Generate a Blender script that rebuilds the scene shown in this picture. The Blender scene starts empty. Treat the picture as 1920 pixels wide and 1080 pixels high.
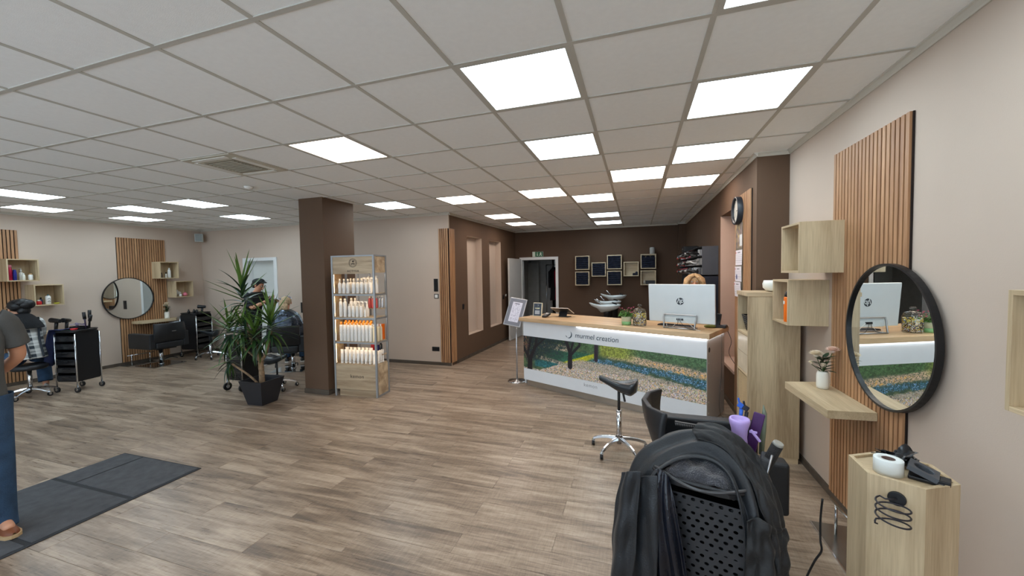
import bpy, bmesh, math, random
from mathutils import Vector, Matrix
import numpy as np
random.seed(7)
PI = math.pi
SC = bpy.context.scene
COL = SC.collection

# ---------------------------------------------------------------- camera
cam_data = bpy.data.cameras.new('camera')
cam_data.sensor_width = 36.0
cam_data.lens = 726.0 / 1920.0 * 36.0
cam_data.clip_start = 0.05
cam = bpy.data.objects.new('camera', cam_data)
COL.objects.link(cam)
_r = Vector((0.9517019, 0.30656986, -0.01668587))
_u = Vector((0.00360654, 0.04318053, 0.99906078))
_f = Vector((-0.30700243, 0.95086821, -0.03998933))
cam.matrix_world = Matrix(((_r.x, _u.x, -_f.x, 0.0), (_r.y, _u.y, -_f.y, 0.0), (_r.z, _u.z, -_f.z, 1.70), (0, 0, 0, 1)))
SC.camera = cam

# ---------------------------------------------------------------- world, light, exposure
world = bpy.data.worlds.new('sky')
SC.world = world
world.use_nodes = True
_bg = world.node_tree.nodes['Background']
_bg.inputs['Color'].default_value = (0.72, 0.84, 1.0, 1)
_bg.inputs['Strength'].default_value = 3.2
SC.view_settings.view_transform = 'Standard'
SC.view_settings.look = 'None'
SC.view_settings.gamma = 1.0
SC.view_settings.use_curve_mapping = False
SC.view_settings.exposure = 0.42
SC.cycles.use_denoising = True
SC.cycles.max_bounces = 10
SC.cycles.diffuse_bounces = 6
SC.cycles.glossy_bounces = 5
SC.cycles.transmission_bounces = 8
SC.cycles.caustics_reflective = False
SC.cycles.caustics_refractive = False
SC.cycles.sample_clamp_indirect = 6.0
COOL = (0.86, 0.95, 1.0)
WARM = (1.0, 0.86, 0.74)
PANEL_STRENGTH = 7.6

# ---------------------------------------------------------------- materials
MATS = {}
def srgb(r, g, b):
    def f(c):
        c /= 255.0
        return c / 12.92 if c <= 0.04045 else ((c + 0.055) / 1.055) ** 2.4
    return (f(r), f(g), f(b), 1.0)

def _new(name):
    m = bpy.data.materials.new(name)
    m.use_nodes = True
    nt = m.node_tree
    return m, nt, nt.nodes['Principled BSDF']

def plain(name, rgb, rough=0.5, metal=0.0, var=0.08, scale=8.0, bump=0.0, bscale=60.0, spec=0.5, coat=0.0, trans=0.0, ior=1.45, alpha=1.0, sheen=0.0):
    """one colour with a little procedural variation and optional fine relief"""
    if name in MATS: return MATS[name]
    m, nt, b = _new(name)
    c = srgb(*rgb)
    tc = nt.nodes.new('ShaderNodeTexCoord')
    if var > 0:
        n = nt.nodes.new('ShaderNodeTexNoise'); n.inputs['Scale'].default_value = scale; n.inputs['Detail'].default_value = 4
        nt.links.new(tc.outputs['Object'], n.inputs['Vector'])
        r = nt.nodes.new('ShaderNodeValToRGB')
        r.color_ramp.elements[0].position = 0.3; r.color_ramp.elements[1].position = 0.7
        r.color_ramp.elements[0].color = (c[0]*(1-var), c[1]*(1-var), c[2]*(1-var), 1)
        r.color_ramp.elements[1].color = (min(1, c[0]*(1+var)), min(1, c[1]*(1+var)), min(1, c[2]*(1+var)), 1)
        nt.links.new(n.outputs['Fac'], r.inputs['Fac']); nt.links.new(r.outputs['Color'], b.inputs['Base Color'])
    else:
        b.inputs['Base Color'].default_value = c
    b.inputs['Roughness'].default_value = rough
    b.inputs['Metallic'].default_value = metal
    b.inputs['Specular IOR Level'].default_value = spec
    b.inputs['IOR'].default_value = ior
    b.inputs['Coat Weight'].default_value = coat
    b.inputs['Coat Roughness'].default_value = 0.1
    b.inputs['Transmission Weight'].default_value = trans
    b.inputs['Alpha'].default_value = alpha
    if sheen:
        b.inputs['Sheen Weight'].default_value = sheen
    if bump > 0:
        n2 = nt.nodes.new('ShaderNodeTexNoise'); n2.inputs['Scale'].default_value = bscale; n2.inputs['Detail'].default_value = 3
        nt.links.new(tc.outputs['Object'], n2.inputs['Vector'])
        bp = nt.nodes.new('ShaderNodeBump'); bp.inputs['Strength'].default_value = bump; bp.inputs['Distance'].default_value = 0.01
        nt.links.new(n2.outputs['Fac'], bp.inputs['Height']); nt.links.new(bp.outputs['Normal'], b.inputs['Normal'])
    MATS[name] = m
    return m

def wood(name, light, dark, axis='Z', rough=0.5, grain=1.0, fine=0.35, bump=0.15):
    """wood grain running along the given object axis"""
    if name in MATS: return MATS[name]
    m, nt, b = _new(name)
    tc = nt.nodes.new('ShaderNodeTexCoord')
    oi = nt.nodes.new('ShaderNodeObjectInfo')
    add = nt.nodes.new('ShaderNodeVectorMath'); add.operation = 'ADD'
    mul = nt.nodes.new('ShaderNodeVectorMath'); mul.operation = 'SCALE'
    cmb = nt.nodes.new('ShaderNodeCombineXYZ')
    for i in range(3): nt.links.new(oi.outputs['Random'], cmb.inputs[i])
    nt.links.new(cmb.outputs[0], mul.inputs[0]); mul.inputs['Scale'].default_value = 37.0
    nt.links.new(tc.outputs['Object'], add.inputs[0]); nt.links.new(mul.outputs[0], add.inputs[1])
    def mapped(lo, hi):
        mp = nt.nodes.new('ShaderNodeMapping')
        s = {'X': (lo, hi, hi), 'Y': (hi, lo, hi), 'Z': (hi, hi, lo)}[axis]
        mp.inputs['Scale'].default_value = s
        nt.links.new(add.outputs[0], mp.inputs['Vector'])
        return mp
    n1 = nt.nodes.new('ShaderNodeTexNoise'); n1.inputs['Scale'].default_value = 1.0 * grain; n1.inputs['Detail'].default_value = 6; n1.inputs['Distortion'].default_value = 0.6
    nt.links.new(mapped(0.9, 11.0).outputs[0], n1.inputs['Vector'])
    n2 = nt.nodes.new('ShaderNodeTexNoise'); n2.inputs['Scale'].default_value = 1.0; n2.inputs['Detail'].default_value = 5
    nt.links.new(mapped(7.0, 160.0).outputs[0], n2.inputs['Vector'])
    mx = nt.nodes.new('ShaderNodeMix'); mx.data_type = 'FLOAT'; mx.inputs[0].default_value = fine
    nt.links.new(n1.outputs['Fac'], mx.inputs[2]); nt.links.new(n2.outputs['Fac'], mx.inputs[3])
    r = nt.nodes.new('ShaderNodeValToRGB')
    r.color_ramp.elements[0].position = 0.36; r.color_ramp.elements[1].position = 0.62
    r.color_ramp.elements[0].color = srgb(*dark); r.color_ramp.elements[1].color = srgb(*light)
    nt.links.new(mx.outputs[0], r.inputs['Fac']); nt.links.new(r.outputs['Color'], b.inputs['Base Color'])
    b.inputs['Roughness'].default_value = rough
    if bump:
        bp = nt.nodes.new('ShaderNodeBump'); bp.inputs['Strength'].default_value = bump; bp.inputs['Distance'].default_value = 0.003
        nt.links.new(n2.outputs['Fac'], bp.inputs['Height']); nt.links.new(bp.outputs['Normal'], b.inputs['Normal'])
    MATS[name] = m
    return m

def glow(name, rgb, strength):
    if name in MATS: return MATS[name]
    m, nt, b = _new(name)
    b.inputs['Base Color'].default_value = (rgb[0], rgb[1], rgb[2], 1)
    b.inputs['Emission Color'].default_value = (rgb[0], rgb[1], rgb[2], 1)
    b.inputs['Emission Strength'].default_value = strength
    MATS[name] = m
    return m

def painted(name, attr='print', rough=0.5):
    """flat print: colours stored on the mesh of the printed sheet"""
    if name in MATS: return MATS[name]
    m, nt, b = _new(name)
    a = nt.nodes.new('ShaderNodeVertexColor'); a.layer_name = attr
    nt.links.new(a.outputs['Color'], b.inputs['Base Color'])
    b.inputs['Roughness'].default_value = rough
    MATS[name] = m
    return m

BLACK = plain('black_leather', (30, 32, 36), 0.42, var=0.15, bump=0.12, bscale=220)
BLACKP = plain('black_plastic', (24, 25, 28), 0.38, var=0.1)
BLACKM = plain('black_metal', (32, 32, 34), 0.4, 0.3, var=0.1)
CHROME = plain('chrome', (205, 208, 212), 0.14, 1.0, var=0.03)
ALU = plain('brushed_aluminium', (170, 172, 174), 0.34, 0.9, var=0.05)
WHITE = plain('white_lacquer', (222, 224, 224), 0.35, var=0.02)
WHITEP = plain('white_plastic', (226, 226, 222), 0.4, var=0.03)
OAK_Z = wood('light_oak_upright_grain', (206, 186, 152), (172, 150, 118), 'Z')
OAK_Y = wood('light_oak_long_grain', (212, 192, 158), (180, 158, 124), 'Y')
OAK_X = wood('light_oak_cross_grain', (208, 186, 152), (172, 150, 118), 'X')
SLAT = wood('walnut_slat', (190, 146, 106), (146, 104, 72), 'Z')
FELT = plain('dark_felt', (34, 24, 20), 0.95, var=0.1)
WPINK = plain('taupe_wall_paint', (196, 179, 164), 0.85, var=0.025, scale=1.5, bump=0.05, bscale=180)
WBROWN = plain('brown_wall_paint', (95, 73, 56), 0.8, var=0.04, scale=1.5, bump=0.05, bscale=180)
TRIMW = plain('white_trim_paint', (205, 202, 192), 0.5, var=0.02)
BASEB = wood('grey_brown_baseboard', (92, 82, 72), (66, 58, 50), 'X', bump=0.05)
SKIN = plain('skin', (205, 150, 120), 0.5, var=0.06, scale=20)
GREEN = plain('leaf_green', (58, 98, 44), 0.42, var=0.35, scale=6)
MIRROR = plain('mirror_glass', (236, 240, 238), 0.0, 1.0, var=0)
GLASS = plain('clear_glass', (245, 250, 248), 0.02, 0, var=0, trans=1.0)

def _thin_glass():
    m = bpy.data.materials.new('thin_window_glass'); m.use_nodes = True; nt = m.node_tree
    nt.nodes.remove(nt.nodes['Principled BSDF']); out = nt.nodes['Material Output']
    tr = nt.nodes.new('ShaderNodeBsdfTransparent'); tr.inputs[0].default_value = (.96, .98, .97, 1)
    gl = nt.nodes.new('ShaderNodeBsdfGlossy'); gl.inputs['Roughness'].default_value = 0.02
    lw = nt.nodes.new('ShaderNodeLayerWeight'); lw.inputs[0].default_value = 0.5
    pw = nt.nodes.new('ShaderNodeMath'); pw.operation = 'POWER'; pw.inputs[1].default_value = 4.0; nt.links.new(lw.outputs['Facing'], pw.inputs[0])
    fr = nt.nodes.new('ShaderNodeMath'); fr.operation = 'MULTIPLY_ADD'; fr.inputs[1].default_value = 0.6; fr.inputs[2].default_value = 0.05; nt.links.new(pw.outputs[0], fr.inputs[0])
    mx = nt.nodes.new('ShaderNodeMixShader'); nt.links.new(fr.outputs[0], mx.inputs[0]); nt.links.new(tr.outputs[0], mx.inputs[1]); nt.links.new(gl.outputs[0], mx.inputs[2])
    nt.links.new(mx.outputs[0], out.inputs['Surface']); return m
THIN_GLASS = _thin_glass()

# ---------------------------------------------------------------- mesh collector
class G:
    def __init__(self): self.v = []; self.f = []; self.sm = []
    def add(self, vs, fs, smooth=False):
        o = len(self.v); self.v += [tuple(p) for p in vs]
        for f in fs: self.f.append(tuple(i + o for i in f)); self.sm.append(smooth)
        return self
    def box(self, c, s, rz=0.0, rx=0.0, ry=0.0):
        hx, hy, hz = s[0]/2, s[1]/2, s[2]/2
        R = Matrix.Rotation(rz, 3, 'Z') @ Matrix.Rotation(ry, 3, 'Y') @ Matrix.Rotation(rx, 3, 'X')
        vs = [Vector(c) + R @ Vector((x, y, z)) for x in (-hx, hx) for y in (-hy, hy) for z in (-hz, hz)]
        return self.add(vs, [(0,1,3,2),(4,6,7,5),(0,4,5,1),(2,3,7,6),(0,2,6,4),(1,5,7,3)])
    def bb(self, a, b):
        return self.box([(a[i]+b[i])/2 for i in range(3)], [abs(b[i]-a[i]) for i in range(3)])
    def prism(self, poly, z0, z1):
        n = len(poly)
        vs = [(p[0], p[1], z0) for p in poly] + [(p[0], p[1], z1) for p in poly]
        return self.add(vs, [tuple(range(n))[::-1], tuple(range(n, 2*n))] + [(i, (i+1) % n, n+(i+1) % n, n+i) for i in range(n)])
    def cyl(self, p0, p1, r0, r1=None, n=14, cap=True):
        r1 = r0 if r1 is None else r1
        p0, p1 = Vector(p0), Vector(p1); d = (p1-p0).normalized()
        a = d.orthogonal().normalized(); b = d.cross(a)
        vs = [p0 + (a*math.cos(t)+b*math.sin(t))*r0 for t in [2*PI*i/n for i in range(n)]]
        vs += [p1 + (a*math.cos(t)+b*math.sin(t))*r1 for t in [2*PI*i/n for i in range(n)]]
        self.add(vs, [(i, (i+1) % n, n+(i+1) % n, n+i) for i in range(n)], True)
        if cap: self.add(vs, [tuple(range(n))[::-1], tuple(range(n, 2*n))])
        return self
    def tube(self, pts, r, n=8, closed=False):
        pts = [Vector(p) for p in pts]; m = len(pts)
        rr = r if isinstance(r, (list, tuple)) else [r]*m
        vs = []; a = None
        for i, p in enumerate(pts):
            if closed: d = pts[(i+1) % m] - pts[i-1]
            else: d = pts[min(i+1, m-1)] - pts[max(i-1, 0)]
            d.normalize()
            a = d.orthogonal().normalized() if a is None else (a - d*a.dot(d)).normalized()
            b = d.cross(a)
            vs += [p + (a*math.cos(2*PI*k/n) + b*math.sin(2*PI*k/n))*rr[i] for k in range(n)]
        fs = []
        for i in range(m if closed else m-1):
            j = (i+1) % m
            fs += [(i*n+k, i*n+(k+1) % n, j*n+(k+1) % n, j*n+k) for k in range(n)]
        self.add(vs, fs, True)
        if not closed: self.add(vs[:n]+vs[-n:], [tuple(range(n))[::-1], tuple(range(n, 2*n))])
        return self
    def lathe(self, prof, c=(0, 0, 0), n=20, smooth=True):
        vs = []
        for r, z in prof: vs += [(c[0]+r*math.cos(2*PI*k/n), c[1]+r*math.sin(2*PI*k/n), c[2]+z) for k in range(n)]
        fs = [(i*n+k, i*n+(k+1) % n, (i+1)*n+(k+1) % n, (i+1)*n+k) for i in range(len(prof)-1) for k in range(n)]
        self.add(vs, fs, smooth)
        if prof[0][0] > 1e-4: self.add(vs[:n], [tuple(range(n))[::-1]])
        if prof[-1][0] > 1e-4: self.add(vs[-n:], [tuple(range(n))])
        return self
    def ball(self, c, s, n=12, m=8, R=None):
        if not isinstance(s, (list, tuple)): s = (s, s, s)
        vs = []
        for i in range(m+1):
            t = PI*i/m
            for k in range(n):
                p = Vector((s[0]*math.sin(t)*math.cos(2*PI*k/n), s[1]*math.sin(t)*math.sin(2*PI*k/n), -s[2]*math.cos(t)))
                if R: p = R @ p
                vs.append(Vector(c)+p)
        return self.add(vs, [(i*n+k, i*n+(k+1) % n, (i+1)*n+(k+1) % n, (i+1)*n+k) for i in range(m) for k in range(n)], True)
    def grid(self, rows, closed=False, smooth=True):
        n = len(rows[0]); vs = [p for r in rows for p in r]
        e = n if closed else n-1
        return self.add(vs, [(i*n+k, i*n+(k+1) % n, (i+1)*n+(k+1) % n, (i+1)*n+k) for i in range(len(rows)-1) for k in range(e)], smooth)
    def mesh(self, name, mat=None):
        me = bpy.data.meshes.new(name)
        me.from_pydata([tuple(p) for p in self.v], [], self.f)
        me.polygons.foreach_set('use_smooth', self.sm)
        bm = bmesh.new(); bm.from_mesh(me)
        bmesh.ops.remove_doubles(bm, verts=bm.verts, dist=1e-5)
        bmesh.ops.recalc_face_normals(bm, faces=bm.faces)
        bm.to_mesh(me); bm.free()
        if mat: me.materials.append(mat)
        return me
    def make(self, name, mat, parent=None, bevel=0.0, seg=2, solid=0.0, sub=0, label=None):
        o = bpy.data.objects.new(name, self.mesh(name, mat)); COL.objects.link(o)
        if parent: o.parent = parent
        if solid:
            md = o.modifiers.new('solid', 'SOLIDIFY'); md.thickness = solid; md.offset = 0
        if sub:
            md = o.modifiers.new('sub', 'SUBSURF'); md.levels = sub; md.render_levels = sub
        if bevel:
            md = o.modifiers.new('bevel', 'BEVEL'); md.width = bevel; md.segments = seg; md.limit_method = 'ANGLE'; md.angle_limit = 0.7
        if label: o['label'] = label
        return o

def thing(name, label, cat, loc=(0, 0, 0), rz=0.0, group=None):
    o = bpy.data.objects.new(name, None); COL.objects.link(o)
    o.empty_display_size = 0.1
    o.location = loc; o.rotation_euler = (0, 0, rz)
    o['label'] = label; o['category'] = cat
    if group: o['group'] = group
    return o
def tag(o, label, cat, group=None, loc=None, rz=None):
    o['label'] = label; o['category'] = cat
    if group: o['group'] = group
    if loc is not None: o.location = loc
    if rz is not None: o.rotation_euler = (0, 0, rz)
    return o
def struct(o):
    o['kind'] = 'structure'; return o
def dup(root, loc, rz=0.0, label=None, group=None):
    r = root.copy(); COL.objects.link(r); r.location = loc; r.rotation_euler = (0, 0, rz)
    if label: r['label'] = label
    if group: r['group'] = group
    for ch in [o for o in root.children]:
        c = ch.copy(); COL.objects.link(c); c.parent = r
        for g in [o for o in ch.children]:
            d = g.copy(); COL.objects.link(d); d.parent = c
    return r
def inst(o, loc, rot=(0, 0, 0), scale=(1, 1, 1), parent=None, name=None):
    """a copy of one mesh object that shares its mesh"""
    c = o.copy(); COL.objects.link(c); c.location = loc; c.rotation_euler = rot; c.scale = scale
    if parent: c.parent = parent
    return c
def text(name, body, size, mat, parent, loc, rot, extrude=0.0008, shear=0.0, align='CENTER', space=1.0, bold=0.0):
    cu = bpy.data.curves.new(name, 'FONT'); cu.body = body; cu.size = size; cu.extrude = extrude
    cu.align_x = align; cu.align_y = 'CENTER'; cu.shear = shear; cu.space_character = space; cu.offset = bold
    cu.materials.append(mat)
    o = bpy.data.objects.new(name, cu); COL.objects.link(o); o.parent = parent
    dg = bpy.context.evaluated_depsgraph_get()
    me = bpy.data.meshes.new_from_object(o.evaluated_get(dg)); me.name = name
    bpy.data.objects.remove(o)
    o = bpy.data.objects.new(name, me); COL.objects.link(o); o.parent = parent
    if not me.materials: me.materials.append(mat)
    o.location = loc; o.rotation_euler = rot
    return o
def sheet(name, w, h, nx, nz, fn, parent=None, loc=(0, 0, 0), rot=(0, 0, 0), mat=None, back=0.002):
    """a flat printed sheet in local XZ (front is -Y); fn(U, V) -> rgb arrays in 0..1 sRGB, V up"""
    xs = np.linspace(-w/2, w/2, nx+1); zs = np.linspace(0, h, nz+1)
    X, Z = np.meshgrid(xs, zs)
    v = np.stack([X.ravel(), np.zeros(X.size), Z.ravel()], 1)
    idx = np.arange((nx+1)*(nz+1)).reshape(nz+1, nx+1)
    f = np.stack([idx[:-1, :-1].ravel(), idx[:-1, 1:].ravel(), idx[1:, 1:].ravel(), idx[1:, :-1].ravel()], 1)
    me = bpy.data.meshes.new(name)
    me.vertices.add(len(v)); me.vertices.foreach_set('co', v.ravel())
    me.loops.add(f.size); me.loops.foreach_set('vertex_index', f.ravel().astype(np.int32))
    me.polygons.add(len(f)); me.polygons.foreach_set('loop_start', np.arange(0, f.size, 4, dtype=np.int32))
    me.update(calc_edges=True); me.validate()
    U = (X/w+0.5).ravel(); V = (Z/h).ravel()
    rgb = np.clip(fn(U, V), 0, 1)
    lin = np.where(rgb <= 0.04045, rgb/12.92, ((rgb+0.055)/1.055)**2.4)
    ca = me.color_attributes.new('print', 'FLOAT_COLOR', 'POINT')
    buf = np.ones((len(v), 4)); buf[:, :3] = lin
    ca.data.foreach_set('color', buf.ravel())
    me.materials.append(mat or painted('printed_sheet'))
    o = bpy.data.objects.new(name, me); COL.objects.link(o); o.location = loc; o.rotation_euler = rot
    if parent: o.parent = parent
    return o
def vnoise(U, V, su, sv, seed=0):
    """smooth value noise for prints"""
    rng = np.random.RandomState(seed); nx, ny = int(su)+3, int(sv)+3
    g = rng.rand(ny, nx); x = U*su; y = V*sv
    xi = np.clip(x.astype(int), 0, nx-2); yi = np.clip(y.astype(int), 0, ny-2); fx = x-xi; fy = y-yi
    fx = fx*fx*(3-2*fx); fy = fy*fy*(3-2*fy)
    return (g[yi, xi]*(1-fx)+g[yi, xi+1]*fx)*(1-fy)+(g[yi+1, xi]*(1-fx)+g[yi+1, xi+1]*fx)*fy
# ================================================================ structure
T = 0.625
CU, CV = -0.9276, 1.9066
XL, XR, XR2 = -9.62, 1.37, 1.10
Y0, YC, YN, YB, ZC = CV - 7*T, 6.38, 4.30, 10.0, 2.80

# floor: oak-look planks, the near ones one by one
m, nt, b = _new('floor_plank')
def _n(t, **kw):
    n = nt.nodes.new(t)
    for k, v in kw.items(): setattr(n, k, v)
    return n
L = nt.links.new
def _math(op, a, b_=None):
    n = _n('ShaderNodeMath', operation=op)
    for i, x in enumerate((a, b_)):
        if x is None: continue
        if isinstance(x, (int, float)): n.inputs[i].default_value = x
        else: L(x, n.inputs[i])
    return n.outputs[0]
geo = _n('ShaderNodeNewGeometry'); sep = _n('ShaderNodeSeparateXYZ'); L(geo.outputs['Position'], sep.inputs[0])
row = _math('FLOOR', _math('DIVIDE', _math('SUBTRACT', sep.outputs[1], 2.24), 0.183))
odd = _math('FLOORED_MODULO', row, 2.0)
col_ = _math('FLOOR', _math('DIVIDE', _math('SUBTRACT', _math('ADD', sep.outputs[0], 1.74), _math('MULTIPLY', odd, 0.65)), 1.24))
cid = _n('ShaderNodeCombineXYZ'); L(row, cid.inputs[0]); L(col_, cid.inputs[1])
wn = _n('ShaderNodeTexWhiteNoise'); L(cid.outputs[0], wn.inputs['Vector'])
off = _n('ShaderNodeVectorMath', operation='SCALE'); L(wn.outputs['Color'], off.inputs[0]); off.inputs['Scale'].default_value = 40
pos = _n('ShaderNodeVectorMath', operation='ADD'); L(geo.outputs['Position'], pos.inputs[0]); L(off.outputs[0], pos.inputs[1])
def _nz(sx, sy, detail=5, dist=0.0, rough=0.55):
    mp = _n('ShaderNodeMapping'); mp.inputs['Scale'].default_value = (sx, sy, 1); L(pos.outputs[0], mp.inputs['Vector'])
    n = _n('ShaderNodeTexNoise'); n.inputs['Scale'].default_value = 1; n.inputs['Detail'].default_value = detail; n.inputs['Distortion'].default_value = dist; n.inputs['Roughness'].default_value = rough
    L(mp.outputs[0], n.inputs['Vector']); return n.outputs['Fac']
big = _nz(1.5, 13.0, 6, 0.5); fine = _nz(6.0, 90.0, 6, 0.3, 0.7); cross = _nz(75.0, 7.0, 3, 1.5)
mix = _math('ADD', _math('MULTIPLY', big, 0.56), _math('ADD', _math('MULTIPLY', fine, 0.30), _math('MULTIPLY', cross, 0.14)))
mix = _math('ADD', mix, _math('MULTIPLY', _math('SUBTRACT', wn.outputs['Value'], 0.5), 0.09))
rp = _n('ShaderNodeValToRGB'); cr = rp.color_ramp
cr.elements[0].position = 0.36; cr.elements[0].color = srgb(100, 86, 74)
cr.elements[1].position = 0.64; cr.elements[1].color = srgb(184, 166, 146)
e = cr.elements.new(0.45); e.color = srgb(130, 112, 95)
e = cr.elements.new(0.53); e.color = srgb(157, 138, 119)
L(mix, rp.inputs['Fac']); L(rp.outputs['Color'], b.inputs['Base Color'])
rr = _n('ShaderNodeMapRange'); rr.inputs['To Min'].default_value = 0.20; rr.inputs['To Max'].default_value = 0.40; L(fine, rr.inputs['Value']); L(rr.outputs[0], b.inputs['Roughness'])
bp = _n('ShaderNodeBump'); bp.inputs['Strength'].default_value = 0.30; bp.inputs['Distance'].default_value = 0.002; L(fine, bp.inputs['Height']); L(bp.outputs[0], b.inputs['Normal'])
b.inputs['Specular IOR Level'].default_value = 0.5
PLANK = m
floor = struct(G().bb((XL-0.3, Y0-0.2, -0.12), (XR+0.3, 13.6, -0.0045)).make('floor', plain('dark_subfloor', (40, 34, 28), 0.9)))
def plank_g(g, x0, x1, y0, y1):
    c = 0.0022
    lo = [(x0+.0004, y0+.0004, -0.004), (x1-.0004, y0+.0004, -0.004), (x1-.0004, y1-.0004, -0.004), (x0+.0004, y1-.0004, -0.004)]
    md = [(p[0], p[1], -0.0012) for p in lo]
    tp = [(x0+c, y0+c, 0), (x1-c, y0+c, 0), (x1-c, y1-c, 0), (x0+c, y1-c, 0)]
    g.add(lo+md+tp, [(i, (i+1) % 4, 4+(i+1) % 4, 4+i) for i in range(4)]+[(4+i, 4+(i+1) % 4, 8+(i+1) % 4, 8+i) for i in range(4)]+[(8, 9, 10, 11)])
pm = G(); plank_g(pm, 0, 1.24, 0, 0.183); PM = pm.mesh('plank', PLANK)
far = G(); npl = 0
for k in range(-26, 62):
    y = 2.24 + 0.183*k
    x0 = -1.74 + (0.65 if k % 2 else 0)
    for n in range(-8, 4):
        x = x0 + 1.24*n
        if x > XR or x+1.24 < XL or y+.183 < Y0 or y > 13.4: continue
        if y > YC+.2 and x + 1.24 < -3.4: continue
        near = 0.7 < y < 5.0 and x > -5.2+ (y-3)*0.2 - 1.0 and x+1.24 < XR+0.02 and npl < 290
        if near:
            o = bpy.data.objects.new('plank', PM); COL.objects.link(o); o.location = (x, y, 0); o.parent = floor; npl += 1
        else:
            plank_g(far, max(x, XL), min(x+1.24, XR+.0), y, y+.183)
fo = far.make('distant_planks', PLANK, floor); fo['kind'] = 'stuff'

# walls
def wall(name, boxes, mat):
    g = G()
    for a, c in boxes: g.bb(a, c)
    return struct(g.make(name, mat))
wall('wall_left', [((XL-0.2, Y0-0.2, 0), (XL, YC+0.2, 3.0))], WPINK)
wall('wall_right', [((XR, Y0-0.2, 0), (XR+0.2, YN+0.2, 3.0))], WPINK)
# window front behind the camera
wb = []
xs = [XL-0.2, -8.9, -6.4, -6.0, -3.6, -3.3, -1.0, -0.7, 1.0, XR+0.2]
for i in range(0, len(xs), 2): wb.append(((xs[i], Y0-0.2, 0), (xs[i+1], Y0, 3.0)))
for i in range(1, len(xs)-1, 2):
    wb.append(((xs[i], Y0-0.2, 0), (xs[i+1], Y0, 0.12))); wb.append(((xs[i], Y0-0.2, 2.62), (xs[i+1], Y0, 3.0)))
wall('wall_front', wb, WPINK)
for i in range(1, len(xs)-1, 2):
    w = G(); a, c = xs[i], xs[i+1]
    for (p, q) in (((a, .12), (a+.06, 2.62)), ((c-.06, .12), (c, 2.62)), ((a, .12), (c, .18)), ((a, 2.56), (c, 2.62)), (((a+c)/2-.03, .12), ((a+c)/2+.03, 2.62))):
        w.bb((p[0], Y0-.14, p[1]), (q[0], Y0-.07, q[1]))
    wo = struct(w.make('window_%d' % (i//2+1), TRIMW))
    G().bb((a+.05, Y0-.11, .17), (c-.05, Y0-.10, 2.57)).make('pane', THIN_GLASS, wo)
# pale centre wall with the door_2 opening x -8.22..-7.41, z..2.05
wall('wall_centre', [((XL-0.2, YC, 0), (-8.24, YC+0.2, 3.0)), ((-7.41, YC, 0), (-3.45, YC+0.2, 3.0)), ((-8.24, YC, 2.05), (-7.41, YC+0.2, 3.0)),
                     ((-3.45, YC, 0), (-3.2505, YC+0.03, 3.0))], WPINK)
# brown wall with two niches, slightly turned
AW = math.atan2(0.13, 3.62)
def rearleft():
    g = G(); th = 0.30
    def seg(s0, s1, z0, z1, d0=0.0, d1=th): g.bb((d0*-1, s0, z0), (-d1, s1, z1))
    seg(0.032, .723, 0, 3); seg(1.44, 1.848, 0, 3); seg(2.56, 3.9, 0, 3)
    for a, c in ((.723, 1.44), (1.848, 2.56)): seg(a, c, 0, .455); seg(a, c, 2.445, 3)
    o = g.make('wall_rear_left', WBROWN); o.location = (-3.25, YC, 0); o.rotation_euler = (0, 0, -AW)
    h = G()
    for a, c in ((.723, 1.44), (1.848, 2.56)):
        h.bb((-.155, a, .455), (-.145, c, 2.445)); h.bb((-.15, a, .45), (-.001, c, .457)); h.bb((-.15, a, 2.443), (-.001, c, 2.449))
        h.bb((-.15, a-.001, .455), (-.001, a+.002, 2.445)); h.bb((-.15, c-.002, .455), (-.001, c+.001, 2.445))
    h.make('niche_lining', WPINK, o)
    return struct(o)
WRL = rearleft()
# rear wall with door opening, its brown set darker than the other brown walls
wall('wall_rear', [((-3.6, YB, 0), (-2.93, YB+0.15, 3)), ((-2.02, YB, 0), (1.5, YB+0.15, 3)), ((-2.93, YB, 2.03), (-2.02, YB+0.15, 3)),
                   ((.93, YB-.14, 0), (1.10, YB, 3))], plain('rear_wall_brown', (82, 62, 47), 0.8, var=0.04, scale=1.5, bump=0.05, bscale=180))
# brown right rear wall with a deep window recess y 5.1..6.0
wall('wall_right_rear', [((XR2, YN, 0), (XR2+.45, 5.1, 3)), ((XR2, 6.0, 0), (XR2+.45, YB+.15, 3)), ((XR2, 5.1, 0), (XR2+.45, 6.0, .455)), ((XR2, 5.1, 2.42), (XR2+.45, 6.0, 3))], WBROWN)
REVEAL = plain('pale_reveal_paint', (196, 168, 150), 0.8, var=0.02)
wall('trim_1', [((XR2+.43, 5.1, .455), (XR2+.46, 6.0, 2.42)), ((XR2+.002, 5.985, .49), (XR2+.43, 6.0, 2.42)), ((XR2+.002, 5.1, .49), (XR2+.43, 5.112, 2.42)), ((XR2-.02, 5.1, .455), (XR2+.44, 6.0, .49))], REVEAL)
# free-standing brown pillar
PX0, PX1, PY0, PY1 = -4.60, -4.18, 4.38, 5.0
wall('pillar', [((PX0, PY0, 0), (PX1, PY1, ZC))], WBROWN)
# dim room behind the rear door
GREYW = plain('grey_corridor_paint', (176, 178, 176), 0.8)
wall('wall_corridor', [((-3.45, YB+.15, 0), (-3.3, 13.4, 2.6)), ((-3.45, 12.3, 0), (-2.55, 12.4, 2.6)), ((-2.6, 12.3, 0), (-2.55, 13.4, 2.6)), ((-3.4, 13.3, 0), (0.5, 13.4, 2.6)), ((.3, YB+.15, 0), (.4, 13.4, 2.6)), ((-3.45, YB+.15, 2.5), (.4, 13.4, 2.6))], GREYW)
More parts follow.
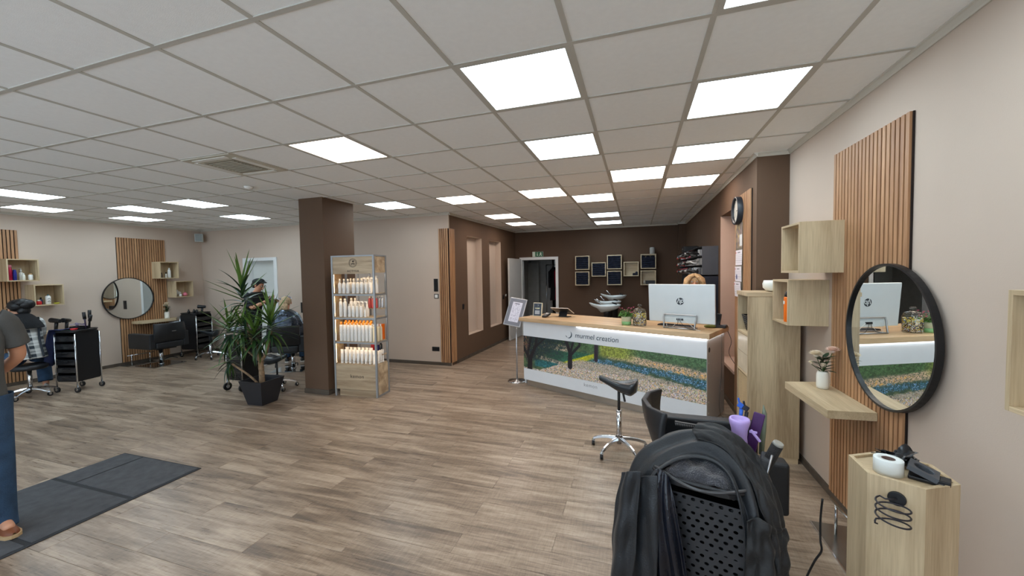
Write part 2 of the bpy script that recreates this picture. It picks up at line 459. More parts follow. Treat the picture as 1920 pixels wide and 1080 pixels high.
# baseboards
def base(name, a, c):
    g = G().bb((a[0], a[1], 0), (c[0], c[1], .06)); return struct(g.make(name, BASEB, bevel=.002))
base('baseboard_left', (XL, Y0, 0), (XL+.014, YC, 0)); base('baseboard_right', (XR-.014, Y0), (XR, YN))
base('baseboard_centre', (-7.33, YC-.014), (-3.25, YC)); base('baseboard_centre_left', (XL, YC-.014), (-8.33, YC))
base('baseboard_rear', (-1.95, YB-.014), (.93, YB)); base('baseboard_right_rear', (XR2-.014, YN+.3), (XR2, YB-.14))
o = struct(G().bb((0, 0.19, 0), (.014, 3.6, .06)).make('baseboard_rear_left', BASEB)); o.location = (-3.25, YC, 0); o.rotation_euler = (0, 0, -AW)
o = struct(G().bb((PX0-.01, PY0-.01, 0), (PX1+.01, PY0, .07)).bb((PX0-.01, PY0, 0), (PX0, PY1, .07)).bb((PX1, PY0, 0), (PX1+.01, PY1, .07)).make('baseboard_pillar', BASEB))
# cornice
def cornice(name, p, q, nrm):
    n = Vector((nrm[0], nrm[1], 0)); p = Vector((p[0], p[1], 0)); q = Vector((q[0], q[1], 0)); g = G()
    prof = [(0, -.035), (0, 0), (.035, 0), (.035, -.008), (.026, -.012), (.012, -.028), (.008, -.035)]
    vs = [tuple(p + n*d + Vector((0, 0, ZC+z))) for d, z in prof] + [tuple(q + n*d + Vector((0, 0, ZC+z))) for d, z in prof]
    k = len(prof); g.add(vs, [(i, (i+1) % k, k+(i+1) % k, k+i) for i in range(k)] + [tuple(range(k)), tuple(range(k, 2*k))])
    return struct(g.make(name, TRIMW))
cornice('trim_2', (XR, Y0), (XR, YN), (-1, 0)); cornice('trim_3', (XR, YN), (XR2, YN), (0, -1)); cornice('trim_4', (XR2, YN-.035), (XR2, YB-.14), (-1, 0))
cornice('trim_5', (XL, Y0), (XL, YC), (1, 0)); cornice('trim_6', (XL, YC), (-3.25+.035, YC), (0, -1)); cornice('trim_7', (-3.25, YC-.035), (-3.12, YB), (1, -.03))
cornice('trim_8', (-3.2, YB), (.93, YB), (0, -1)); cornice('trim_9', (.93, YB-.14), (XR2, YB-.14), (0, -1)); cornice('trim_10', (.93, YB-.175), (.93, YB), (-1, 0))

# ceiling: slab, T-bar grid, mineral tiles and light panels
TILE = plain('mineral_ceiling_tile', (243, 246, 247), 0.9, var=0.015, scale=30, bump=0.12, bscale=260)
BAR = plain('ceiling_grid_paint', (190, 188, 181), 0.6, var=0.02)
ceil = struct(G().bb((XL-.2, Y0-.2, ZC+.04), (XR+.3, YC+.2, ZC+.12)).bb((-3.6, YC+.2, ZC+.04), (XR+.3, YB+.2, ZC+.12)).make('ceiling', TRIMW))
LIT = {(0,0):0,(2,1):0,(0,2):0,(2,3):0,(1,4):1,(2,5):1,(-1,5):1,(0,6):1,(0,9):0,(0,11):0,(-3,5):1,(-3,8):1,(-3,10):1,(-5,5):0,(-3,1):1,(-9,3):0,(-10,5):0,(-11,3):0,(-13,4):0,(-11,1):0,(-13,2):0,(2,-1):0,
       (0,-3):0,(2,-4):1,(-3,-3):1,(-6,-2):0,(-9,-2):0,(-11,-2):0,(-6,-5):0,(-11,-5):0,(-2,-6):0}
tm = G(); c = .007
tm.bb((c, c, 0.0), (T-c, T-c, .012)); TM = tm.mesh('ceiling_tile', TILE)
rest = G(); grid_ = G()
def cell_ok(i, j):
    x0, y0 = CU+i*T, CV+j*T
    if x0+T <= XL+.01 or x0 >= XR-.01 or y0 >= YB-.01 or y0+T <= Y0+.01: return None
    a = [max(x0, XL+.002), max(y0, Y0), min(x0+T, XR-.002), min(y0+T, YB-.002)]
    if y0+T > YC and x0 < -3.25:
        if y0 < YC and x0+T < -3.2: a[3] = YC-.002
        elif x0+T < -3.2: return None
        elif y0 >= YC: a[0] = -3.23
    if y0+T > YN+.01 and x0+T > XR2:
        if y0 > YN: a[2] = XR2-.002
    return a if a[2]-a[0] > .03 and a[3]-a[1] > .03 else None
ct = 0
for i in range(-15, 4):
    for j in range(-7, 14):
        a = cell_ok(i, j)
        if not a: continue
        x0, y0 = CU+i*T, CV+j*T
        full = abs(a[2]-a[0]-T) < .01 and abs(a[3]-a[1]-T) < .01
        if (i, j) in LIT or (i, j) == (-5, 1): continue
        if full and (j >= -1):
            o = bpy.data.objects.new('ceiling_tile', TM); COL.objects.link(o); o.location = (x0, y0, ZC); o.parent = ceil; ct += 1
        elif j >= -1:
            o = G().bb((a[0]+.007, a[1]+.007, ZC), (a[2]-.007, a[3]-.007, ZC+.012)).make('ceiling_tile', TILE, ceil)
        else:
            rest.bb((a[0]+.007, a[1]+.007, ZC), (a[2]-.007, a[3]-.007, ZC+.012))
o = rest.make('ceiling_tiles_behind', TILE, ceil); o['kind'] = 'stuff'
for i in range(-14, 4):
    x = CU+i*T
    if XL < x < XR: grid_.bb((x-.012, Y0, ZC-.004), (x+.012, YC if x < -3.2 else (YB if x < XR2 else YN), ZC+.002))
for j in range(-7, 14):
    y = CV+j*T
    if y < YB: grid_.bb((XL if y < YC else -3.2, y-.012, ZC-.0045), (XR if y < YN else XR2, y+.012, ZC+.0015))
grid_.make('grid_rail', BAR, ceil)['kind'] = 'stuff'
# light panels
LM = [glow('cool_light_panel', (0.74, 0.90, 1.0), PANEL_STRENGTH), glow('warm_light_panel', (1.0, 0.86, 0.76), PANEL_STRENGTH)]
fr = G()
for a_, c_ in (((.006, .006), (T-.006, .03)), ((.006, T-.03), (T-.006, T-.006)), ((.006, .03), (.03, T-.03)), ((T-.03, .03), (T-.006, T-.03))):
    fr.bb((a_[0], a_[1], -.004), (c_[0], c_[1], .03))
FRM = fr.mesh('panel_frame', BAR)
DM = [G().bb((.03, .03, .0), (T-.03, T-.03, .02)).mesh('diffuser', LM[k]) for k in (0, 1)]
LAMPN = {(0,0): 'largest in view, above the saddle stool', (2,1): 'nearest one beside the right wall', (0,2): 'just behind the largest one',
         (2,3): 'second along the right wall', (1,4): 'between two columns, before the clock wall', (2,5): 'last one along the clock wall',
         (-1,5): 'left of the one over the counter', (0,6): 'over the middle of the counter', (0,9): 'nearer small one close to the rear wall', (0,11): 'farther small one close to the rear wall',
         (-3,5): 'in front of the niche wall corner', (-3,8): 'nearer one beside the niche wall', (-3,10): 'farther one beside the niche wall', (-5,5): 'just right of the brown pillar top',
         (-3,1): 'alone between air unit and largest light', (-9,3): 'nearest above the yucca', (-10,5): 'closest to the left white door', (-11,3): 'front one above the left mirror',
         (-13,4): 'rear one above the left mirror', (-11,1): 'upper one cut by the left edge', (-13,2): 'lower one cut by the left edge', (2,-1): 'cut by the top edge of the picture',
         (0,-3): 'first behind the camera', (2,-4): 'behind the camera by the right wall', (-3,-3): 'behind the camera, third tile row', (-6,-2): 'above the door mat', (-9,-2): 'behind the man, near the mat', (-11,-2): 'behind the person in plaid',
         (-6,-5): 'near the shop window by the mat', (-11,-5): 'near the shop window at the far left', (-2,-6): 'closest to the shop window behind the camera'}
def lamp_label(i, j, w): return '%s square light panel, %s' % ('warm' if w else 'cool', LAMPN[(i, j)])
for (i, j), w in LIT.items():
    t = thing('ceiling_light', lamp_label(i, j, w), 'ceiling light', (CU+i*T, CV+j*T, ZC-.001), group='ceiling light panels')
    for nm, me in (('frame', FRM), ('diffuser', DM[w])):
        o = bpy.data.objects.new(nm, me); COL.objects.link(o); o.parent = t
# air unit and smoke sensor
t = thing('ceiling_air_unit', 'square off-white ceiling cassette air unit with grille between tiles', 'air unit', (CU-5*T, CV+T, ZC))
ACW = plain('air_unit_white', (190, 186, 172), .5)
G().bb((.004, .004, -.012), (T-.004, T-.004, .03)).make('panel', ACW, t, bevel=.006)
G().bb((.13, .13, -.016), (T-.13, T-.13, -.011)).make('grille', plain('air_grille', (140, 134, 120), .7), t)
g = G()
for k in range(9): g.bb((.15, .16+k*.036, -.019), (T-.15, .166+k*.036, -.014))
g.make('louvre', ACW, t)['kind'] = 'stuff'
for k, (a_, c_) in enumerate((((.1, .04), (T-.1, .09)), ((.1, T-.09), (T-.1, T-.04)), ((.04, .1), (.09, T-.1)), ((T-.09, .1), (T-.04, T-.1)))):
    G().bb((a_[0], a_[1], -.017), (c_[0], c_[1], -.011)).make('flap', WHITEP, t, bevel=.002)
t = tag(G().lathe([(.05, 0), (.05, -.012), (.035, -.03), (.0, -.034)]).make('smoke_detector', WHITEP), 'small round white smoke detector on the ceiling by the pillar', 'smoke detector', loc=(-4.49, 3.55, ZC-.002))
# ================================================================ styling stations
def slat_panel(name, label, loc, rz, width, height, z0=0.06, group=None):
    """local: spans +x, faces -y, back on y=0; slats are parts"""
    t = thing(name, label, 'slat panel', loc, rz, group)
    G().bb((0, -.009, z0), (width, -.0005, z0+height)).make('felt_backing', FELT, t)
    n = int(round(width/.0405)); p = width/n
    key = 'slat_%.4f_%.3f' % (p, height)
    me = G().bb((.0065, -.021, 0), (p-.0065, -.009, height)).mesh('slat', SLAT)
    for i in range(n):
        o = bpy.data.objects.new('slat', me); COL.objects.link(o); o.parent = t; o.location = (i*p, 0, z0)
    return t
# faces -x for the right wall: local +x -> world -y ; rotation -90deg maps x->-y, -y -> -x
slat_panel('slat_panel', 'tall walnut slat panel behind the round mirror on the right wall', (XR-.0005, 3.392, 0), -PI/2, .82, 2.44)
slat_panel('slat_panel', 'walnut slat panel on the left wall behind the round mirror and long bench shelf', (XL+.0005, 4.818, 0), PI/2, .815, 2.45)
slat_panel('slat_panel', 'walnut slat panel cut by the left edge of the picture, beside the person in plaid', (XL+.0005, 2.75, 0), PI/2, .815, 2.46)
slat_panel('slat_panel', 'narrow walnut slat strip on the pale side of the wall corner', (-3.458, YC-.0005, 0), 0, .2, 2.46)
_w = Vector((math.sin(AW), math.cos(AW), 0))
slat_panel('slat_panel', 'narrow walnut slat strip on the brown side of the wall corner', (-3.25+.001, YC-.021, 0), PI/2-AW, .2, 2.46)
slat_panel('slat_panel', 'walnut slat panel behind the clock and wall calendar', (XR2-.0005, 5.05, 0), -PI/2, .615, 2.44)

def round_mirror(label, loc, rz, r=.41):
    """local: faces -y, centre at origin"""
    t = thing('round_mirror', label, 'mirror', loc, rz, 'round wall mirrors')
    n = 72; g = G()
    prof = [(r-.012, -.03), (r, -.03), (r, 0), (r-.012, 0)]
    rows = [[(q*math.cos(2*PI*k/n), y, q*math.sin(2*PI*k/n)) for q, y in prof] for k in range(n)]
    rows.append(rows[0]); rws = [rr + [rr[0]] for rr in rows]
    g.grid(rws, smooth=False); g.make('frame', BLACKM, t)
    G().add([((r-.011)*math.cos(2*PI*k/n), -.016, (r-.011)*math.sin(2*PI*k/n)) for k in range(n)], [tuple(range(n))]).make('mirror_disc', MIRROR, t)
    return t
round_mirror('large round black-framed mirror over slats on the right wall', (XR-.022, 2.703, 1.305), -PI/2)
round_mirror('round black-framed mirror on the left wall above the empty black chair', (XL+.022, 4.962, 1.315), PI/2)
round_mirror('round mirror on the pale wall behind the brown pillar', (-6.04, YC-.002, 1.315), 0)

def cube_shelf(label, loc, rz, w=.35, h=.35, d=.27, th=.016, back=True, group='oak cube shelves at the stations', mats=None):
    """open box; local: back on y=0, opening towards -y, x from 0..w, z from 0..h"""
    t = thing('cube_shelf', label, 'shelf', loc, rz, group)
    mv, mh = mats or (OAK_Z, OAK_X)
    G().bb((0, -d, 0), (th, 0, h)).make('side_panel', mv, t, bevel=.001)
    G().bb((w-th, -d, 0), (w, 0, h)).make('side_panel', mv, t, bevel=.001)
    G().bb((th, -d, 0), (w-th, 0, th)).make('bottom_panel', mh, t, bevel=.001)
    G().bb((th, -d, h-th), (w-th, 0, h)).make('top_panel', mh, t, bevel=.001)
    if back: G().bb((th, -.008, th), (w-th, -.001, h-th)).make('back_panel', mv, t)
    return t
cube_shelf('upper oak cube shelf, empty, left of the large mirror', (XR-.0215, 3.575, 1.662), -PI/2, .355, .36, .262)
cube_shelf('lower oak cube shelf holding an orange bottle, right wall', (XR-.0005, 3.83, 1.255), -PI/2, .35, .35, .265)
BXY, BXZ = 1.63, 1.24
cube_shelf('oak cube shelf cut by the right edge of the picture', (XR-.0005, BXY, BXZ), -PI/2, .38, .38, .262)
cube_shelf('upper oak cube shelf right of the round mirror on the left wall', (XL+.0215, 5.375, 1.695), PI/2, .345, .35, .255)
cube_shelf('lower oak cube shelf with pink jar near the left corner', (XL+.0005, 5.645, 1.285), PI/2, .345, .35, .27)
cube_shelf('oak cube shelf with the tall crimson can, far left', (XL+.0215, 3.335, 1.69), PI/2, .345, .355, .255)
cube_shelf('oak cube shelf with white and red bottles above the person in plaid', (XL+.0005, 3.61, 1.28), PI/2, .345, .35, .27)

def bottle(label, loc, r, h, mat, cap=None, caph=.03, capr=.5, neck=True, name='bottle', group=None, shoulder=.75, pump=False, cat='bottle'):
    t = thing(name, label, cat, loc, random.random()*6, group)
    bh = h-caph
    G().lathe([(r*.9, 0), (r, .004), (r, bh*shoulder), (r*.8, bh*(shoulder*.35+.65)), (r*capr*.9, bh)], n=14).make('body', mat, t)
    G().lathe([(r*capr, bh-.001), (r*capr, h-.004), (r*capr*.7, h)], n=12).make('cap', cap or mat, t)
    if pump: G().cyl((0, 0, h-.002), (0, 0, h+.018), r*.15, n=6).box((r*.35, 0, h+.02), (r*1.1, r*.3, .007)).make('pump_head', cap or mat, t)
    return t
ORANGE = plain('orange_plastic', (238, 112, 20), .35, var=.03)
# orange flask with black cap and small yellow clip in the lower shelf (right wall)
t = thing('drinking_bottle', 'orange bottle with black domed cap in the lower right-wall cube shelf', 'bottle', (XR-.215, 3.60, 1.272))
G().lathe([(.036, 0), (.038, .005), (.038, .19), (.035, .198)], n=20).make('body', ORANGE, t)
G().lathe([(.034, .196), (.034, .215), (.026, .238), (.015, .248)], n=18).make('cap', BLACKP, t)
G().bb((-.0395, -.012, .14), (-.036, .012, .165)).make('label_patch', WHITEP, t)
t = thing('hair_clip', 'small black and yellow clip beside the orange bottle', 'clip', (XR-.235, 3.525, 1.272))
G().box((0, 0, .012), (.03, .05, .024)).make('body', BLACKP, t, bevel=.006)
G().box((0, 0, .029), (.026, .044, .01)).make('lid', plain('acid_yellow_plastic', (205, 215, 40), .4), t, bevel=.003)

# floating wedge desk shelves
def wedge_desk(label, poly, z0, z1, loc=(0, 0, 0), rz=0):
    t = tag(G().prism(poly, z0, z1).make('floating_shelf', OAK_Y, bevel=.0015), label, 'shelf', 'floating wedge shelves', loc, rz)
    return t
wedge_desk('thick oak wedge-shaped floating shelf under the large mirror holding a flower vase', [(1.348, 2.80), (1.348, 3.40), (1.369, 3.41), (1.369, 3.48), (1.07, 3.41), (1.095, 2.78)], .785, .836)
wedge_desk('oak wedge-shaped floating shelf on the left wall above the empty chair', [(-9.598, 4.99), (-9.34, 5.02), (-9.34, 5.62), (-9.598, 5.80)], .80, .85)
wedge_desk('oak floating shelf on the left wall behind the big black trolley', [(-9.598, 3.17), (-9.34, 3.20), (-9.34, 3.98), (-9.598, 4.10)], .80, .85)

# flowers
STEM = plain('stem_green', (70, 98, 52), .6)
def leaf_mesh(L_, W_, bend=.25, seg=6):
    rows = []
    for i in range(seg+1):
        s = i/seg; w = W_*math.sin(PI*min(1, s*.92+.06))**.8*(1 if s < .98 else .1)
        z = bend*L_*(s**2)*-1; rows.append([(-w/2, s*L_, z+.08*w), (0, s*L_, z), (w/2, s*L_, z+.08*w)])
    return rows
def bloom(center, r, mat, parent, name='bloom', petals=46, seed=1):
    rnd = random.Random(seed); g = G()
    for k in range(petals):
        a = k*2.39996; e = (k/petals); el = .1+1.3*(1-e); l = r*(.55+.45*e)
        d = Vector((math.cos(a)*math.cos(el), math.sin(a)*math.cos(el), math.sin(el))); s = d.cross(Vector((0, 0, 1))).normalized()*l*.21
        up = Vector((0, 0, 1))*l*.1
        p = Vector(center)
        g.add([p, p+d*l*.6+s, p+d*l+up, p+d*l*.6-s], [(0, 1, 2, 3)])
    g.ball(center, r*.35, 8, 6)
    return g.make(name, mat, parent)
def flower_vase(label, loc, sc, seed, cream, blush, name='flower_vase'):
    t = thing(name, label, 'flower vase', loc, 0, 'white vases of cream chrysanthemums')
    G().lathe([(.028*sc, 0), (.034*sc, .004*sc), (.036*sc, .02*sc), (.036*sc, .095*sc), (.031*sc, .112*sc), (.026*sc, .118*sc), (.023*sc, .116*sc)], n=24).make('vase', plain('ribbed_white_ceramic', (226, 224, 214), .45, var=.02), t)
    rnd = random.Random(seed); g = G(); lv = G()
    heads = [(-.035, .01, .225, .050), (.045, -.02, .262, .047), (.02, .01, .195, .032), (-.055, .03, .165, .026), (-.01, -.03, .165, .024)]
    for k, (x, y, z, r) in enumerate(heads):
        g.tube([(0, 0, .1*sc), (x*.5*sc, y*.5*sc, (z*.5+.05)*sc), (x*sc, y*sc, (z-.01)*sc)], .0022*sc, 5)
    g.make('stem', STEM, t)
    for k in range(26):
        a = rnd.random()*6.28; z = .115+.09*rnd.random(); R = Matrix.Rotation(a, 3, 'Z') @ Matrix.Rotation(.2+rnd.random()*.6, 3, 'X')
        rows = [[R @ Vector(p)*sc+Vector((0, 0, z*sc)) for p in r] for r in leaf_mesh(.055+.03*rnd.random(), .028, .2)]
        lv.grid(rows)
    lv.make('leaves', plain('dark_bouquet_leaf', (44, 70, 46), .5, var=.2), t)['kind'] = 'stuff'
    for k, (x, y, z, r) in enumerate(heads):
        bloom((x*sc, y*sc, z*sc), r*sc, cream if k in (0, 3, 4) else blush, t, petals=90 if r > .03 else 40, seed=k)
    return t
CREAM = plain('cream_petal', (238, 226, 204), .6, var=.05); BLUSH = plain('blush_petal', (240, 214, 198), .6, var=.08)
flower_vase('white ribbed vase with cream chrysanthemums on the right-wall shelf', (1.26, 3.28, .8365), 1.05, 3, CREAM, BLUSH)
flower_vase('small white vase with pale flowers on the left-wall shelf', (-9.45, 5.52, .8505), 1.2, 5, CREAM, CREAM)

# small products in the left-wall shelves
CRIM = plain('crimson_can', (168, 24, 62), .3, .3); NAVYB = plain('navy_can', (34, 44, 128), .3, .2)
CREAMB = plain('cream_bottle', (214, 212, 200), .4); PINKJ = plain('pink_jar', (214, 120, 138), .35)
sx = XL+.14
bottle('tall crimson spray can with pink top, far left shelf', (sx+.03, 3.40, 1.7065), .03, .245, CRIM, plain('rose_cap', (225, 130, 150), .4), .04, .8)
bottle('blue can beside the crimson spray can', (sx+.05, 3.445, 1.7065), .022, .17, NAVYB, NAVYB, .01, .9)
bottle('tall pale pump bottle in the far left upper shelf', (sx, 3.53, 1.7065), .026, .17, CREAMB, WHITEP, .04, .4, pump=True)
bottle('short pale bottle in front of the pump bottle', (sx+.08, 3.525, 1.7065), .019, .115, CREAMB, WHITEP, .02, .5)
bottle('squat white jar with wooden lid, far left upper shelf', (sx+.06, 3.61, 1.7065), .027, .105, WHITEP, plain('cork', (176, 140, 96), .8), .015, .7, cat='jar', name='jar', shoulder=.92)
bottle('red round bottle with pale lid in the lower far left shelf', (sx+.04, 3.69, 1.2965), .034, .08, plain('red_plastic', (190, 30, 36), .35), CREAMB, .02, .6)
bottle('dark blue bottle with black pump, lower far left shelf', (sx, 3.73, 1.2965), .022, .12, plain('slate_blue_bottle', (58, 64, 96), .4), BLACKP, .03, .5)
t = bottle('white bottle with black curl logo, lower far left shelf', (sx+.06, 3.79, 1.2965), .032, .165, WHITEP, plain('teal_cap', (60, 100, 104), .4), .02, .35, shoulder=.88)
t.rotation_euler = (0, 0, 0)
g = G()
for k in range(2): g.tube([(.0325*math.cos(-.5+a*.25), .0325*math.sin(-.5+a*.25), .045+k*.04+.012*math.sin(a*.8)) for a in range(5)], .004, 5)
g.make('printed_mark', BLACKP, t)
bottle('thin white bottle behind the white logo bottle', (sx-.02, 3.83, 1.2965), .014, .15, WHITEP, WHITEP, .02, .6)
t = thing('dish', 'flat yellow-green dish in the lower far left shelf', 'dish', (sx+.08, 3.88, 1.2965))
G().lathe([(.02, 0), (.034, .012), (.036, .02), (.03, .021), (.0, .014)]).make('body', plain('yellow_green_dish', (190, 190, 50), .4), t)
bottle('tall white bottle with violet print, upper shelf on left wall', (sx+.03, 5.60, 1.7115), .029, .21, WHITEP, WHITEP, .03, .45)
bottle('cream bottle beside the tall white bottle', (sx+.04, 5.535, 1.7115), .019, .115, CREAMB, BLACKP, .03, .45)
bottle('small dark brown bottle in the upper left-wall shelf', (sx+.02, 5.465, 1.7115), .014, .11, plain('dark_brown_bottle', (58, 40, 36), .3), plain('dark_brown_bottle', (58, 40, 36), .3), .03, .7)
t = thing('jar', 'round pink jar in the lower shelf near the left corner', 'jar', (sx+.05, 5.87, 1.3015))
G().ball((0, 0, .04), (.043, .043, .038), 16, 10).make('body', PINKJ, t); G().lathe([(.02, .074), (.02, .085), (.0, .09)]).make('lid', PINKJ, t)
bottle('small white candle jar in front of pale leaf decoration', (sx+.06, 5.77, 1.3015), .027, .055, WHITEP, CREAMB, .006, .9, cat='jar', name='jar', shoulder=.95)
t = thing('decoration', 'pale folded leaf decoration in the lower left-wall shelf', 'decoration', (sx-.02, 5.75, 1.3015))
g = G()
for k in range(7):
    a = -1.2+k*.4; R = Matrix.Rotation(a*.5, 3, 'X') @ Matrix.Rotation(PI/2-.15*k, 3, 'Y')
    g.grid([[R @ Vector((p[1]*1.5, p[0]*1.5, -p[2]))+Vector((0, (k-3)*.008, .11)) for p in r] for r in leaf_mesh(.05, .03, -.3)])
g.ball((0, 0, .115), (.03, .03, .035), 10, 8); g.cyl((0, 0, 0), (0, 0, .09), .012, .008)
g.make('body', plain('pale_ceramic', (196, 196, 190), .6), t)

# ---------------- hexagonal oak pedestal with tools
HC = (.989, 1.897)
def hexpts(r, c=HC, ph=27.7): return [(c[0]+r*math.cos(math.radians(ph+60*k)), c[1]+r*math.sin(math.radians(ph+60*k))) for k in range(6)]
t = thing('hexagonal_pedestal', 'hexagonal oak pedestal with a black spiral dryer holder, beside the right wall', 'pedestal', (HC[0], HC[1], 0))
out = hexpts(.157, (0, 0)); inn = hexpts(.139, (0, 0)); ins = hexpts(.1375, (0, 0))
for k in range(6):
    a, b2 = out[k], out[(k+1) % 6]; c2, d2 = inn[(k+1) % 6], inn[k]
    G().prism([a, b2, c2, d2], 0, .90).make('side_panel', OAK_Z, t, bevel=.0008)
G().prism(ins, .875, .89).make('top_panel', OAK_X, t)
# spiral holder on face between vertices F1 (207.7) and F2 (267.7) -> normal 237.7deg
na = math.radians(237.7); nv = Vector((math.cos(na), math.sin(na), 0)); tv = Vector((-math.sin(na), math.cos(na), 0))
fc = nv*(.157*math.cos(PI/6))
DARKM = plain('dark_rubber_coated_wire', (46, 44, 50), .5, .2)
def lp(a, z, d): return fc + tv*a + nv*d + Vector((0, 0, z))
h_ = G()
h_.cyl(lp(.005, .835, 0), lp(.005, .835, .010), .026, n=26)
h_.make('wall_plate', BLACKP, t, bevel=.002)
pts = [lp(.005, .835, .008), lp(-.006, .838, .030), lp(-.022, .840, .048)]
NK = 84
for k in range(NK):
    a = PI*.80 + k*2*PI/28
    r = .047
    z = .838 - .074*min(1, (k/28.0)/3.0)-.018*max(0, k/28.0-2.2)
    pts.append(lp(0, z, .058) + tv*(r*math.cos(a)) + nv*(r*math.sin(a)*.95*-1))
e0 = pts[-1]
dd = (pts[-1]-pts[-2]).normalized()
pts += [e0 + dd*.012 + Vector((0, 0, -.001)), e0 + dd*.024+tv*.004+Vector((0, 0, .001)), e0+dd*.034+tv*.010+Vector((0, 0, -.004)), e0+dd*.036+tv*.012+Vector((0, 0, -.012)), e0+dd*.026+tv*.010+Vector((0, 0, -.016))]
G().tube(pts, .0030, 8).make('spiral_holder', DARKM, t)

t = thing('paper_roll', 'thick white paper roll lying flat on the oak pedestal', 'roll', (.935, 1.865, .8905), .6)
n = 40; g = G()
g.grid([[(r*math.cos(2*PI*k/n), r*math.sin(2*PI*k/n), z) for k in range(n)] for r, z in ((.021, .001), (.021, .058), (.0435, .0585), (.0445, .057), (.0445, .001), (.021, .001))], closed=True)
g.make('paper', plain('tissue_paper', (224, 230, 228), .8, var=.02, bump=.1, bscale=300), t)
G().grid([[(.0205*math.cos(2*PI*k/n), .0205*math.sin(2*PI*k/n), z) for k in range(n)] for z in (.001, .058)], closed=True).make('cardboard_core', plain('cardboard_core', (128, 108, 100), .9), t)
G().grid([[(.044*math.cos(a)+ (b_ if a > .25 else 0), .044*math.sin(a)+(.0 if a < .25 else .01*b_), z) for a in (-.3, 0, .2)] + [(.044+.012, .03, z), (.044+.015, .042, z)] for b_, z in ((0, .002), (0, .05))]).make('loose_end', plain('tissue_paper', (224, 230, 228), .8), t)
# black clipper dock + rosette of black fabric
t = thing('charging_dock', 'black angular charging dock with round cup on the oak pedestal', 'dock', (1.040, 1.838, .8905), math.radians(-32))
DG = plain('dark_grey_plastic', (70, 74, 80), .4)
g = G().prism([(-.05, -.034), (.045, -.034), (.045, .034), (-.05, .034)], .0, .014); g.make('base', BLACKP, t, bevel=.004)
R = Matrix.Rotation(.35, 3, 'Y')
g = G(); n = 24
ring = [[Vector((q*math.cos(2*PI*k/n), q*math.sin(2*PI*k/n), z)) for k in range(n)] for q, z in ((.030, .0), (.028, -.004), (.026, -.018), (.0, -.019))]
sq = []
for k in range(n):
    a = 2*PI*k/n; c_, s_ = math.cos(a), math.sin(a); q = .042/max(abs(c_), abs(s_)); sq.append(Vector((q*c_, q*s_, 0)))
sq2 = [v+Vector((0, 0, -.018)) for v in sq]
g.grid([[R @ v+Vector((-.008, 0, .042)) for v in r] for r in [sq2, sq]+ring], closed=True, smooth=False)
g.make('cup_block', DG, t)
G().prism([(.02, -.03), (.06, -.02), (.06, .03), (.02, .03)], .0, .02).make('plug_foot', BLACKP, t, bevel=.004)
t = thing('hair_tie_cluster', 'crumpled black fabric rosette behind the paper roll on the pedestal', 'fabric bow', (1.01, 1.945, .8905))
g = G(); rnd = random.Random(4)
for k in range(16):
    a = rnd.random()*6.28; el = .35+rnd.random()*1.0; l = .04+.035*rnd.random()
    R = Matrix.Rotation(a, 3, 'Z') @ Matrix.Rotation(el, 3, 'X')
    g.grid([[R @ Vector((p[0], p[1], p[2]+.012*math.sin(8*p[0]/.03)))+Vector((.03*math.cos(a*2), .012*math.sin(a), .026)) for p in r] for r in leaf_mesh(l, .044, .3)])
g.ball((0, 0, .026), (.045, .026, .026), 10, 6)
g.make('fabric', plain('black_satin', (28, 30, 34), .3, var=.2), t, solid=.001)
G().tube([(1.075+.01*math.cos(a)-0, 1.835+.018*math.sin(a)-.0, .8945+.012*abs(math.sin(a))) for a in [x*.35 for x in range(18)]], .0016, 6).make('cable', BLACKP)
c_ = bpy.data.objects['cable']; tag(c_, 'thin black cable loop behind the charging dock', 'cable')
# black power cord dropping along the slats to the floor
pts = [(1.325, 2.30, .62), (1.15, 2.05, .50)]
pts = [(.868, 2.17, .57), (.868, 2.18, .45), (.862, 2.17, .36), (.867, 2.16, .33), (.85, 2.19, .25), (.82, 2.2, .15), (.79, 2.19, .05), (.77, 2.17, .008), (.74, 2.1, .006), (.76, 2.02, .006), (.85, 1.99, .02), (.865, 2.02, .006)]
def smooth_pts(p, k=4):
    p = [Vector(q) for q in p]; out = []
    for i in range(len(p)-1):
        p0, p1, p2, p3 = p[max(i-1, 0)], p[i], p[i+1], p[min(i+2, len(p)-1)]
        for j in range(k):
            s = j/k; out.append(.5*((2*p1)+(p2-p0)*s+(2*p0-5*p1+4*p2-p3)*s*s+(3*p1-p0-3*p2+p3)*s**3))
    return out+[p[-1]]

# footrest plate with chrome rail by the wall
def footrest(label, loc, rz):
    """local: wall at y=0, reaches out to -y, x centred"""
    t = thing('footrest', label, 'footrest', loc, rz, 'wall footrests')
    G().bb((-.31, -.27, 0), (.21, -.012, .006)).make('floor_plate', plain('polished_steel_plate', (150, 148, 142), .22, .85), t)
    G().bb((-.31, -.275, 0), (.21, -.268, .009)).make('edge_strip', CHROME, t)
    G().cyl((-.27, -.175, .20), (.17, -.175, .20), .009).make('rail', CHROME, t)
    for x in (-.2, .1): G().cyl((x, -.175, .005), (x, -.175, .2), .008).make('post', CHROME, t)
    return t
footrest('chrome footrest rail on a steel floor plate behind the oak pedestal, right wall', (XR, 2.70, 0), -PI/2)
footrest('chrome footrest rail on a floor plate under the left-wall mirror', (XL, 5.08, 0), PI/2)

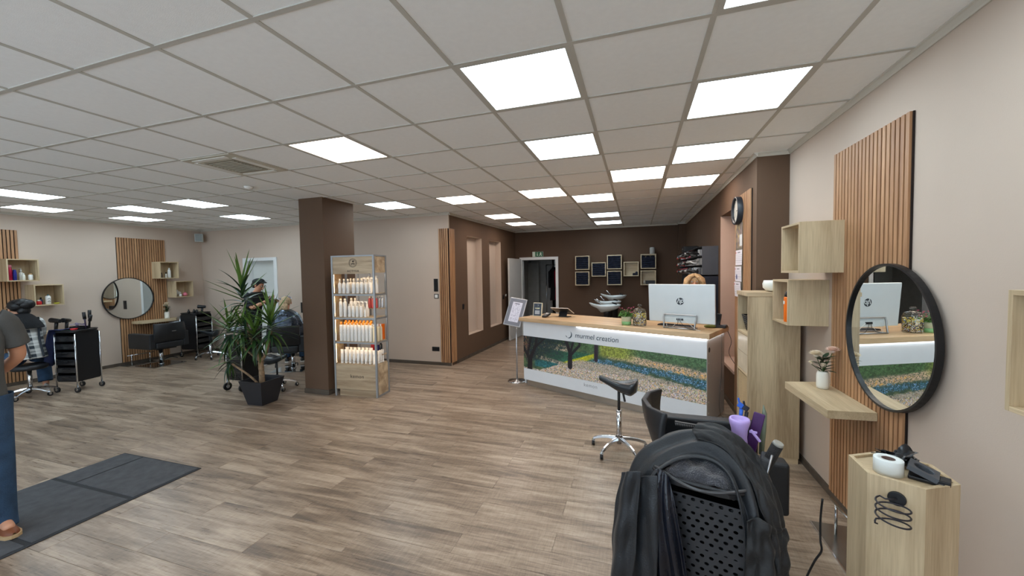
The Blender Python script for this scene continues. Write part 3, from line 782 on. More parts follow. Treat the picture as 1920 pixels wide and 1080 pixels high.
# ---------------- tall oak cabinet with cubbies beside the brown nib
t = thing('tall_cabinet', 'tall narrow oak cabinet with open cubbies between the counter and the slat panel', 'cabinet', (0, 0, 0))
CX0, CX1, CY0, CY1, CH = .93, 1.325, 3.87, 4.24, 1.49
th = .018
G().prism([(CX0-.008, CY0-.006), (CX1+.0, CY0-.006), (CX1, CY1), (CX0-.008, CY1)], CH-.035, CH).make('top_panel', OAK_X, t, bevel=.001)
G().bb((CX0, CY0, .05), (CX1, CY0+th, CH-.035)).make('side_panel', wood('oak_side_broad_grain', (204, 184, 150), (158, 136, 106), 'Z', grain=.6), t, bevel=.001)
G().bb((CX0, CY1-th, .05), (CX1, CY1, CH-.035)).make('side_panel', OAK_Z, t)
G().bb((CX1-.012, CY0+th, .05), (CX1, CY1-th, CH-.035)).make('back_panel', OAK_Z, t)
G().bb((CX0+.005, CY0+.005, 0), (CX1-.005, CY1, .05)).make('plinth', OAK_X, t)
for z in (1.10, .74, .40, .05): G().bb((CX0, CY0+th, z), (CX1-.012, CY1-th, z+th)).make('shelf_board', OAK_Y, t, bevel=.001)
G().bb((CX0+.002, CY0+th+.003, .93), (CX0+.02, CY1-th-.003, 1.095)).make('flap_door', plain('cream_gloss_front', (214, 200, 176), .25), t)
G().bb((CX0+.002, CY0+th+.003, .762), (CX0+.02, CY1-th-.003, .925)).make('flap_door', plain('cream_gloss_front', (214, 200, 176), .25), t)
g = G()
for k in range(24):
    for j in range(12):
        y = CY0+th+.02+j*.025; z = .43+k*.0125
        g.bb((CX0+.004, y, z), (CX0+.012, y+.021, z+.008))
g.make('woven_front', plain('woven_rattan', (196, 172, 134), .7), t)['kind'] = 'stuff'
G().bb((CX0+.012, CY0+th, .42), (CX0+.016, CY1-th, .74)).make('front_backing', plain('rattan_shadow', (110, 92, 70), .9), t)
G().bb((CX0, CY0+th, .075), (CX0+.018, CY1-th, .40)).make('lower_door', OAK_Z, t)
t = thing('wicker_basket', 'small black wicker basket in the top cubby of the tall oak cabinet', 'basket', (1.06, 4.05, 1.1185))
g = G()
for k in range(8):
    s = k/7; a_, b_ = .075+.03*s, .09+.035*s
    g.tube([(-a_, -b_, .006+.02*k), (a_, -b_, .006+.02*k), (a_, b_, .006+.02*k), (-a_, b_, .006+.02*k)], .006, 5, closed=True)
for k in range(14):
    for sx_, sy_ in ((-1, 0), (1, 0), (0, -1), (0, 1)):
        f = -1+2*k/13
        p = lambda s: ((.075+.03*s)*(sx_ if sx_ else f), (.09+.035*s)*(sy_ if sy_ else f), .004+.14*s)
        g.tube([p(0), p(1)], .0035, 4)
g.bb((-.075, -.09, 0), (.075, .09, .006)); g.make('weave', BLACKP, t)
t = thing('bowl', 'rounded white bowl on top of the tall oak cabinet', 'bowl', (1.20, 4.02, CH+.0005))
G().lathe([(.055, 0), (.09, .008), (.115, .035), (.118, .07), (.108, .1), (.1, .1), (.108, .068), (.1, .03), (.0, .012)], n=28).make('body', plain('glazed_white', (226, 228, 222), .3, var=.02), t)

# ---------------- clock and calendar on the brown side wall
t = thing('wall_clock', 'round black-rimmed wall clock high on slats above the calendar', 'clock', (XR2-.022, 4.84, 2.335), -PI/2)
n = 40; r = .152
G().grid([[(q*math.cos(2*PI*k/n), y, q*math.sin(2*PI*k/n)) for k in range(n)] for q, y in ((r, 0), (r, -.05), (r-.006, -.056), (r-.022, -.05), (r-.024, -.03))], closed=True).make('rim', plain('blue_black_rim', (38, 42, 50), .4), t)
G().add([((r-.023)*math.cos(2*PI*k/n), -.030, (r-.023)*math.sin(2*PI*k/n)) for k in range(n)], [tuple(range(n))]).make('dial', plain('clock_dial', (206, 206, 198), .5), t)
g = G()
for k in range(12): g.box(((r-.036)*math.sin(k*PI/6), -.031, (r-.036)*math.cos(k*PI/6)), (.004, .001, .016), ry=k*PI/6)
g.make('hour_mark', BLACKP, t)['kind'] = 'stuff'
G().box((.025, -.033, 0), (.06, .001, .005), ry=0).make('hour_hand', BLACKP, t); G().box((-.02, -.035, -.03), (.004, .001, .09), ry=.5).make('minute_hand', BLACKP, t)
t = thing('wall_calendar', 'long three-month paper calendar hanging on slats under the clock', 'calendar', (XR2-.026, 4.84, 1.50), -PI/2)
def pic(U, V):
    n1 = vnoise(U, V, 8, 10, 2); n2 = vnoise(U, V, 22, 6, 5)
    c = np.stack([.35+.45*n1, .30+.42*n1, .34+.4*n2*n1], 1); m = (U > .62) & (V < .55) & (V > .05); c[m] = [.85, .86, .86]
    return c
def month(seed):
    def f(U, V):
        c = np.ones((len(U), 3))*[.90, .89, .92]
        gx = (U*7) % 1; gz = (V*8) % 1
        t_ = (gx > .35) & (gx < .65) & (gz > .35) & (gz < .6) & (V < .72) & (V > .06) & (U > .05) & (U < .95)
        c[t_] = [.48, .47, .52]
        h = (V > .8) & (V < .86) & (U > .3) & (U < .7); c[h] = [.4, .4, .45]
        r_ = (U < .12) & (V > .78) & (V < .9); c[r_] = [.8, .5, .6]
        if seed == 1: m = (U-.25)**2+((V-.3)*.6)**2 < .012; c[m] = [.25, .3, .5]
        return c
    return f
sheet('picture_sheet', .28, .26, 40, 40, pic, t, (0, -.004, .43))
for k, z in enumerate((.24, .06, -.11)): sheet('month_sheet', .28, .165, 56, 34, month(k), t, (0, -.006-.002*k, z), (math.radians(2*k-1), 0, 0))
G().bb((-.142, -.003, -.11), (.142, 0, .70)).make('backing_card', plain('calendar_card', (120, 112, 100), .7), t)
# switches / sockets
def plate(label, loc, rz, w, h, mat, inner=None, name='wall_switch', cat='switch'):
    t = thing(name, label, cat, loc, rz)
    G().bb((-w/2, -.008, -h/2), (w/2, -.0003, h/2)).make('frame', mat, t, bevel=.002)
    k = max(1, int(round(h/w))) if h >= w else 1; kw = max(1, int(round(w/h))) if w > h else 1
    for i in range(k):
        for j in range(kw):
            cx = -w/2+w*(j+.5)/kw; cz = -h/2+h*(i+.5)/k; s = min(w/kw, h/k)*.36
            G().bb((cx-s, -.012, cz-s), (cx+s, -.006, cz+s)).make('rocker', inner or mat, t, bevel=.002)
    return t
plate('tall black triple switch plate beside the corner slats on the pale wall', (-3.535, YC, 1.49), 0, .085, .235, BLACKP)
plate('white switch in a black frame below the triple black switch', (-3.53, YC, 1.285), 0, .09, .085, BLACKP, WHITEP)
plate('wide black double socket low on the pale wall by the corner slats', (-3.57, YC, .30), 0, .15, .08, BLACKP, name='wall_socket', cat='socket')
def onwrl(s, z): return (-3.25+math.sin(AW)*s, YC+math.cos(AW)*s, z)
plate('small black switch on the brown wall before the first niche', onwrl(.505, 1.05), PI/2-AW, .07, .1, BLACKP)
plate('black switch on the brown wall beyond the second niche', onwrl(2.68, 1.10), PI/2-AW, .08, .1, BLACKP)
plate('tiny white button beside the rear door on the brown wall', onwrl(2.86, 1.13), PI/2-AW, .06, .06, WHITEP)
plate('vertical black control plate on the pale wall beside the white door', (-6.68, YC, 1.035), 0, .12, .22, BLACKP)
# wall speaker in the far left corner
t = thing('wall_speaker', 'small grey-white loudspeaker high in the far left corner', 'speaker', (-9.44, 6.22, 2.60), math.radians(50))
G().box((0, 0, 0), (.15, .12, .18)).make('cabinet', plain('speaker_white', (184, 190, 188), .5), t, bevel=.01)
G().bb((-.06, -.066, -.075), (.06, -.059, .075)).make('grille', plain('speaker_grille', (150, 158, 158), .7, bump=.5, bscale=400), t, bevel=.006)
G().bb((-.02, .06, -.02), (.02, .13, .02)).make('bracket', BLACKP, t)
# ================================================================ reception counter
ANG = math.radians(-24.91)
_n2 = Vector((math.cos(ANG), math.sin(ANG), 0)); _b2 = Vector((-math.sin(ANG), math.cos(ANG), 0))
CO = Vector((-1.607, 5.582, 0)) - _b2*.04
def cl(a, b, z=0.0): return CO + _n2*a + _b2*b + Vector((0, 0, z))
LEN, DEP = 2.56, .66
t = thing('reception_counter', 'white reception counter with a flower-meadow print and lit edge under its oak top', 'counter', CO, ANG)
G().bb((0, 0, .095), (LEN, .022, .965)).make('front_panel', plain('white_counter_front', (222, 226, 230), .32, var=.015), t, bevel=.001)
G().bb((LEN-.022, .0225, .03), (LEN, DEP, .965)).make('side_panel', plain('silver_grey_panel', (188, 184, 180), .4, var=.02), t, bevel=.001)
G().bb((0, .0225, .03), (.022, DEP, .965)).make('side_panel', WHITE, t)
G().bb((.03, .04, 0), (LEN-.03, .06, .095)).make('toe_kick', plain('brushed_steel_kick', (176, 168, 158), .25, .7, var=.03), t)
G().bb((.022, .35, .05), (LEN-.022, .37, .75)).make('inner_panel', WHITE, t)
G().bb((.022, .06, .72), (LEN-.022, .64, .74)).make('inner_desk', WHITE, t)
G().bb((-.035, -.06, .975), (LEN+.04, .69, 1.03)).make('worktop', wood('counter_oak_top', (214, 184, 146), (178, 146, 108), 'X', rough=.35, grain=.8), t, bevel=.002)
G().bb((.02, .01, .962), (LEN-.02, .6, .9755)).make('worktop_support', WHITE, t)
LED = glow('led_strip_white', (.90, .95, 1.0), 7.0)
G().bb((.95, -.018, .9665), (LEN, -.004, .9742)).make('led_strip', LED, t)
G().bb((LEN+.004, -.004, .9665), (LEN+.016, DEP-.02, .9742)).make('led_strip', LED, t)
for (y, z) in ((.10, .70), (.10, .28), (.10, .16), (.60, .62), (.60, .30)): G().cyl((LEN, y-.04, z), (LEN+.003, y-.04, z), .007, n=10).make('screw_cap', WHITEP, t)
G().cyl((LEN, .08, .84), (LEN+.002, .08, .84), .028, n=20).make('cable_hole', plain('hole_shadow', (70, 66, 64), .8), t)
def mural(U, V):
    N = len(U); rng = np.random.RandomState(3)
    n1 = vnoise(U, V, 26, 6, 1); n2 = vnoise(U, V, 90, 18, 2); n3 = vnoise(U, V, 190, 38, 3); n5 = vnoise(U, V, 430, 86, 6); n4 = .5*n3+.5*n5
    def ss(x, a, b): t = np.clip((x-a)/(b-a), 0, 1); return (t*t*(3-2*t))
    def lay(c, m, col, var=.25):
        col = np.array(col)[None, :]*(1+var*(n4[:, None]-.5)*2)
        return c*(1-m[:, None])+np.clip(col, 0, 1)*m[:, None]
    c = np.zeros((N, 3)); c[:] = [.24, .34, .27]; c = lay(c, ss(n2, .3, .8), [.36, .43, .30])
    top = ss(V, .80-.06*U+.04*n1, .86-.06*U+.04*n1); c = lay(c, top, [.30, .42, .28], .5)
    # far flower stripe falling to the right
    line = .86-.14*U-.26*np.clip(U-.62, 0, 1)
    c = lay(c, (1-ss(np.abs(V-line), .05, .11+.04*n1))*ss(n5, .25, .55)*ss(U, .50, .58), [.86, .74, .64], .22)
    m = (1-ss(np.abs(V-line+.02), .03, .08))*ss(n3, .55, .8)*ss(U, .70, .8); c = lay(c, m, [.88, .68, .40], .2)
    # green slope behind the middle tree, pale blossoms over it
    c = lay(c, ss(U, .15, .19)*(1-ss(U, .44, .50))*ss(V, .34, .42)*(1-ss(V, .70, .78)), [.20, .40, .32], .5)
    c = lay(c, ss(U, .10, .15)*(1-ss(U, .30, .34))*ss(V, .66, .72)*(1-ss(V, .84, .9))*ss(n5, .3, .55), [.80, .70, .62], .25)
    # yellow band
    yb = 1-ss(np.abs(V-(.34+1.9*(U-.29))), .05, .09); c = lay(c, yb*ss(U, .27, .30)*(1-ss(U, .46, .49)), [.74, .74, .20], .35)
    c = lay(c, ss(U, .49, .52)*(1-ss(U, .62, .72))*ss(V, .66, .78), [.56, .60, .28], .5)
    # blue band on the right
    lo = .52-.26*np.clip(U-.50, 0, 1)-.20*np.clip(U-.75, 0, 1); hi = lo+.13+.16*np.clip(U-.55, 0, 1)+.10*(n2-.5); lo = lo+.10*(n1-.5)
    mb = ss(V, lo-.03, lo+.04)*(1-ss(V, hi-.04, hi+.03))*ss(U, .42, .50); c = lay(c, mb*ss(n4, .22, .42), [.17, .36, .42], .6)
    c = lay(c, mb*ss(n5, .62, .8), [.55, .70, .86], .2)
    c = lay(c, (1-ss(U, .30, .36))*ss(U, .07, .10)*ss(V, .10, .16)*(1-ss(V, .30, .38)), [.16, .40, .42], .6)
    c = lay(c, ss(U, .08, .12)*(1-ss(U, .26, .32))*(1-ss(np.abs(V-.43+.5*(U-.1)), .03, .07))*ss(n5, .3, .5), [.84, .74, .66], .2)
    # near meadow
    edge = .02+.50*np.clip((U-.12)/.26, 0, 1)-.10*np.clip(U-.45, 0, 1)-.42*np.clip(U-.58, 0, 1)
    near = 1-ss(V, edge-.03+.05*(n2-.5), edge+.03+.05*(n2-.5)); c = lay(c, near, [.60, .58, .52], .45)
    c = lay(c, near*ss(n2, .55, .8)*(1-ss(V, .1, .25)), [.34, .38, .34], .4)
    pal = np.array([[.96, .90, .84], [.94, .80, .78], [.90, .78, .84], [.97, .86, .66], [.96, .76, .50], [.86, .88, .96], [.80, .80, .52], [.98, .95, .92]])
    nv, nu = mural.nz+1, mural.nx+1; img = c.reshape(nv, nu, 3)
    nf = 16000; fu = rng.rand(nf); fv = rng.rand(nf)*.66; rr_ = rng.rand(nf)
    for k in np.argsort(-fv):
        e = .02+.50*min(1, max(0, (fu[k]-.12)/.26))-.10*max(0, fu[k]-.45)-.42*max(0, fu[k]-.58)
        if fv[k] > e+.02: continue
        i = int(fv[k]*(nv-1)); j = int(fu[k]*(nu-1)); s_ = 1 if fv[k] > .3 or rr_[k] < .4 else 2
        img[i:i+s_, j:j+s_] = pal[int(rng.rand()*8)]*(.86+.18*rng.rand())
    c = img.reshape(-1, 3)
    c = lay(c, (1-ss(U, .30, .40))*ss(V, .72-.3*(.3-U), .95)*ss(n3, .2, .5), [.12, .17, .19], .6)
    def stroke(pts):
        m = np.zeros(N)
        for (u0, v0_, u1, v1, w0, w1) in pts:
            d = np.array([(u1-u0)*5.2, v1-v0_]); tt = np.clip(((U-u0)*5.2*d[0]+(V-v0_)*d[1])/(d@d), 0, 1)
            dist = np.hypot((U-u0)*5.2-tt*d[0], (V-v0_)-tt*d[1]); m = np.maximum(m, 1-ss(dist, (w0+(w1-w0)*tt)*.85, (w0+(w1-w0)*tt)*1.1+.01*n3))
        return m
    fol = (1-ss(np.hypot((U-.06)*4.4, (V-1.02)*1.0)+.25*(n2-.5), .60, .80))*ss(n4, .30, .45); c = lay(c, fol, [.13, .17, .20], .6)
    c = lay(c, fol*ss(n5, .72, .85)*(1-ss(U, .04, .05)), [.78, .54, .38], .2)
    c = lay(c, (1-ss(np.hypot((U-.20)*4.6, (V-.70)*1.1)+.2*(n2-.5), .34, .46))*ss(n4, .45, .58), [.15, .22, .23], .5)
    c = lay(c, stroke([(.045, -.05, .05, .35, .10, .085), (.05, .3, .095, .8, .06, .045), (.095, .8, .10, 1.05, .045, .05), (.045, .3, .0, .65, .05, .04), (.03, .45, .06, 1.0, .035, .035), (.09, .7, .16, 1.0, .035, .02)]), [.13, .13, .15], .2)
    c = lay(c, stroke([(.325, .30, .327, .68, .075, .065), (.327, .66, .30, 1.05, .055, .05), (.327, .66, .35, 1.05, .035, .03), (.33, .62, .385, .92, .04, .03), (.385, .9, .388, 1.05, .03, .035)]), [.13, .13, .16], .2)
    c = lay(c, stroke([(.482, .60, .484, 1.05, .055, .055)]), [.18, .15, .20], .2)
    return c
mural.nx, mural.nz = 620, 118
mo = sheet('meadow_print', LEN-.004, .49, mural.nx, mural.nz, mural, t, (LEN/2, -.0012, .265), mat=painted('glossy_print', rough=.3))
INK = plain('dark_teal_ink', (56, 76, 88), .5, var=0)
GREYI = plain('grey_ink', (146, 150, 156), .5, var=0)
text('shop_name_lettering', 'murmel creation', .094, INK, t, (1.235, -.0018, .845), (PI/2, 0, 0), shear=.12, extrude=.0004)
g = G()
for a0, a1, r, w in ((-1.9, .9, .052, .013), (3.5, 4.3, .05, .008)):
    pts = [(.815+r*math.cos(a0+(a1-a0)*k/12), -.0018, .850+r*math.sin(a0+(a1-a0)*k/12)) for k in range(13)]
    rows = []
    for k, p in enumerate(pts):
        a = a0+(a1-a0)*k/12; ww = w*math.sin(PI*(k+.5)/13)
        rows.append([(.815+(r-ww)*math.cos(a), -.0018, .850+(r-ww)*math.sin(a)), (.815+(r+ww*.4)*math.cos(a), -.0018, .850+(r+ww*.4)*math.sin(a))])
    g.grid(rows)
g.make('crescent_mark', INK, t)
text('supplier_lettering', 'kemon', .066, GREYI, t, (1.15, -.0018, .205), (PI/2, 0, 0), extrude=.0004, space=1.15)

# things on the counter
def on(a, b, z=1.0305): return cl(a, b, z)
# monitor
t = thing('computer_monitor', 'large white-backed desktop computer with round dark logo on the counter', 'computer', on(2.225, .17), ANG+math.radians(2))
MW, MH = .725, .44
SIL = plain('silver_white_shell', (206, 212, 214), .35, .15, var=.02)
g = G(); R = Matrix.Rotation(math.radians(-4), 3, 'X')
G().box((0, .02, .065+MH/2), (MW, .028, MH), rx=math.radians(4)).make('shell', SIL, t, bevel=.008, seg=3)
G().box((0, .0362, .065+MH/2), (MW-.02, .004, MH-.04), rx=math.radians(4)).make('screen', plain('dark_screen', (16, 18, 22), .1), t)
G().box((0, .0, .10), (.34, .02, .07)).make('port_cover', plain('port_cover_white', (196, 204, 206), .4), t, bevel=.004)
lg = bpy.data.objects.new('logo_disc', G().cyl((0, 0, 0), (0, -.0015, 0), .041, n=40).mesh('logo_disc', plain('logo_dark', (38, 44, 52), .3, var=0))); COL.objects.link(lg); lg.parent = t
lg.location = (0, .0035, .31); lg.rotation_euler = (math.radians(4), 0, 0)
text('logo_lettering', 'hp', .078, SIL, lg, (0, -.0022, .008), (PI/2, 0, 0), shear=.35, extrude=.0004, bold=.0012, space=.95)
g = G()
fr_ = smooth_pts([(-.165, -.05, .004), (-.170, -.035, .06), (-.178, -.02, .125), (-.170, -.015, .15), (-.15, -.014, .158), (.15, -.014, .158), (.170, -.015, .15), (.178, -.02, .125), (.170, -.035, .06), (.165, -.05, .004)], 4)
g.tube(fr_, .0085, 8); g.tube([(-.165, -.05, .008), (.165, -.05, .008)], .008, 8); g.tube([(-.165, -.05, .006), (-.16, .10, .006), (.16, .10, .006), (.165, -.05, .006)], .006, 8)
g.make('stand_frame', ALU, t)
g = G()
for x in (-.03, -.012, .004, .022, .034): g.box((x, -.012, .105), (.009, .012, .022))
g.make('plug', BLACKP, t)['kind'] = 'stuff'
g = G(); g.tube(smooth_pts([(0, -.014, .1), (.03, -.03, .06), (.09, -.055, .02), (.16, -.06, .008), (.19, -.05, .006)]), .0022, 6)
g.tube(smooth_pts([(-.02, -.014, .1), (-.02, -.03, .05), (-.07, -.04, .02), (-.12, -.045, .012)]), .0022, 6); g.make('cable', BLACKP, t)
g = G(); g.tube(smooth_pts([(.03, -.014, .11), (.10, -.03, .07), (.19, -.06, .008), (.24, -.09, .004)]), .0018, 6); g.tube(smooth_pts([(-.03, -.014, .1), (-.06, -.03, .03), (-.13, -.03, .01), (-.15, .0, .06)]), .0018, 6)
g.make('cable', WHITEP, t)
t = thing('keyboard', 'dark slim keyboard lying under the monitor stand', 'keyboard', on(2.11, .36), ANG)
G().bb((-.2, -.06, 0), (.2, .06, .012)).make('base', BLACKP, t, bevel=.003)
g = G()
for i in range(15):
    for j in range(5): g.bb((-.193+i*.0258, -.054+j*.022, .012), (-.171+i*.0258, -.036+j*.022, .016))
g.make('keys', plain('key_grey', (46, 48, 52), .5), t)['kind'] = 'stuff'
# phone with cradle
t = thing('desk_phone', 'black cordless phone upright in its cradle right of the monitor', 'phone', on(2.535, .50), ANG)
G().bb((-.05, -.05, 0), (.09, .05, .03)).make('cradle', BLACKP, t, bevel=.008)
G().box((.0, .01, .085), (.048, .03, .15), rx=-.15, ry=.12).make('handset', BLACKP, t, bevel=.008)
G().bb((.05, -.03, .03), (.085, .03, .036)).make('keypad', plain('keypad_grey', (90, 92, 96), .5), t)
t = thing('spectacle_case', 'olive green soft case beside the cordless phone', 'case', on(2.47, .42), ANG+.5)
G().ball((0, 0, .018), (.065, .03, .018), 16, 8).make('body', plain('olive_fabric', (106, 112, 52), .7, bump=.3, bscale=300), t)
# candy jar
t = thing('candy_jar', 'lidded glass jar full of small wrapped chocolates on the counter', 'jar', on(1.765, .125), ANG)
n = 28
G().lathe([(.0, .001), (.078, .001), (.083, .012), (.083, .155), (.074, .178), (.066, .185), (.063, .185), (.071, .176), (.0795, .154), (.0795, .014), (.074, .006), (.0, .006)], n=n).make('glass_body', THIN_GLASS, t)
G().lathe([(.072, .186), (.074, .191), (.06, .204), (.03, .215), (.014, .22), (.012, .227), (.024, .236), (.028, .247), (.022, .258), (.0, .262)], n=n).make('glass_lid', THIN_GLASS, t)
pal = [plain('gold_foil', (196, 160, 70), .3, .6), plain('silver_foil', (200, 200, 206), .3, .6), plain('brown_foil', (104, 70, 50), .35, .4), plain('yellow_foil', (226, 206, 80), .3, .3), plain('blue_foil', (70, 90, 170), .3, .5), plain('dark_foil', (50, 44, 46), .3, .5)]
rnd = random.Random(9); gs = [G() for _ in pal]
for k in range(520):
    z = .014+.135*rnd.random()
    a = rnd.random()*6.28; r = (.073*math.sqrt(rnd.random()) if rnd.random() < .25 else .070+.004*rnd.random())
    w = [1, 4, 3, 1, .5, 3] if z < .10 else [3, 2, 1, 5, .3, 1]
    i = rnd.choices(range(6), w)[0]
    R = Matrix.Rotation(rnd.random()*6, 3, 'X') @ Matrix.Rotation(rnd.random()*6, 3, 'Z')
    s = .0075; vs = [R @ Vector(p)*s+Vector((r*math.cos(a), r*math.sin(a), z)) for p in ((1, 0, 0), (-1, 0, 0), (0, .9, 0), (0, -.9, 0), (0, 0, .7), (0, 0, -.7))]
    gs[i].add(vs, [(0, 2, 4), (2, 1, 4), (1, 3, 4), (3, 0, 4), (2, 0, 5), (1, 2, 5), (3, 1, 5), (0, 3, 5)])
for i, g in enumerate(gs): g.make('wrapped_chocolates', pal[i], t)['kind'] = 'stuff'
# small brown bottle beside
bottle('small amber bottle with white cap behind the candy jar', on(1.69, .21), .018, .10, plain('amber_glass', (120, 66, 26), .15), WHITEP, .02, .5)
# pot of pink flowers
t = thing('potted_flowers', 'green and cream striped pot of small pink flowers on the counter', 'potted plant', on(1.60, .115), ANG)
G().lathe([(.052, 0), (.056, .004), (.0585, .045)], n=28).make('pot_base_band', plain('green_glaze', (122, 168, 110), .3), t)
G().lathe([(.0586, .045), (.063, .10), (.064, .102), (.060, .102), (.058, .09), (.0, .088)], n=28).make('pot', plain('pale_green_cream_glaze', (206, 214, 188), .3), t)
lv = G(); fl = G(); rnd = random.Random(12); st = G()
for k in range(240):
    a = rnd.random()*6.28; r = .085*math.sqrt(rnd.random()); z = .105+.085*rnd.random()*(1.1-r/.1)
    c0 = Vector((r*math.cos(a)-.01, r*math.sin(a), z)); R = Matrix.Rotation(rnd.random()*6.28, 3, 'Z') @ Matrix.Rotation(-.5+rnd.random()*1.4, 3, 'X')
    lv.grid([[R @ Vector(p)+c0 for p in q] for q in leaf_mesh(.022+.014*rnd.random(), .014, .2, 3)])
lv.make('foliage', plain('fresh_green_leaf', (84, 140, 52), .45, var=.3), t)['kind'] = 'stuff'
for k in range(15):
    a = rnd.random()*6.28; r = .03+.07*rnd.random(); z = .15+.07*rnd.random(); 
    if k < 7: a = -.3+rnd.random()*1.2; r = .05+.05*rnd.random()
    c0 = Vector((r*math.cos(a)+.01, r*math.sin(a)*.7-.02, z)); st.tube([(0, 0, .1), (c0.x*.6, c0.y*.6, z*.8), c0], .0014, 4)
    for p in range(6):
        b0 = p*PI/3; d = Vector((math.cos(b0), math.sin(b0), .25))*.0125; s = Vector((-math.sin(b0), math.cos(b0), 0))*.0055
        fl.add([c0, c0+d*.6+s, c0+d, c0+d*.6-s], [(0, 1, 2, 3)])
    fl.ball(c0, .0045, 6, 4)
fl.make('blossoms', plain('pink_blossom', (224, 86, 140), .5, var=.25, scale=30), t)['kind'] = 'stuff'; st.make('stems', STEM, t)['kind'] = 'stuff'
# framed notice (the matrix code is left out), card terminal, tablet
t = thing('framed_notice', 'small cream-framed dark notice standing at the left end of the counter', 'picture frame', on(.105, .21), ANG+.12)
R_ = (math.radians(-8), 0, 0)
def rot_part(o, r): o.rotation_euler = r; return o
g = G()
for a_, c_ in (((-.078, 0), (-.068, .205)), ((.068, 0), (.078, .205)), ((-.068, 0), (.068, .01)), ((-.068, .195), (.068, .205))): g.bb((a_[0], -.008, a_[1]), (c_[0], .006, c_[1]))
rot_part(g.make('frame', plain('cream_frame', (222, 214, 186), .4), t), R_)
def notice(U, V):
    c = np.ones((len(U), 3))*[.20, .25, .31]
    c[(np.abs(U-.5) < .30) & (np.abs(V-.60) < .045) & (vnoise(U, V, 40, 10, 3) > .35)] = [.80, .80, .66]
    c[(np.abs(U-.5) < .22) & (np.abs(V-.52) < .008)] = [.6, .62, .62]
    c[(np.abs(U-.5) < .3) & (np.abs(V-.28) < .15)] = [.62, .65, .68]
    d = np.hypot(U-.52, (V-.84)*1.4); c[(d > .06) & (d < .085) & (U > .5)] = [.7, .75, .78]
    return c
o = sheet('notice_print', .137, .187, 44, 60, notice, t, (0, -.0085, .009)); rot_part(o, R_)
G().box((0, .05, .07), (.05, .003, .15), rx=.5).make('easel_foot', BLACKP, t)
t = thing('card_terminal', 'black card payment terminal with small keypad on the counter', 'card terminal', on(.30, .17), ANG+.1)
G().box((0, .01, .03), (.075, .14, .03), rx=.25).make('body', plain('terminal_black', (44, 44, 46), .4), t, bevel=.008)
G().box((0, .045, .0545), (.055, .04, .002), rx=.25).make('screen', plain('terminal_screen', (84, 90, 92), .15), t)
g = G()
for i in range(3):
    for j in range(4): g.box((-.02+i*.02, -.045+j*.015, .032+j*.004), (.014, .010, .005), rx=.25)
g.make('keys', plain('terminal_keys', (120, 120, 120), .5), t)['kind'] = 'stuff'
t = thing('tablet_computer', 'white-edged tablet tilted on a dark stand, seen from behind', 'tablet', on(.46, .36), ANG+.1)
G().box((0, 0, .095), (.30, .009, .20), rx=math.radians(64)).make('shell', plain('tablet_shell', (206, 200, 194), .4), t, bevel=.003)
G().box((0, .003, .0895), (.28, .004, .18), rx=math.radians(64)).make('underside', BLACKP, t)
G().prism([(-.07, .0), (.07, .0), (.10, .09), (-.10, .09)], 0, .008).make('stand_base', BLACKP, t)
G().box((0, .03, .05), (.13, .015, .11), rx=-.5).make('stand_arm', BLACKP, t, bevel=.004)
pts = smooth_pts([on(.28, .30, 1.033), on(.12, .36, 1.033), on(.02, .28, 1.034), on(-.02, .20, 1.036), on(.04, .12, 1.036)])
tag(G().tube(pts, .003, 6).make('white_cable', WHITEP), 'white cable looping behind the small framed notice', 'cable')
# hanging cords right of the counter
pts = smooth_pts([cl(LEN+.012, .50, .955), cl(LEN+.012, .51, .8), cl(LEN+.016, .49, .6), cl(LEN+.014, .48, .45), cl(LEN+.012, .44, .3), cl(LEN+.014, .42, .12), cl(LEN+.03, .48, .006), cl(LEN+.09, .62, .006)])
tag(G().tube(pts, .0028, 6).make('hanging_cable', plain('grey_cable', (96, 92, 90), .5)), 'thin grey cable hanging down the silver end of the counter', 'cable')
pts = smooth_pts([cl(LEN+.02, .70, .98), cl(LEN+.06, .72, .85), cl(LEN+.03, .74, .7), cl(LEN+.10, .76, .55), cl(LEN+.12, .78, .42), cl(LEN+.10, .80, .25), cl(LEN+.22, .84, .006)])
tag(G().tube(pts, .003, 6).make('hanging_cable', plain('dark_cable', (50, 46, 46), .5)), 'dark cable hanging free between counter and window recess', 'cable')

# framed menu on a chrome floor stand
t = thing('menu_stand', 'silver-framed price list on a slim chrome floor stand left of the counter', 'sign stand', (-1.79, 5.73, 0), math.radians(-12))
G().lathe([(.145, 0), (.145, .008), (.13, .016), (.03, .022), (.014, .035), (.0, .036)], n=32).make('base', CHROME, t)
G().cyl((0, 0, .03), (0, 0, .92), .011).make('pole', plain('satin_pole', (190, 192, 196), .25, .8), t)
hold = G().bb((-.15, -.012, -.225), (.15, .008, .225)).make('frame', plain('silver_frame', (190, 192, 196), .3, .7), t, bevel=.006)
hold.location = (0, -.02, 1.085); hold.rotation_euler = (math.radians(-22), math.radians(7), 0)
def menu(U, V):
    c = np.ones((len(U), 3))*[.47, .48, .52]
    p = (np.abs(U-.52) < .31) & (np.abs(V-.5) < .38); c[p] = [.83, .83, .88]
    lines = p & ((V*34) % 1 < .38) & (vnoise(U, V, 26, 34, 8) > .42) & (U > .26) & (U < .78) & (V < .84) & (V > .15); c[lines] = [.58, .58, .66]
    h = (np.abs(U-.52) < .16) & (np.abs(V-.82) < .012); c[h] = [.3, .3, .36]
    return c
o = sheet('price_list', .268, .418, 70, 110, menu, hold, (0, -.0128, -.209), mat=painted('paper_print', rough=.35))

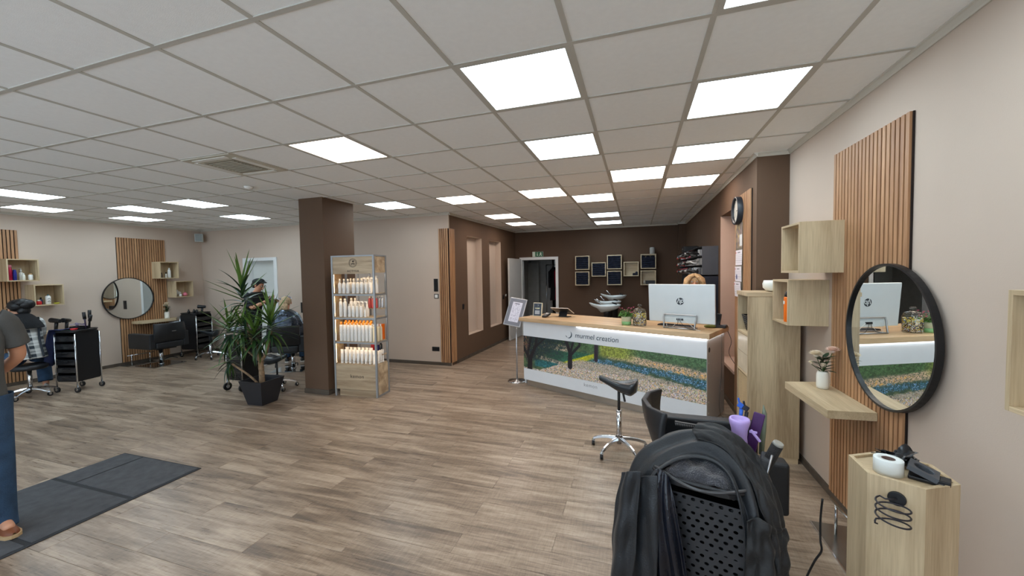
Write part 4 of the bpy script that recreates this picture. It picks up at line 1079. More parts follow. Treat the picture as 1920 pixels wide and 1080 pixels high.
# ================================================================ rear wall
def rear_frame(n, x0, x1, z0, z1):
    g = G()
    for a_, c_ in (((x0, 0), (x0+.07, z1)), ((x1-.07, 0), (x1, z1)), ((x0+.07, z1-.07), (x1-.07, z1))): g.bb((a_[0], n[0], a_[1]), (c_[0], n[1], c_[1]))
    return g
o = struct(rear_frame((YB-.02, YB+.17), -3.0, -1.95, 0, 2.095).make('trim_11', WHITE))
t = thing('door_leaf', 'open white door leaf swung against the brown niche wall', 'door', (-2.965, YB-.03, 0), math.radians(-93.5))
G().bb((0, -.02, .01), (.88, .02, 2.055)).make('panel', plain('white_door_paint', (196, 196, 194), .5, var=.02), t, bevel=.003)
for s in (-1, 1):
    G().cyl((.82, s*.02, 1.05), (.82, s*.06, 1.05), .009).cyl((.82, s*.06, 1.05), (.70, s*.06, 1.05), .009).make('handle', CHROME, t)
G().bb((.70, -.06, .02), (.76, -.02, .06)).make('door_stop', BLACKP, t)
# centre wall white door
o = struct(G().bb((-8.325, YC-.02, 0), (-8.235, YC+.2, 2.115)).bb((-7.43, YC-.02, 0), (-7.345, YC+.2, 2.115)).bb((-8.235, YC-.02, 2.045), (-7.43, YC+.2, 2.115)).make('trim_12', WHITE, bevel=.002))
d = struct(G().bb((-8.24, YC+.15, .005), (-7.42, YC+.19, 2.05)).make('door_2', plain('white_door_leaf', (205, 208, 204), .4, var=.015)))
G().cyl((-7.52, YC+.15, 1.05), (-7.52, YC+.09, 1.05), .009).cyl((-7.52, YC+.09, 1.05), (-7.64, YC+.09, 1.05), .009).make('door_handle', CHROME, d)
# exit sign
t = thing('exit_sign', 'green emergency exit sign with arrow and running figure over the rear door', 'sign', (-2.49, YB-.0005, 2.103))
G().bb((-.145, -.03, 0), (.145, 0, .135)).make('housing', plain('sign_housing', (200, 204, 198), .4), t, bevel=.003)
def ex(U, V):
    c = np.ones((len(U), 3))*[.06, .36, .22]
    c[U < .26] = [.80, .84, .78]
    w = [.86, .92, .86]
    c[(np.abs(U-.46) < .02) & (V > .22) & (V < .88)] = w; c[(V < .40) & (V > .14) & (np.abs(U-.46) < (V-.14)*.30)] = w
    d = np.hypot((U-.80)*2.1, (V-.80)); c[d < .09] = w
    def ln(u0, v0_, u1, v1, r):
        a = np.array([(u1-u0)*2.1, v1-v0_]); t_ = np.clip(((U-u0)*2.1*a[0]+(V-v0_)*a[1])/(a@a), 0, 1)
        c[np.hypot((U-u0)*2.1-t_*a[0], V-v0_-t_*a[1]) < r] = w
    ln(.80, .68, .77, .42, .085); ln(.80, .64, .88, .52, .04); ln(.78, .66, .69, .62, .04); ln(.77, .42, .85, .30, .055); ln(.85, .3, .86, .14, .05); ln(.77, .42, .70, .28, .055); ln(.70, .28, .63, .27, .05)
    return c
sheet('exit_print', .28, .128, 84, 40, ex, t, (0, -.0305, .0035))
# eight towel cubes
cubes = [(-1.478, 1.737, 'far left upper', 1), (-1.482, 1.345, 'far left lower', 1), (-1.075, 1.565, 'second column single', 1), (-.697, 1.738, 'third column upper', 1), (-.698, 1.35, 'third column lower', 1), (-.305, 1.562, 'fourth column, nearly empty', 0), (.088, 1.736, 'right column upper', 1), (.085, 1.346, 'right column lower, half empty', 0)]
THIN = wood('pale_cube_edge', (205, 190, 160), (180, 162, 132), 'X')
NAVY = plain('navy_towel_fabric', (22, 28, 44), .95, var=.35, scale=25, bump=.8, bscale=120)
def towel_roll(g, c, L_, r, rnd):
    rows = []
    for i in range(5):
        rows.append([(c[0]+r*(1+.08*math.sin(3*a+i))*math.cos(a), c[1]-L_/2+L_*i/4, c[2]+r*(1+.06*math.sin(2*a+i))*math.sin(a)) for a in [2*PI*k/10 for k in range(10)]])
    g.grid(rows, closed=True)
    g.add(rows[0], [tuple(range(10))])
for k, (x, z, nm, full) in enumerate(cubes):
    cube_shelf('pale wooden wall cube on the dark rear wall, '+nm, (x, YB-.0005, z), 0, .348, .35, .20, .02, True, 'wall cubes on the rear wall', (THIN, THIN))
    rnd = random.Random(k)
    if full:
        nt_ = 5 if nm == 'right column upper' else 6; hh = .302/6
        for q in range(nt_):
            g = G(); rows = []; z0 = z+.0235+q*hh
            for i in range(9):
                a_ = i/8; row = []
                for kk in range(12):
                    an = 2*PI*kk/12; xx = .14*math.copysign(abs(math.cos(an))**.5, math.cos(an)); yy = math.sin(an)
                    row.append(None)
            sec = [(.0, -.085), (.012, -.09), (hh*.5, -.093), (hh-.014, -.09), (hh-.003, -.082), (hh-.003, .06), (.0, .06)]
            for i in range(17):
                u = i/16; xx = x+.022+.304*u; bump = .006*math.sin(9*u*PI+q*2.1+k)+.004*math.sin(23*u+q*5)
                rows.append([(xx, 9.90+yy+(bump if yy < 0 else 0)-.004*math.sin(40*u+zz*90+k), z0+zz+.003*math.sin(13*u+q+k)*(zz > .01)*(1 if q == nt_-1 or zz < hh-.01 else .3)) for zz, yy in sec])
            g.grid(rows, closed=True); g.add(rows[0], [tuple(range(7))]); g.add(rows[-1], [tuple(range(7))])
            if nm == 'right column upper' and q == nt_-1:
                for cx in (.06, .17, .27): g.ball((x+cx, 9.88, z0+hh+.012), (.045, .06, .026), 12, 8)
            tag(g.make('folded_towel', NAVY), 'dark navy towel, %s from the bottom of the stack, %s rear wall cube' % (('first', 'second', 'third', 'fourth', 'fifth', 'sixth')[q], nm), 'towel', 'navy towels in the rear wall cubes')
    elif 'nearly' in nm:
        for q, dx in enumerate((.24, .30)):
            g = G(); g.lathe([(.0, 0), (.03, .0), (.036, .03-.0*q), (.03, .05+.03*q), (.0, .06+.035*q)], (x+dx, 9.88, z+.0205), 12)
            tag(g.make('towel_bundle', NAVY), ('smaller' if q == 0 else 'larger')+' dark bundle in the nearly empty wall cube', 'towel', 'dark bundles in the open wall cube')
    else:
        t = thing('storage_box', 'black open box in the lower right wall cube', 'box', (x+.22, 9.89, z+.0205))
        G().bb((-.105, -.07, 0), (.105, .07, .075)).make('body', BLACKP, t, bevel=.004)
        G().bb((-.108, -.073, .07), (.108, .073, .085)).make('rim', BLACKM, t, bevel=.002)
        t = thing('glass_bottle', 'small clear bottle at the left in the lower right wall cube', 'bottle', (x+.085, 9.86, z+.0205))
        G().lathe([(.0, 0), (.018, .0), (.018, .06), (.007, .08), (.007, .10), (.0, .10)], n=12).make('body', plain('frosted_clear', (190, 190, 186), .2), t)
t = thing('smart_speaker', 'small grey fabric-covered cylinder speaker on top of the right cube', 'speaker', (.352, 9.86, 2.0865))
G().lathe([(.05, 0), (.058, .005), (.058, .145), (.05, .155), (.0, .156)], n=24).make('body', plain('speaker_fabric', (168, 168, 164), .8, bump=.4, bscale=400), t)
G().lathe([(.045, .156), (.045, .158), (.0, .158)], n=24).make('top_cap', WHITEP, t)
# hair colour rack along the right rear wall
RX0, RX1 = .88, 1.098
t = thing('product_rack', 'tall dark grey wall rack full of packets behind the woman', 'rack', (0, 0, 0))
RG = plain('anthracite_panel', (66, 68, 74), .5, var=.04)
G().bb((RX0+.01, 6.12, 1.62), (RX1, 6.14, 2.03)).make('side_panel', RG, t)
G().bb((RX0+.01, 9.0, 1.62), (RX1, 9.02, 2.03)).make('side_panel', RG, t)
G().bb((RX1-.012, 6.14, 1.62), (RX1, 9.0, 2.03)).make('back_panel', RG, t)
for z in (1.62, 1.755, 1.89, 2.02): G().bb((RX0-.02, 6.14, z), (RX1-.012, 9.0, z+.01)).make('shelf_board', BLACKP, t)
G().bb((RX0+.03, 6.12, .04), (RX1, 8.9, 1.60)).make('lower_cupboard', plain('blue_black_cupboard', (30, 34, 46), .4), t)
rnd = random.Random(5)
packs = [plain('red_packet', (206, 44, 40), .35), plain('silver_packet', (176, 178, 178), .3, .4), plain('black_packet', (36, 36, 38), .35), plain('white_packet', (214, 214, 214), .4), plain('grey_packet', (112, 114, 118), .4), plain('pink_packet', (190, 96, 110), .4)]
bx = [G().bb((-.04, -.035, 0), (.04, .035, .09)).mesh('colour_packet', m_) for m_ in packs]
names = ['red', 'silver', 'black', 'white', 'grey', 'pink']
cnt = 0
ORDW = 'first second third fourth fifth sixth seventh eighth ninth tenth eleventh twelfth thirteenth fourteenth fifteenth sixteenth seventeenth eighteenth nineteenth twentieth twenty-first twenty-second twenty-third twenty-fourth twenty-fifth twenty-sixth twenty-seventh twenty-eighth twenty-ninth thirtieth thirty-first thirty-second thirty-third thirty-fourth'.split()
for li, z in enumerate((1.6305, 1.7655, 1.9005)):
    y = 6.2
    while y < 8.95:
        f = (y-6.2)/2.75
        if f > .68: w = [6, 2, .5, 1, 1, 1]
        elif f > .42: w = [1, 3, 1, 6, 1, 2]
        else: w = [0, 3, 5, 2, 3, 0]
        i = rnd.choices(range(6), w)[0]
        x = RX0+.03+rnd.random()*.05; s = .8+.35*rnd.random()
        o = bpy.data.objects.new('colour_packet', bx[i]); COL.objects.link(o); o.location = (x, y, z); o.rotation_euler = (0, 0, rnd.uniform(-.3, .3)); o.scale = (1, 1, s)
        npk = npk+1 if y > 6.21 else 0
        tag(o, '%s packet, %s from the near end, %s shelf of the dark wall rack' % (names[i], ORDW[npk], ('bottom', 'middle', 'top')[li]), 'packet', 'product packets on the dark wall rack')
        y += .085+.03*rnd.random(); cnt += 1
for li, z in enumerate((1.66, 1.79, 1.925)):
    for q in range(4):
        t2 = G(); y = 8.0+q*.23
        t2.tube(smooth_pts([(RX0+.02, y, z), (RX0-.06, y, z+.025), (RX0-.14+.02*q, y+.02, z-.005)], 3), [.016]*7, 6)
        i = 0 if q > 0 else 1
        tag(t2.make('hair_clip_string', packs[i]), '%s clip cluster, %s from the far end, sticking out of the %s rack shelf' % ('red' if i == 0 else 'silver', ('fourth', 'third', 'second', 'first')[q], ('bottom', 'middle', 'top')[li]), 'clips', 'clip clusters hanging off the dark rack')
for li, z in enumerate((1.67, 1.80, 1.94)):
    for q in range(5):
        y = 6.3+q*.34; g = G()
        R = Matrix.Rotation(rnd.uniform(-.5, .5), 3, 'Z')
        rows = [[R @ Vector((-.10+.05*i, (-.05+.033*j), .018*math.sin(i*1.7+j+q)))+Vector((RX0-.07, y, z)) for j in range(4)] for i in range(4)]
        g.grid(rows); tag(g.make('foil_packet', packs[(q+li) % 2*0+(1 if (q+li) % 2 else 2)], solid=.02), '%s crinkled foil pack, %s from the near end, overhanging the %s rack shelf' % ('silver' if (q+li) % 2 else 'black', ('first', 'second', 'third', 'fourth', 'fifth')[q], ('bottom', 'middle', 'top')[li]), 'packet', 'foil packs on the dark rack')
t = thing('printer', 'flat black printer on top of the dark product rack', 'printer', (.98, 8.2, 2.0305))
G().bb((-.13, -.2, 0), (.11, .2, .11)).make('body', BLACKP, t, bevel=.01); G().bb((-.134, -.05, .06), (-.128, .05, .07)).make('name_strip', WHITEP, t)
# wash basins
def basin(label, loc, rz, sc=1.0):
    t = thing('wash_basin', label, 'wash basin', loc, rz, 'backwash basins behind the counter')
    rows = []; n = 26
    WB = plain('basin_ceramic', (214, 224, 228), .15, var=.01)
    for s, z in ((.35, .0), (.62, .03), (.9, .09), (1.0, .16), (1.0, .175), (.93, .178), (.86, .15), (.7, .08), (.35, .05), (.0, .05)):
        rows.append([((.30*s*math.cos(a))*(1.0 if math.cos(a) > 0 else 1.25)*sc, .22*s*math.sin(a)*sc, (z*.72+.03+.085*max(0, -math.cos(a))**2*(s > .5)+ .02*math.cos(a))*sc) for a in [2*PI*k/n for k in range(n)]])
    G().grid(rows, closed=True).make('bowl', WB, t)
    G().box((.16*sc, 0, .2*sc), (.09*sc, .16*sc, .03*sc), ry=.3).make('neck_rest', BLACKP, t, bevel=.008)
    G().cyl((-.12*sc, 0, .2*sc), (-.22*sc, 0, .30*sc), .012).make('spray_tap', CHROME, t)
    G().box((-.25*sc, 0, .27*sc), (.10*sc, .05*sc, .012*sc), ry=.5).make('tap_slot', BLACKP, t)
    G().lathe([(.07, -loc[2]+.001), (.07, -.02), (.1, .03)], n=16).make('pedestal', BLACKP, t)
    return t
basin('white wash basin with black neck rest, nearest of three', (-.62, 8.55, .80), math.radians(12), 1.0)
basin('white wash basin, middle one of three', (-.60, 9.0, .86), math.radians(12), .9)
basin('white wash basin, farthest of three, by the rear wall', (-.50, 9.55, .96), math.radians(10), .9)
# coats in the corridor
def coat(label, loc, rz, mat, L_, w, seed):
    rnd = random.Random(seed); rows = []
    for i in range(12):
        s = i/11; z = -L_*s; ww = w*(.35+.65*min(1, s*4))*(1-.12*math.sin(s*3)); d = .07*(.5+.6*min(1, s*3))
        rows.append([(ww*math.cos(a)*(1+.08*math.sin(5*a+seed+2*s)), d*math.sin(a)*(1+.2*math.sin(7*a+s*3)), z) for a in [2*PI*k/20 for k in range(20)]])
    t = thing('hanging_coat', label, 'coat', loc, rz, 'coats in the corridor')
    g = G(); g.grid(rows, closed=True); g.add(rows[0], [tuple(range(20))]); g.make('body', mat, t)
    for s in (-1, 1):
        G().tube([(s*w*.35, 0, -.03), (s*w*.9, .0, -.15), (s*w*1.02, -.02, -.62*L_)], [.05, .055, .04], 10).make('sleeve', mat, t)
    G().tube([(0, 0, -.02), (0, 0, .05), (.02, 0, .07)], .005, 6).make('hanger_hook', CHROME, t)
DKF = plain('black_coat_cloth', (26, 26, 30), .9, var=.2, bump=.4, bscale=60); RDF = plain('crimson_coat_cloth', (150, 24, 50), .8, var=.2, bump=.4, bscale=60)
coat('long black coat hanging in the dim corridor behind the rear door', (-2.32, 11.55, 1.84), .6, DKF, 1.0, .22, 1)
coat('crimson coat hanging in front of the black coats in the corridor', (-2.18, 11.2, 1.84), 1.2, RDF, .95, .16, 4)
coat('black coat at the right of the crimson coat in the corridor', (-1.85, 11.6, 1.5), .2, DKF, .95, .18, 7)
t = thing('coat_rail', 'chrome coat rail in the corridor behind the rear door', 'coat rail', (-2.1, 11.45, 0))
G().cyl((-.5, 0, 1.91), (.6, 0, 1.91), .012).make('rail', CHROME, t); G().cyl((-.5, 0, 0), (-.5, 0, 1.92), .014).make('post', CHROME, t); G().cyl((.6, 0, 0), (.6, 0, 1.92), .014).make('post', CHROME, t)
t = thing('fluorescent_tube', 'lit white tube standing upright at the end of the corridor', 'lamp', (-2.22, 12.9, 0))
G().cyl((0, 0, 1.75), (0, 0, 2.35), .025).make('tube', glow('corridor_tube', (.9, .95, 1), 6), t); G().bb((-.03, .02, 1.7), (.03, .05, 2.4)).make('holder', WHITEP, t)
o = struct(G().bb((-3.3, 11.9, 0.0), (-2.95, 11.93, 2.0)).make('door_3', plain('corridor_door', (160, 164, 162), .5)))
# ================================================================ chairs, stools, trolleys
STEEL = plain('mirror_steel_plate', (150, 152, 152), .08, .95, var=.02)
def armchair(label, loc, rz, badge=True):
    """local: sitter faces +y"""
    t = thing('styling_armchair', label, 'armchair', loc, rz, 'black styling armchairs')
    G().bb((-.28, -.28, 0), (.28, .28, .012)).make('base_plate', STEEL, t, bevel=.004)
    g = G(); g.cyl((0, 0, .012), (0, 0, .33), .034, n=22); g.cyl((0, 0, .012), (0, 0, .03), .05, .044, n=22); g.make('hydraulic_column', CHROME, t)
    G().tube(smooth_pts([(.04, -.02, .10), (.12, -.10, .13), (.17, -.2, .11)]), .009, 8).make('pump_pedal', BLACKM, t)
    G().bb((-.16, -.2, .32), (.16, .2, .345)).make('under_frame', BLACKM, t)
    for s in (-1, 1):
        x0, x1 = (s*.235, s*.335)
        G().bb((min(x0, x1), -.29, .355), (max(x0, x1), .34, .645)).make('armrest', BLACK, t, bevel=.018, seg=3)
    G().bb((-.232, -.30, .35), (.232, .33, .47)).make('seat', BLACK, t, bevel=.025, seg=3)
    rows = []
    for i in range(9):
        s = i/8; z = .47+.37*s; y = -.285-.13*s-.03*math.sin(s*PI); th = .055-.02*s
        hw = .28-.02*s
        rows.append([Vector((x, y+.12*s*(abs(x/hw))**2.5+q, z)) for x, q in [(-hw, 0), (-hw*.6, 0), (0, 0), (hw*.6, 0), (hw, 0), (hw, th), (hw*.6, th), (0, th), (-hw*.6, th), (-hw, th)]])
    g = G().grid(rows, closed=True); g.add(rows[0], [tuple(range(10))]); g.add(rows[-1], [tuple(range(10))])
    br = g.make('backrest', BLACK, t, bevel=.012, seg=2)
    if badge: G().box((0, -.418, .68), (.07, .004, .012), rx=.3).make('badge', ALU, br)
    return t
armchair('empty black armchair facing the round mirror on the left wall', (-8.97, 5.10, 0), PI/2)
armchair('black armchair facing the large right-wall mirror, partly behind the draped trolley', (.44, 2.72, 0), -PI/2, False)
armchair('black armchair in which the client in the foil cape sits', (-6.02, 5.48, 0), math.radians(22))

def caster(g_m, g_w, x, y, r, z=0):
    g_w.cyl((x-.012, y, r+z), (x+.012, y, r+z), r, n=16)
    g_m.cyl((x, y, r*1.9+z), (x, y, r*2.5+z), .008, n=8); g_m.box((x, y, r*1.75+z), (.03, .03, r*.5)); g_m.cyl((x-.014, y, r+z), (x+.014, y, r+z), r*.45, n=10)
def star_base(t, R_, zh, ph, n=5, r=.028, mat=None):
    mat = mat or CHROME
    for k in range(n):
        a = ph+2*PI*k/n; c_, s_ = math.cos(a), math.sin(a)
        g = G(); rows = []
        for s in (0, .3, .6, .85, 1.0):
            d = .03+(R_-.03)*s; z = zh-.015-.055*s*s; w = .020-.006*s; h = .016-.004*s
            rows.append([(d*c_-w*s_, d*s_+w*c_, z-h), (d*c_+w*s_, d*s_-w*c_, z-h), (d*c_+w*s_*.7, d*s_-w*c_*.7, z+h), (d*c_-w*s_*.7, d*s_+w*c_*.7, z+h)])
        g.grid(rows, closed=True, smooth=False); g.add(rows[0], [(0, 1, 2, 3)]); g.add(rows[-1], [(0, 1, 2, 3)])
        arm = g.make('base_arm', mat, t, bevel=.004)
        gm, gw = G(), G(); caster(gm, gw, R_*c_, R_*s_, r)
        w_ = gw.make('caster_wheel', BLACKP, arm); gm.make('caster_fork', mat, arm)
def saddle_stool(label, loc, rz, hseat=.60, lift=.0, matseat=None, base_rot=0.3):
    t = thing('saddle_stool', label, 'stool', loc, rz, 'black saddle stools')
    zh = .14
    star_base(t, .255, zh, base_rot)
    G().cyl((0, 0, .075), (0, 0, hseat-.22), .025, n=20).lathe([(.028, hseat-.22), (.028, hseat-.21), (.014, hseat-.205)], n=18).make('gas_cylinder', CHROME, t)
    G().cyl((0, 0, hseat-.21), (0, 0, hseat-.0), .013, n=14).make('piston', BLACKP, t)
    G().box((.05, -.03, hseat-.075), (.02, .008, .08), ry=-.2).make('lever', BLACKP, t, bevel=.003)
    rows = []; N = 12
    for i in range(N+1):
        s = i/N; x = -.185+.36*s
        w = .022+.135*(max(0, s-.05)**1.25) if s < .82 else (.022+.135*(.77**1.25))*math.sqrt(max(0, 1-((s-.82)/.19)**2))+.004
        zc = .085-.16*s+.155*s*s+ .0; ztop = hseat+.055+.045*(1-s)**2+.050*max(0, (s-.5)/.5)**1.4
        row = []
        for k in range(14):
            a = 2*PI*k/14; cx_, sx_ = math.cos(a), math.sin(a)
            yy = w*cx_; arch = -.35*w*(abs(cx_)**2) 
            groove = -.022*math.exp(-(cx_/.35)**2)*(s > .3)*(sx_ > 0)
            zz = (ztop + arch + groove + .0) if sx_ >= 0 else ztop-(.028+.115*min(1, s*1.15)**1.3)*(-sx_)*(1 if s < .9 else .8)+arch
            row.append((x, yy, zz+.012*sx_))
        rows.append(row)
    g = G().grid(rows, closed=True); g.add(rows[0], [tuple(range(14))]); g.add(rows[-1], [tuple(range(14))])
    g.make('saddle_seat', matseat or plain('glossy_black_leather', (40, 44, 48), .25, var=.1), t, sub=1)
    return t
saddle_stool('black saddle stool on a chrome five-star base in front of the counter', (-.165, 3.72, 0), math.radians(-4), .60, base_rot=.42)
saddle_stool('low black saddle stool behind the yucca pot', (-5.20, 4.44, 0), math.radians(185), .42, base_rot=.1)
t = saddle_stool('black saddle stool beside the corner trolley on the far left', (-8.60, 5.78, 0), math.radians(30), .50, base_rot=.2)

def perforated(name, w, h, parent, pitch=.03, mat=None, skip=None):
    """thin sheet in local XZ with staggered rounded holes"""
    nx, nz = max(2, int(w/pitch)), max(2, int(h/(pitch*.8)))
    px_, pz_ = w/nx, h/nz
    g = G()
    for j in range(nz):
        for i in range(-1, nx+1):
            off = .5*px_*(j % 2)
            x0 = -w/2+i*px_+off; x1 = x0+px_; z0 = j*pz_; z1 = z0+pz_
            x0c, x1c = max(x0, -w/2), min(x1, w/2)
            if x1c-x0c < px_*.95:
                if x1c-x0c > .001: g.add([(x0c, 0, z0), (x1c, 0, z0), (x1c, 0, z1), (x0c, 0, z1)], [(0, 1, 2, 3)])
                continue
            cx, cz = (x0+x1)/2, (z0+z1)/2
            band = (j % 6) == 5
            rx_, rz_ = (px_*.27, pz_*.26) if not band else (px_*.22, pz_*.12)
            o_ = [(x0, z0), (cx, z0), (x1, z0), (x1, cz), (x1, z1), (cx, z1), (x0, z1), (x0, cz)]
            inn = [(cx+rx_*math.cos(a), cz+rz_*math.sin(a)) for a in [-PI*.75+k*PI/4 for k in range(8)]]
            vs = [(p[0], 0, p[1]) for p in o_]+[(p[0], 0, p[1]) for p in inn]+[(p[0], .004, p[1]) for p in inn]
            g.add(vs, [(k, (k+1) % 8, 8+(k+1) % 8, 8+k) for k in range(8)]+[(8+k, 8+(k+1) % 8, 16+(k+1) % 8, 16+k) for k in range(8)])
    return g.make(name, mat or BLACKP, parent)
def trolley(label, loc, rz, w=.33, d=.33, top=.91, drawers_on='-y', perf=True, tray=None, name='salon_trolley', body0=.17, wheel=.04, perf_pitch=.03):
    t = thing(name, label, 'trolley', loc, rz, 'black salon trolleys')
    for sx_ in (-1, 1):
        for sy_ in (-1, 1):
            x, y = sx_*w/2, sy_*d/2
            p = G().cyl((x, y, wheel*2.1), (x, y, top-.05), .0105, n=12).make('pole', CHROME, t)
            gm, gw = G(), G(); caster(gm, gw, x, y, wheel); gw.make('caster_wheel', BLACKP, p); gm.make('caster_fork', CHROME, p)
    G().prism([(w/2*1.12*math.copysign(abs(math.cos(a))**.55, math.cos(a)), d/2*1.12*math.copysign(abs(math.sin(a))**.55, math.sin(a))) for a in [2*PI*k/36 for k in range(36)]], top-.028, top-.008).make('tray_top', BLACKP, t, bevel=.004)
    g = G(); r = [(w/2*1.14*math.copysign(abs(math.cos(a))**.55, math.cos(a)), d/2*1.14*math.copysign(abs(math.sin(a))**.55, math.sin(a)), top) for a in [2*PI*k/40 for k in range(40)]]
    g.tube(r, .008, 6, closed=True); g.make('rim', BLACKP, t)
    G().bb((-w/2+.012, d/2-.012, body0), (w/2-.012, d/2-.006, top-.03)).make('rear_panel', BLACKP, t)
    G().bb((w/2-.006, -d/2+.012, body0), (w/2+.0, d/2-.012, top-.03)).make('side_panel', BLACKP, t)
    if perf:
        o = perforated('perforated_panel', w-.02, top-.06-body0, t, perf_pitch); o.location = (0, -d/2, body0)
    else: G().bb((-w/2+.012, -d/2+.0, body0), (w/2-.012, -d/2+.006, top-.03)).make('side_panel', BLACKP, t)
    G().bb((-w/2+.01, -d/2+.01, body0-.012), (w/2-.01, d/2-.01, body0)).make('bottom_panel', BLACKP, t)
    n = 6; hh = (top-.05-body0)/n
    for k in range(n):
        z = body0+k*hh
        dr = G().bb((-w/2-.006, -d/2+.018, z+.006), (w/2-.03, d/2-.018, z+hh*.72)).make('drawer', plain('drawer_black_gloss', (30, 31, 34), .18, var=.05), t, bevel=.006)
        G().cyl((-w/2-.016, -.05, z+hh*.55), (-w/2-.016, .05, z+hh*.55), .005, n=8).make('drawer_handle', BLACKP, dr)
    return t
def tool_jar(parent_loc, label, kind, h=.12, mat=None, lean=.2, rz=0):
    x, y, z = parent_loc
    t = thing(kind, label, kind.replace('_', ' '), (x, y, z), rz)
    return t
# left big trolley (tools on top)
BT = trolley('large black trolley crowded with tools beside the person in plaid', (-8.24, 3.60, 0), math.radians(105), .33, .33, .935, perf=False)
LR = Matrix.Rotation(math.radians(15), 3, 'Z')
def btp(x, y, z=.928): v = LR @ Vector((x, y, 0)); return (v.x-8.24, v.y+3.60, z)
def hairdryer(label, loc, rz, sc=1.0, mat=None):
    t = thing('hair_dryer', label, 'hair dryer', loc, rz)
    G().cyl((0, 0, .0), (.015*sc, 0, .10*sc), .018*sc, .02*sc).make('handle', mat or BLACKP, t)
    G().cyl((-.06*sc, 0, .135*sc), (.07*sc, 0, .12*sc), .034*sc, .026*sc, n=18).make('barrel', mat or BLACKP, t, bevel=.004)
    return t
hairdryer('dark hair dryer standing on the left-wall shelf behind the trolley, nearer the person in plaid', (-9.45, 3.87, .8505), .3, 1.25)
hairdryer('black hair dryer standing at the right end of the left-wall shelf', (-9.45, 4.00, .8505), 2.2, 1.15)
PURB = plain('dark_violet_plastic', (62, 50, 76), .35)
for k, (x, y, lab, hh, ln) in enumerate(((.08, .06, 'dark violet brush leaning left in the tool cup', .24, -.15), (.12, .08, 'tall dark brush upright in the tool cup', .27, .05), (.14, .04, 'dark comb leaning right in the tool cup', .20, .4))):
    t = thing('hair_brush', lab, 'brush', btp(x, y, .94), 0)
    G().tube([(0, 0, 0), (ln*hh*.5, 0, hh*.5), (ln*hh, 0, hh)], [.006, .012, .020], 8).make('handle', PURB if k == 0 else BLACKP, t)
    G().tube([(ln*hh*.6, 0, hh*.6), (ln*hh*1.05, 0, hh*1.05)], .021, 10).make('bristles', BLACKM, t)
t = thing('tool_tray', 'low dark tray of clips and scissors on the big trolley', 'tray', btp(-.02, .05), math.radians(15))
G().bb((-.09, -.06, 0), (.09, .06, .008)).bb((-.09, -.06, 0), (-.084, .06, .05)).bb((.084, -.06, 0), (.09, .06, .05)).bb((-.09, .054, 0), (.09, .06, .05)).bb((-.09, -.06, 0), (.09, -.054, .05)).make('tray', BLACKP, t)
g = G(); rnd = random.Random(3)
for k in range(16): g.box((rnd.uniform(-.07, .07), rnd.uniform(-.045, .045), .04+.05*rnd.random()), (.06, .010, .008), rz=rnd.random()*3, ry=rnd.uniform(-.6, .6))
g.make('metal_clips', plain('violet_steel', (150, 140, 170), .3, .7), t)['kind'] = 'stuff'
t = thing('red_cup', 'small red bowl between the brushes on the big trolley', 'bowl', btp(.04, -.07), 0)
G().lathe([(.0, 0), (.03, 0), (.042, .03), (.038, .03), (.028, .005), (.0, .004)]).make('body', plain('red_plastic', (190, 30, 36), .35), t)
t = thing('mint_comb', 'mint green comb lying flat on the big trolley', 'comb', btp(-.10, -.08, .9275), math.radians(20))
g = G().bb((-.07, -.004, 0), (.07, .006, .005))
for k in range(24): g.bb((-.068+k*.0058, -.026, 0), (-.066+k*.0058, -.004, .004))
g.make('body', plain('mint_plastic', (120, 190, 160), .4), t)
# navy cape hanging over the trolley's left edge
def drape(name, label, cat, pts_top, drop, mat, seed=1, amp=.02, parent=None, folds=5.0, taper=0.0, nseg=14):
    """cloth hanging from a polyline of 3-D points"""
    top = smooth_pts(pts_top, 6); rnd = random.Random(seed); n = len(top); rows = []
    ph = [rnd.random()*6.28 for _ in range(6)]
    cen = sum((Vector(p) for p in top), Vector())/n
    for i in range(nseg+1):
        s = i/nseg; row = []
        for k, p in enumerate(top):
            u = k/(n-1); d = (Vector(top[min(k+1, n-1)])-Vector(top[max(k-1, 0)])); nn = Vector((d.y, -d.x, 0)); nn = nn.normalized() if nn.length > 1e-6 else Vector((0, -1, 0))
            dr = drop(u) if callable(drop) else drop
            wv = math.sin(u*folds*6.28+ph[0]+1.5*s)*.7+math.sin(u*folds*11+ph[1])*.3
            q = Vector(p)+Vector((0, 0, -dr*s))+nn*(amp*wv*(.25+.75*s)+.01*s)
            q.x += (cen.x-q.x)*taper*s; q.y += (cen.y-q.y)*taper*s
            row.append(q)
        rows.append(row)
    o = G().grid(rows).make(name, mat, parent, solid=.004)
    if label: tag(o, label, cat)
    return o
NAVC = plain('navy_cape_cloth', (30, 40, 78), .7, var=.2, bump=.3, bscale=60)
a = btp(-.21, -.17, .94); b3 = btp(-.22, .05, .95); c3 = btp(-.20, .2, .94)
rows = []
for i in range(15):
    s = i/14; row = []
    for k in range(13):
        u = k/12; y = -.20+.38*u
        if s < .3: x, z = -.02-.62*s, .945+.012*math.sin(6*u+9*s)
        else:
            q = (s-.3)/.7; x = -.205-.035*math.sin(q*2)-.02*math.sin(u*16+q*2)-.05*q*(1-u)*1.0; z = .945-q*(.50+.10*math.sin(u*7)-.25*u)
        v = btp(x, y, z); row.append(v)
    rows.append(row)
tag(G().grid(rows).make('folded_cape', NAVC, solid=.006), 'navy blue cape draped over the left edge of the big trolley', 'cape')
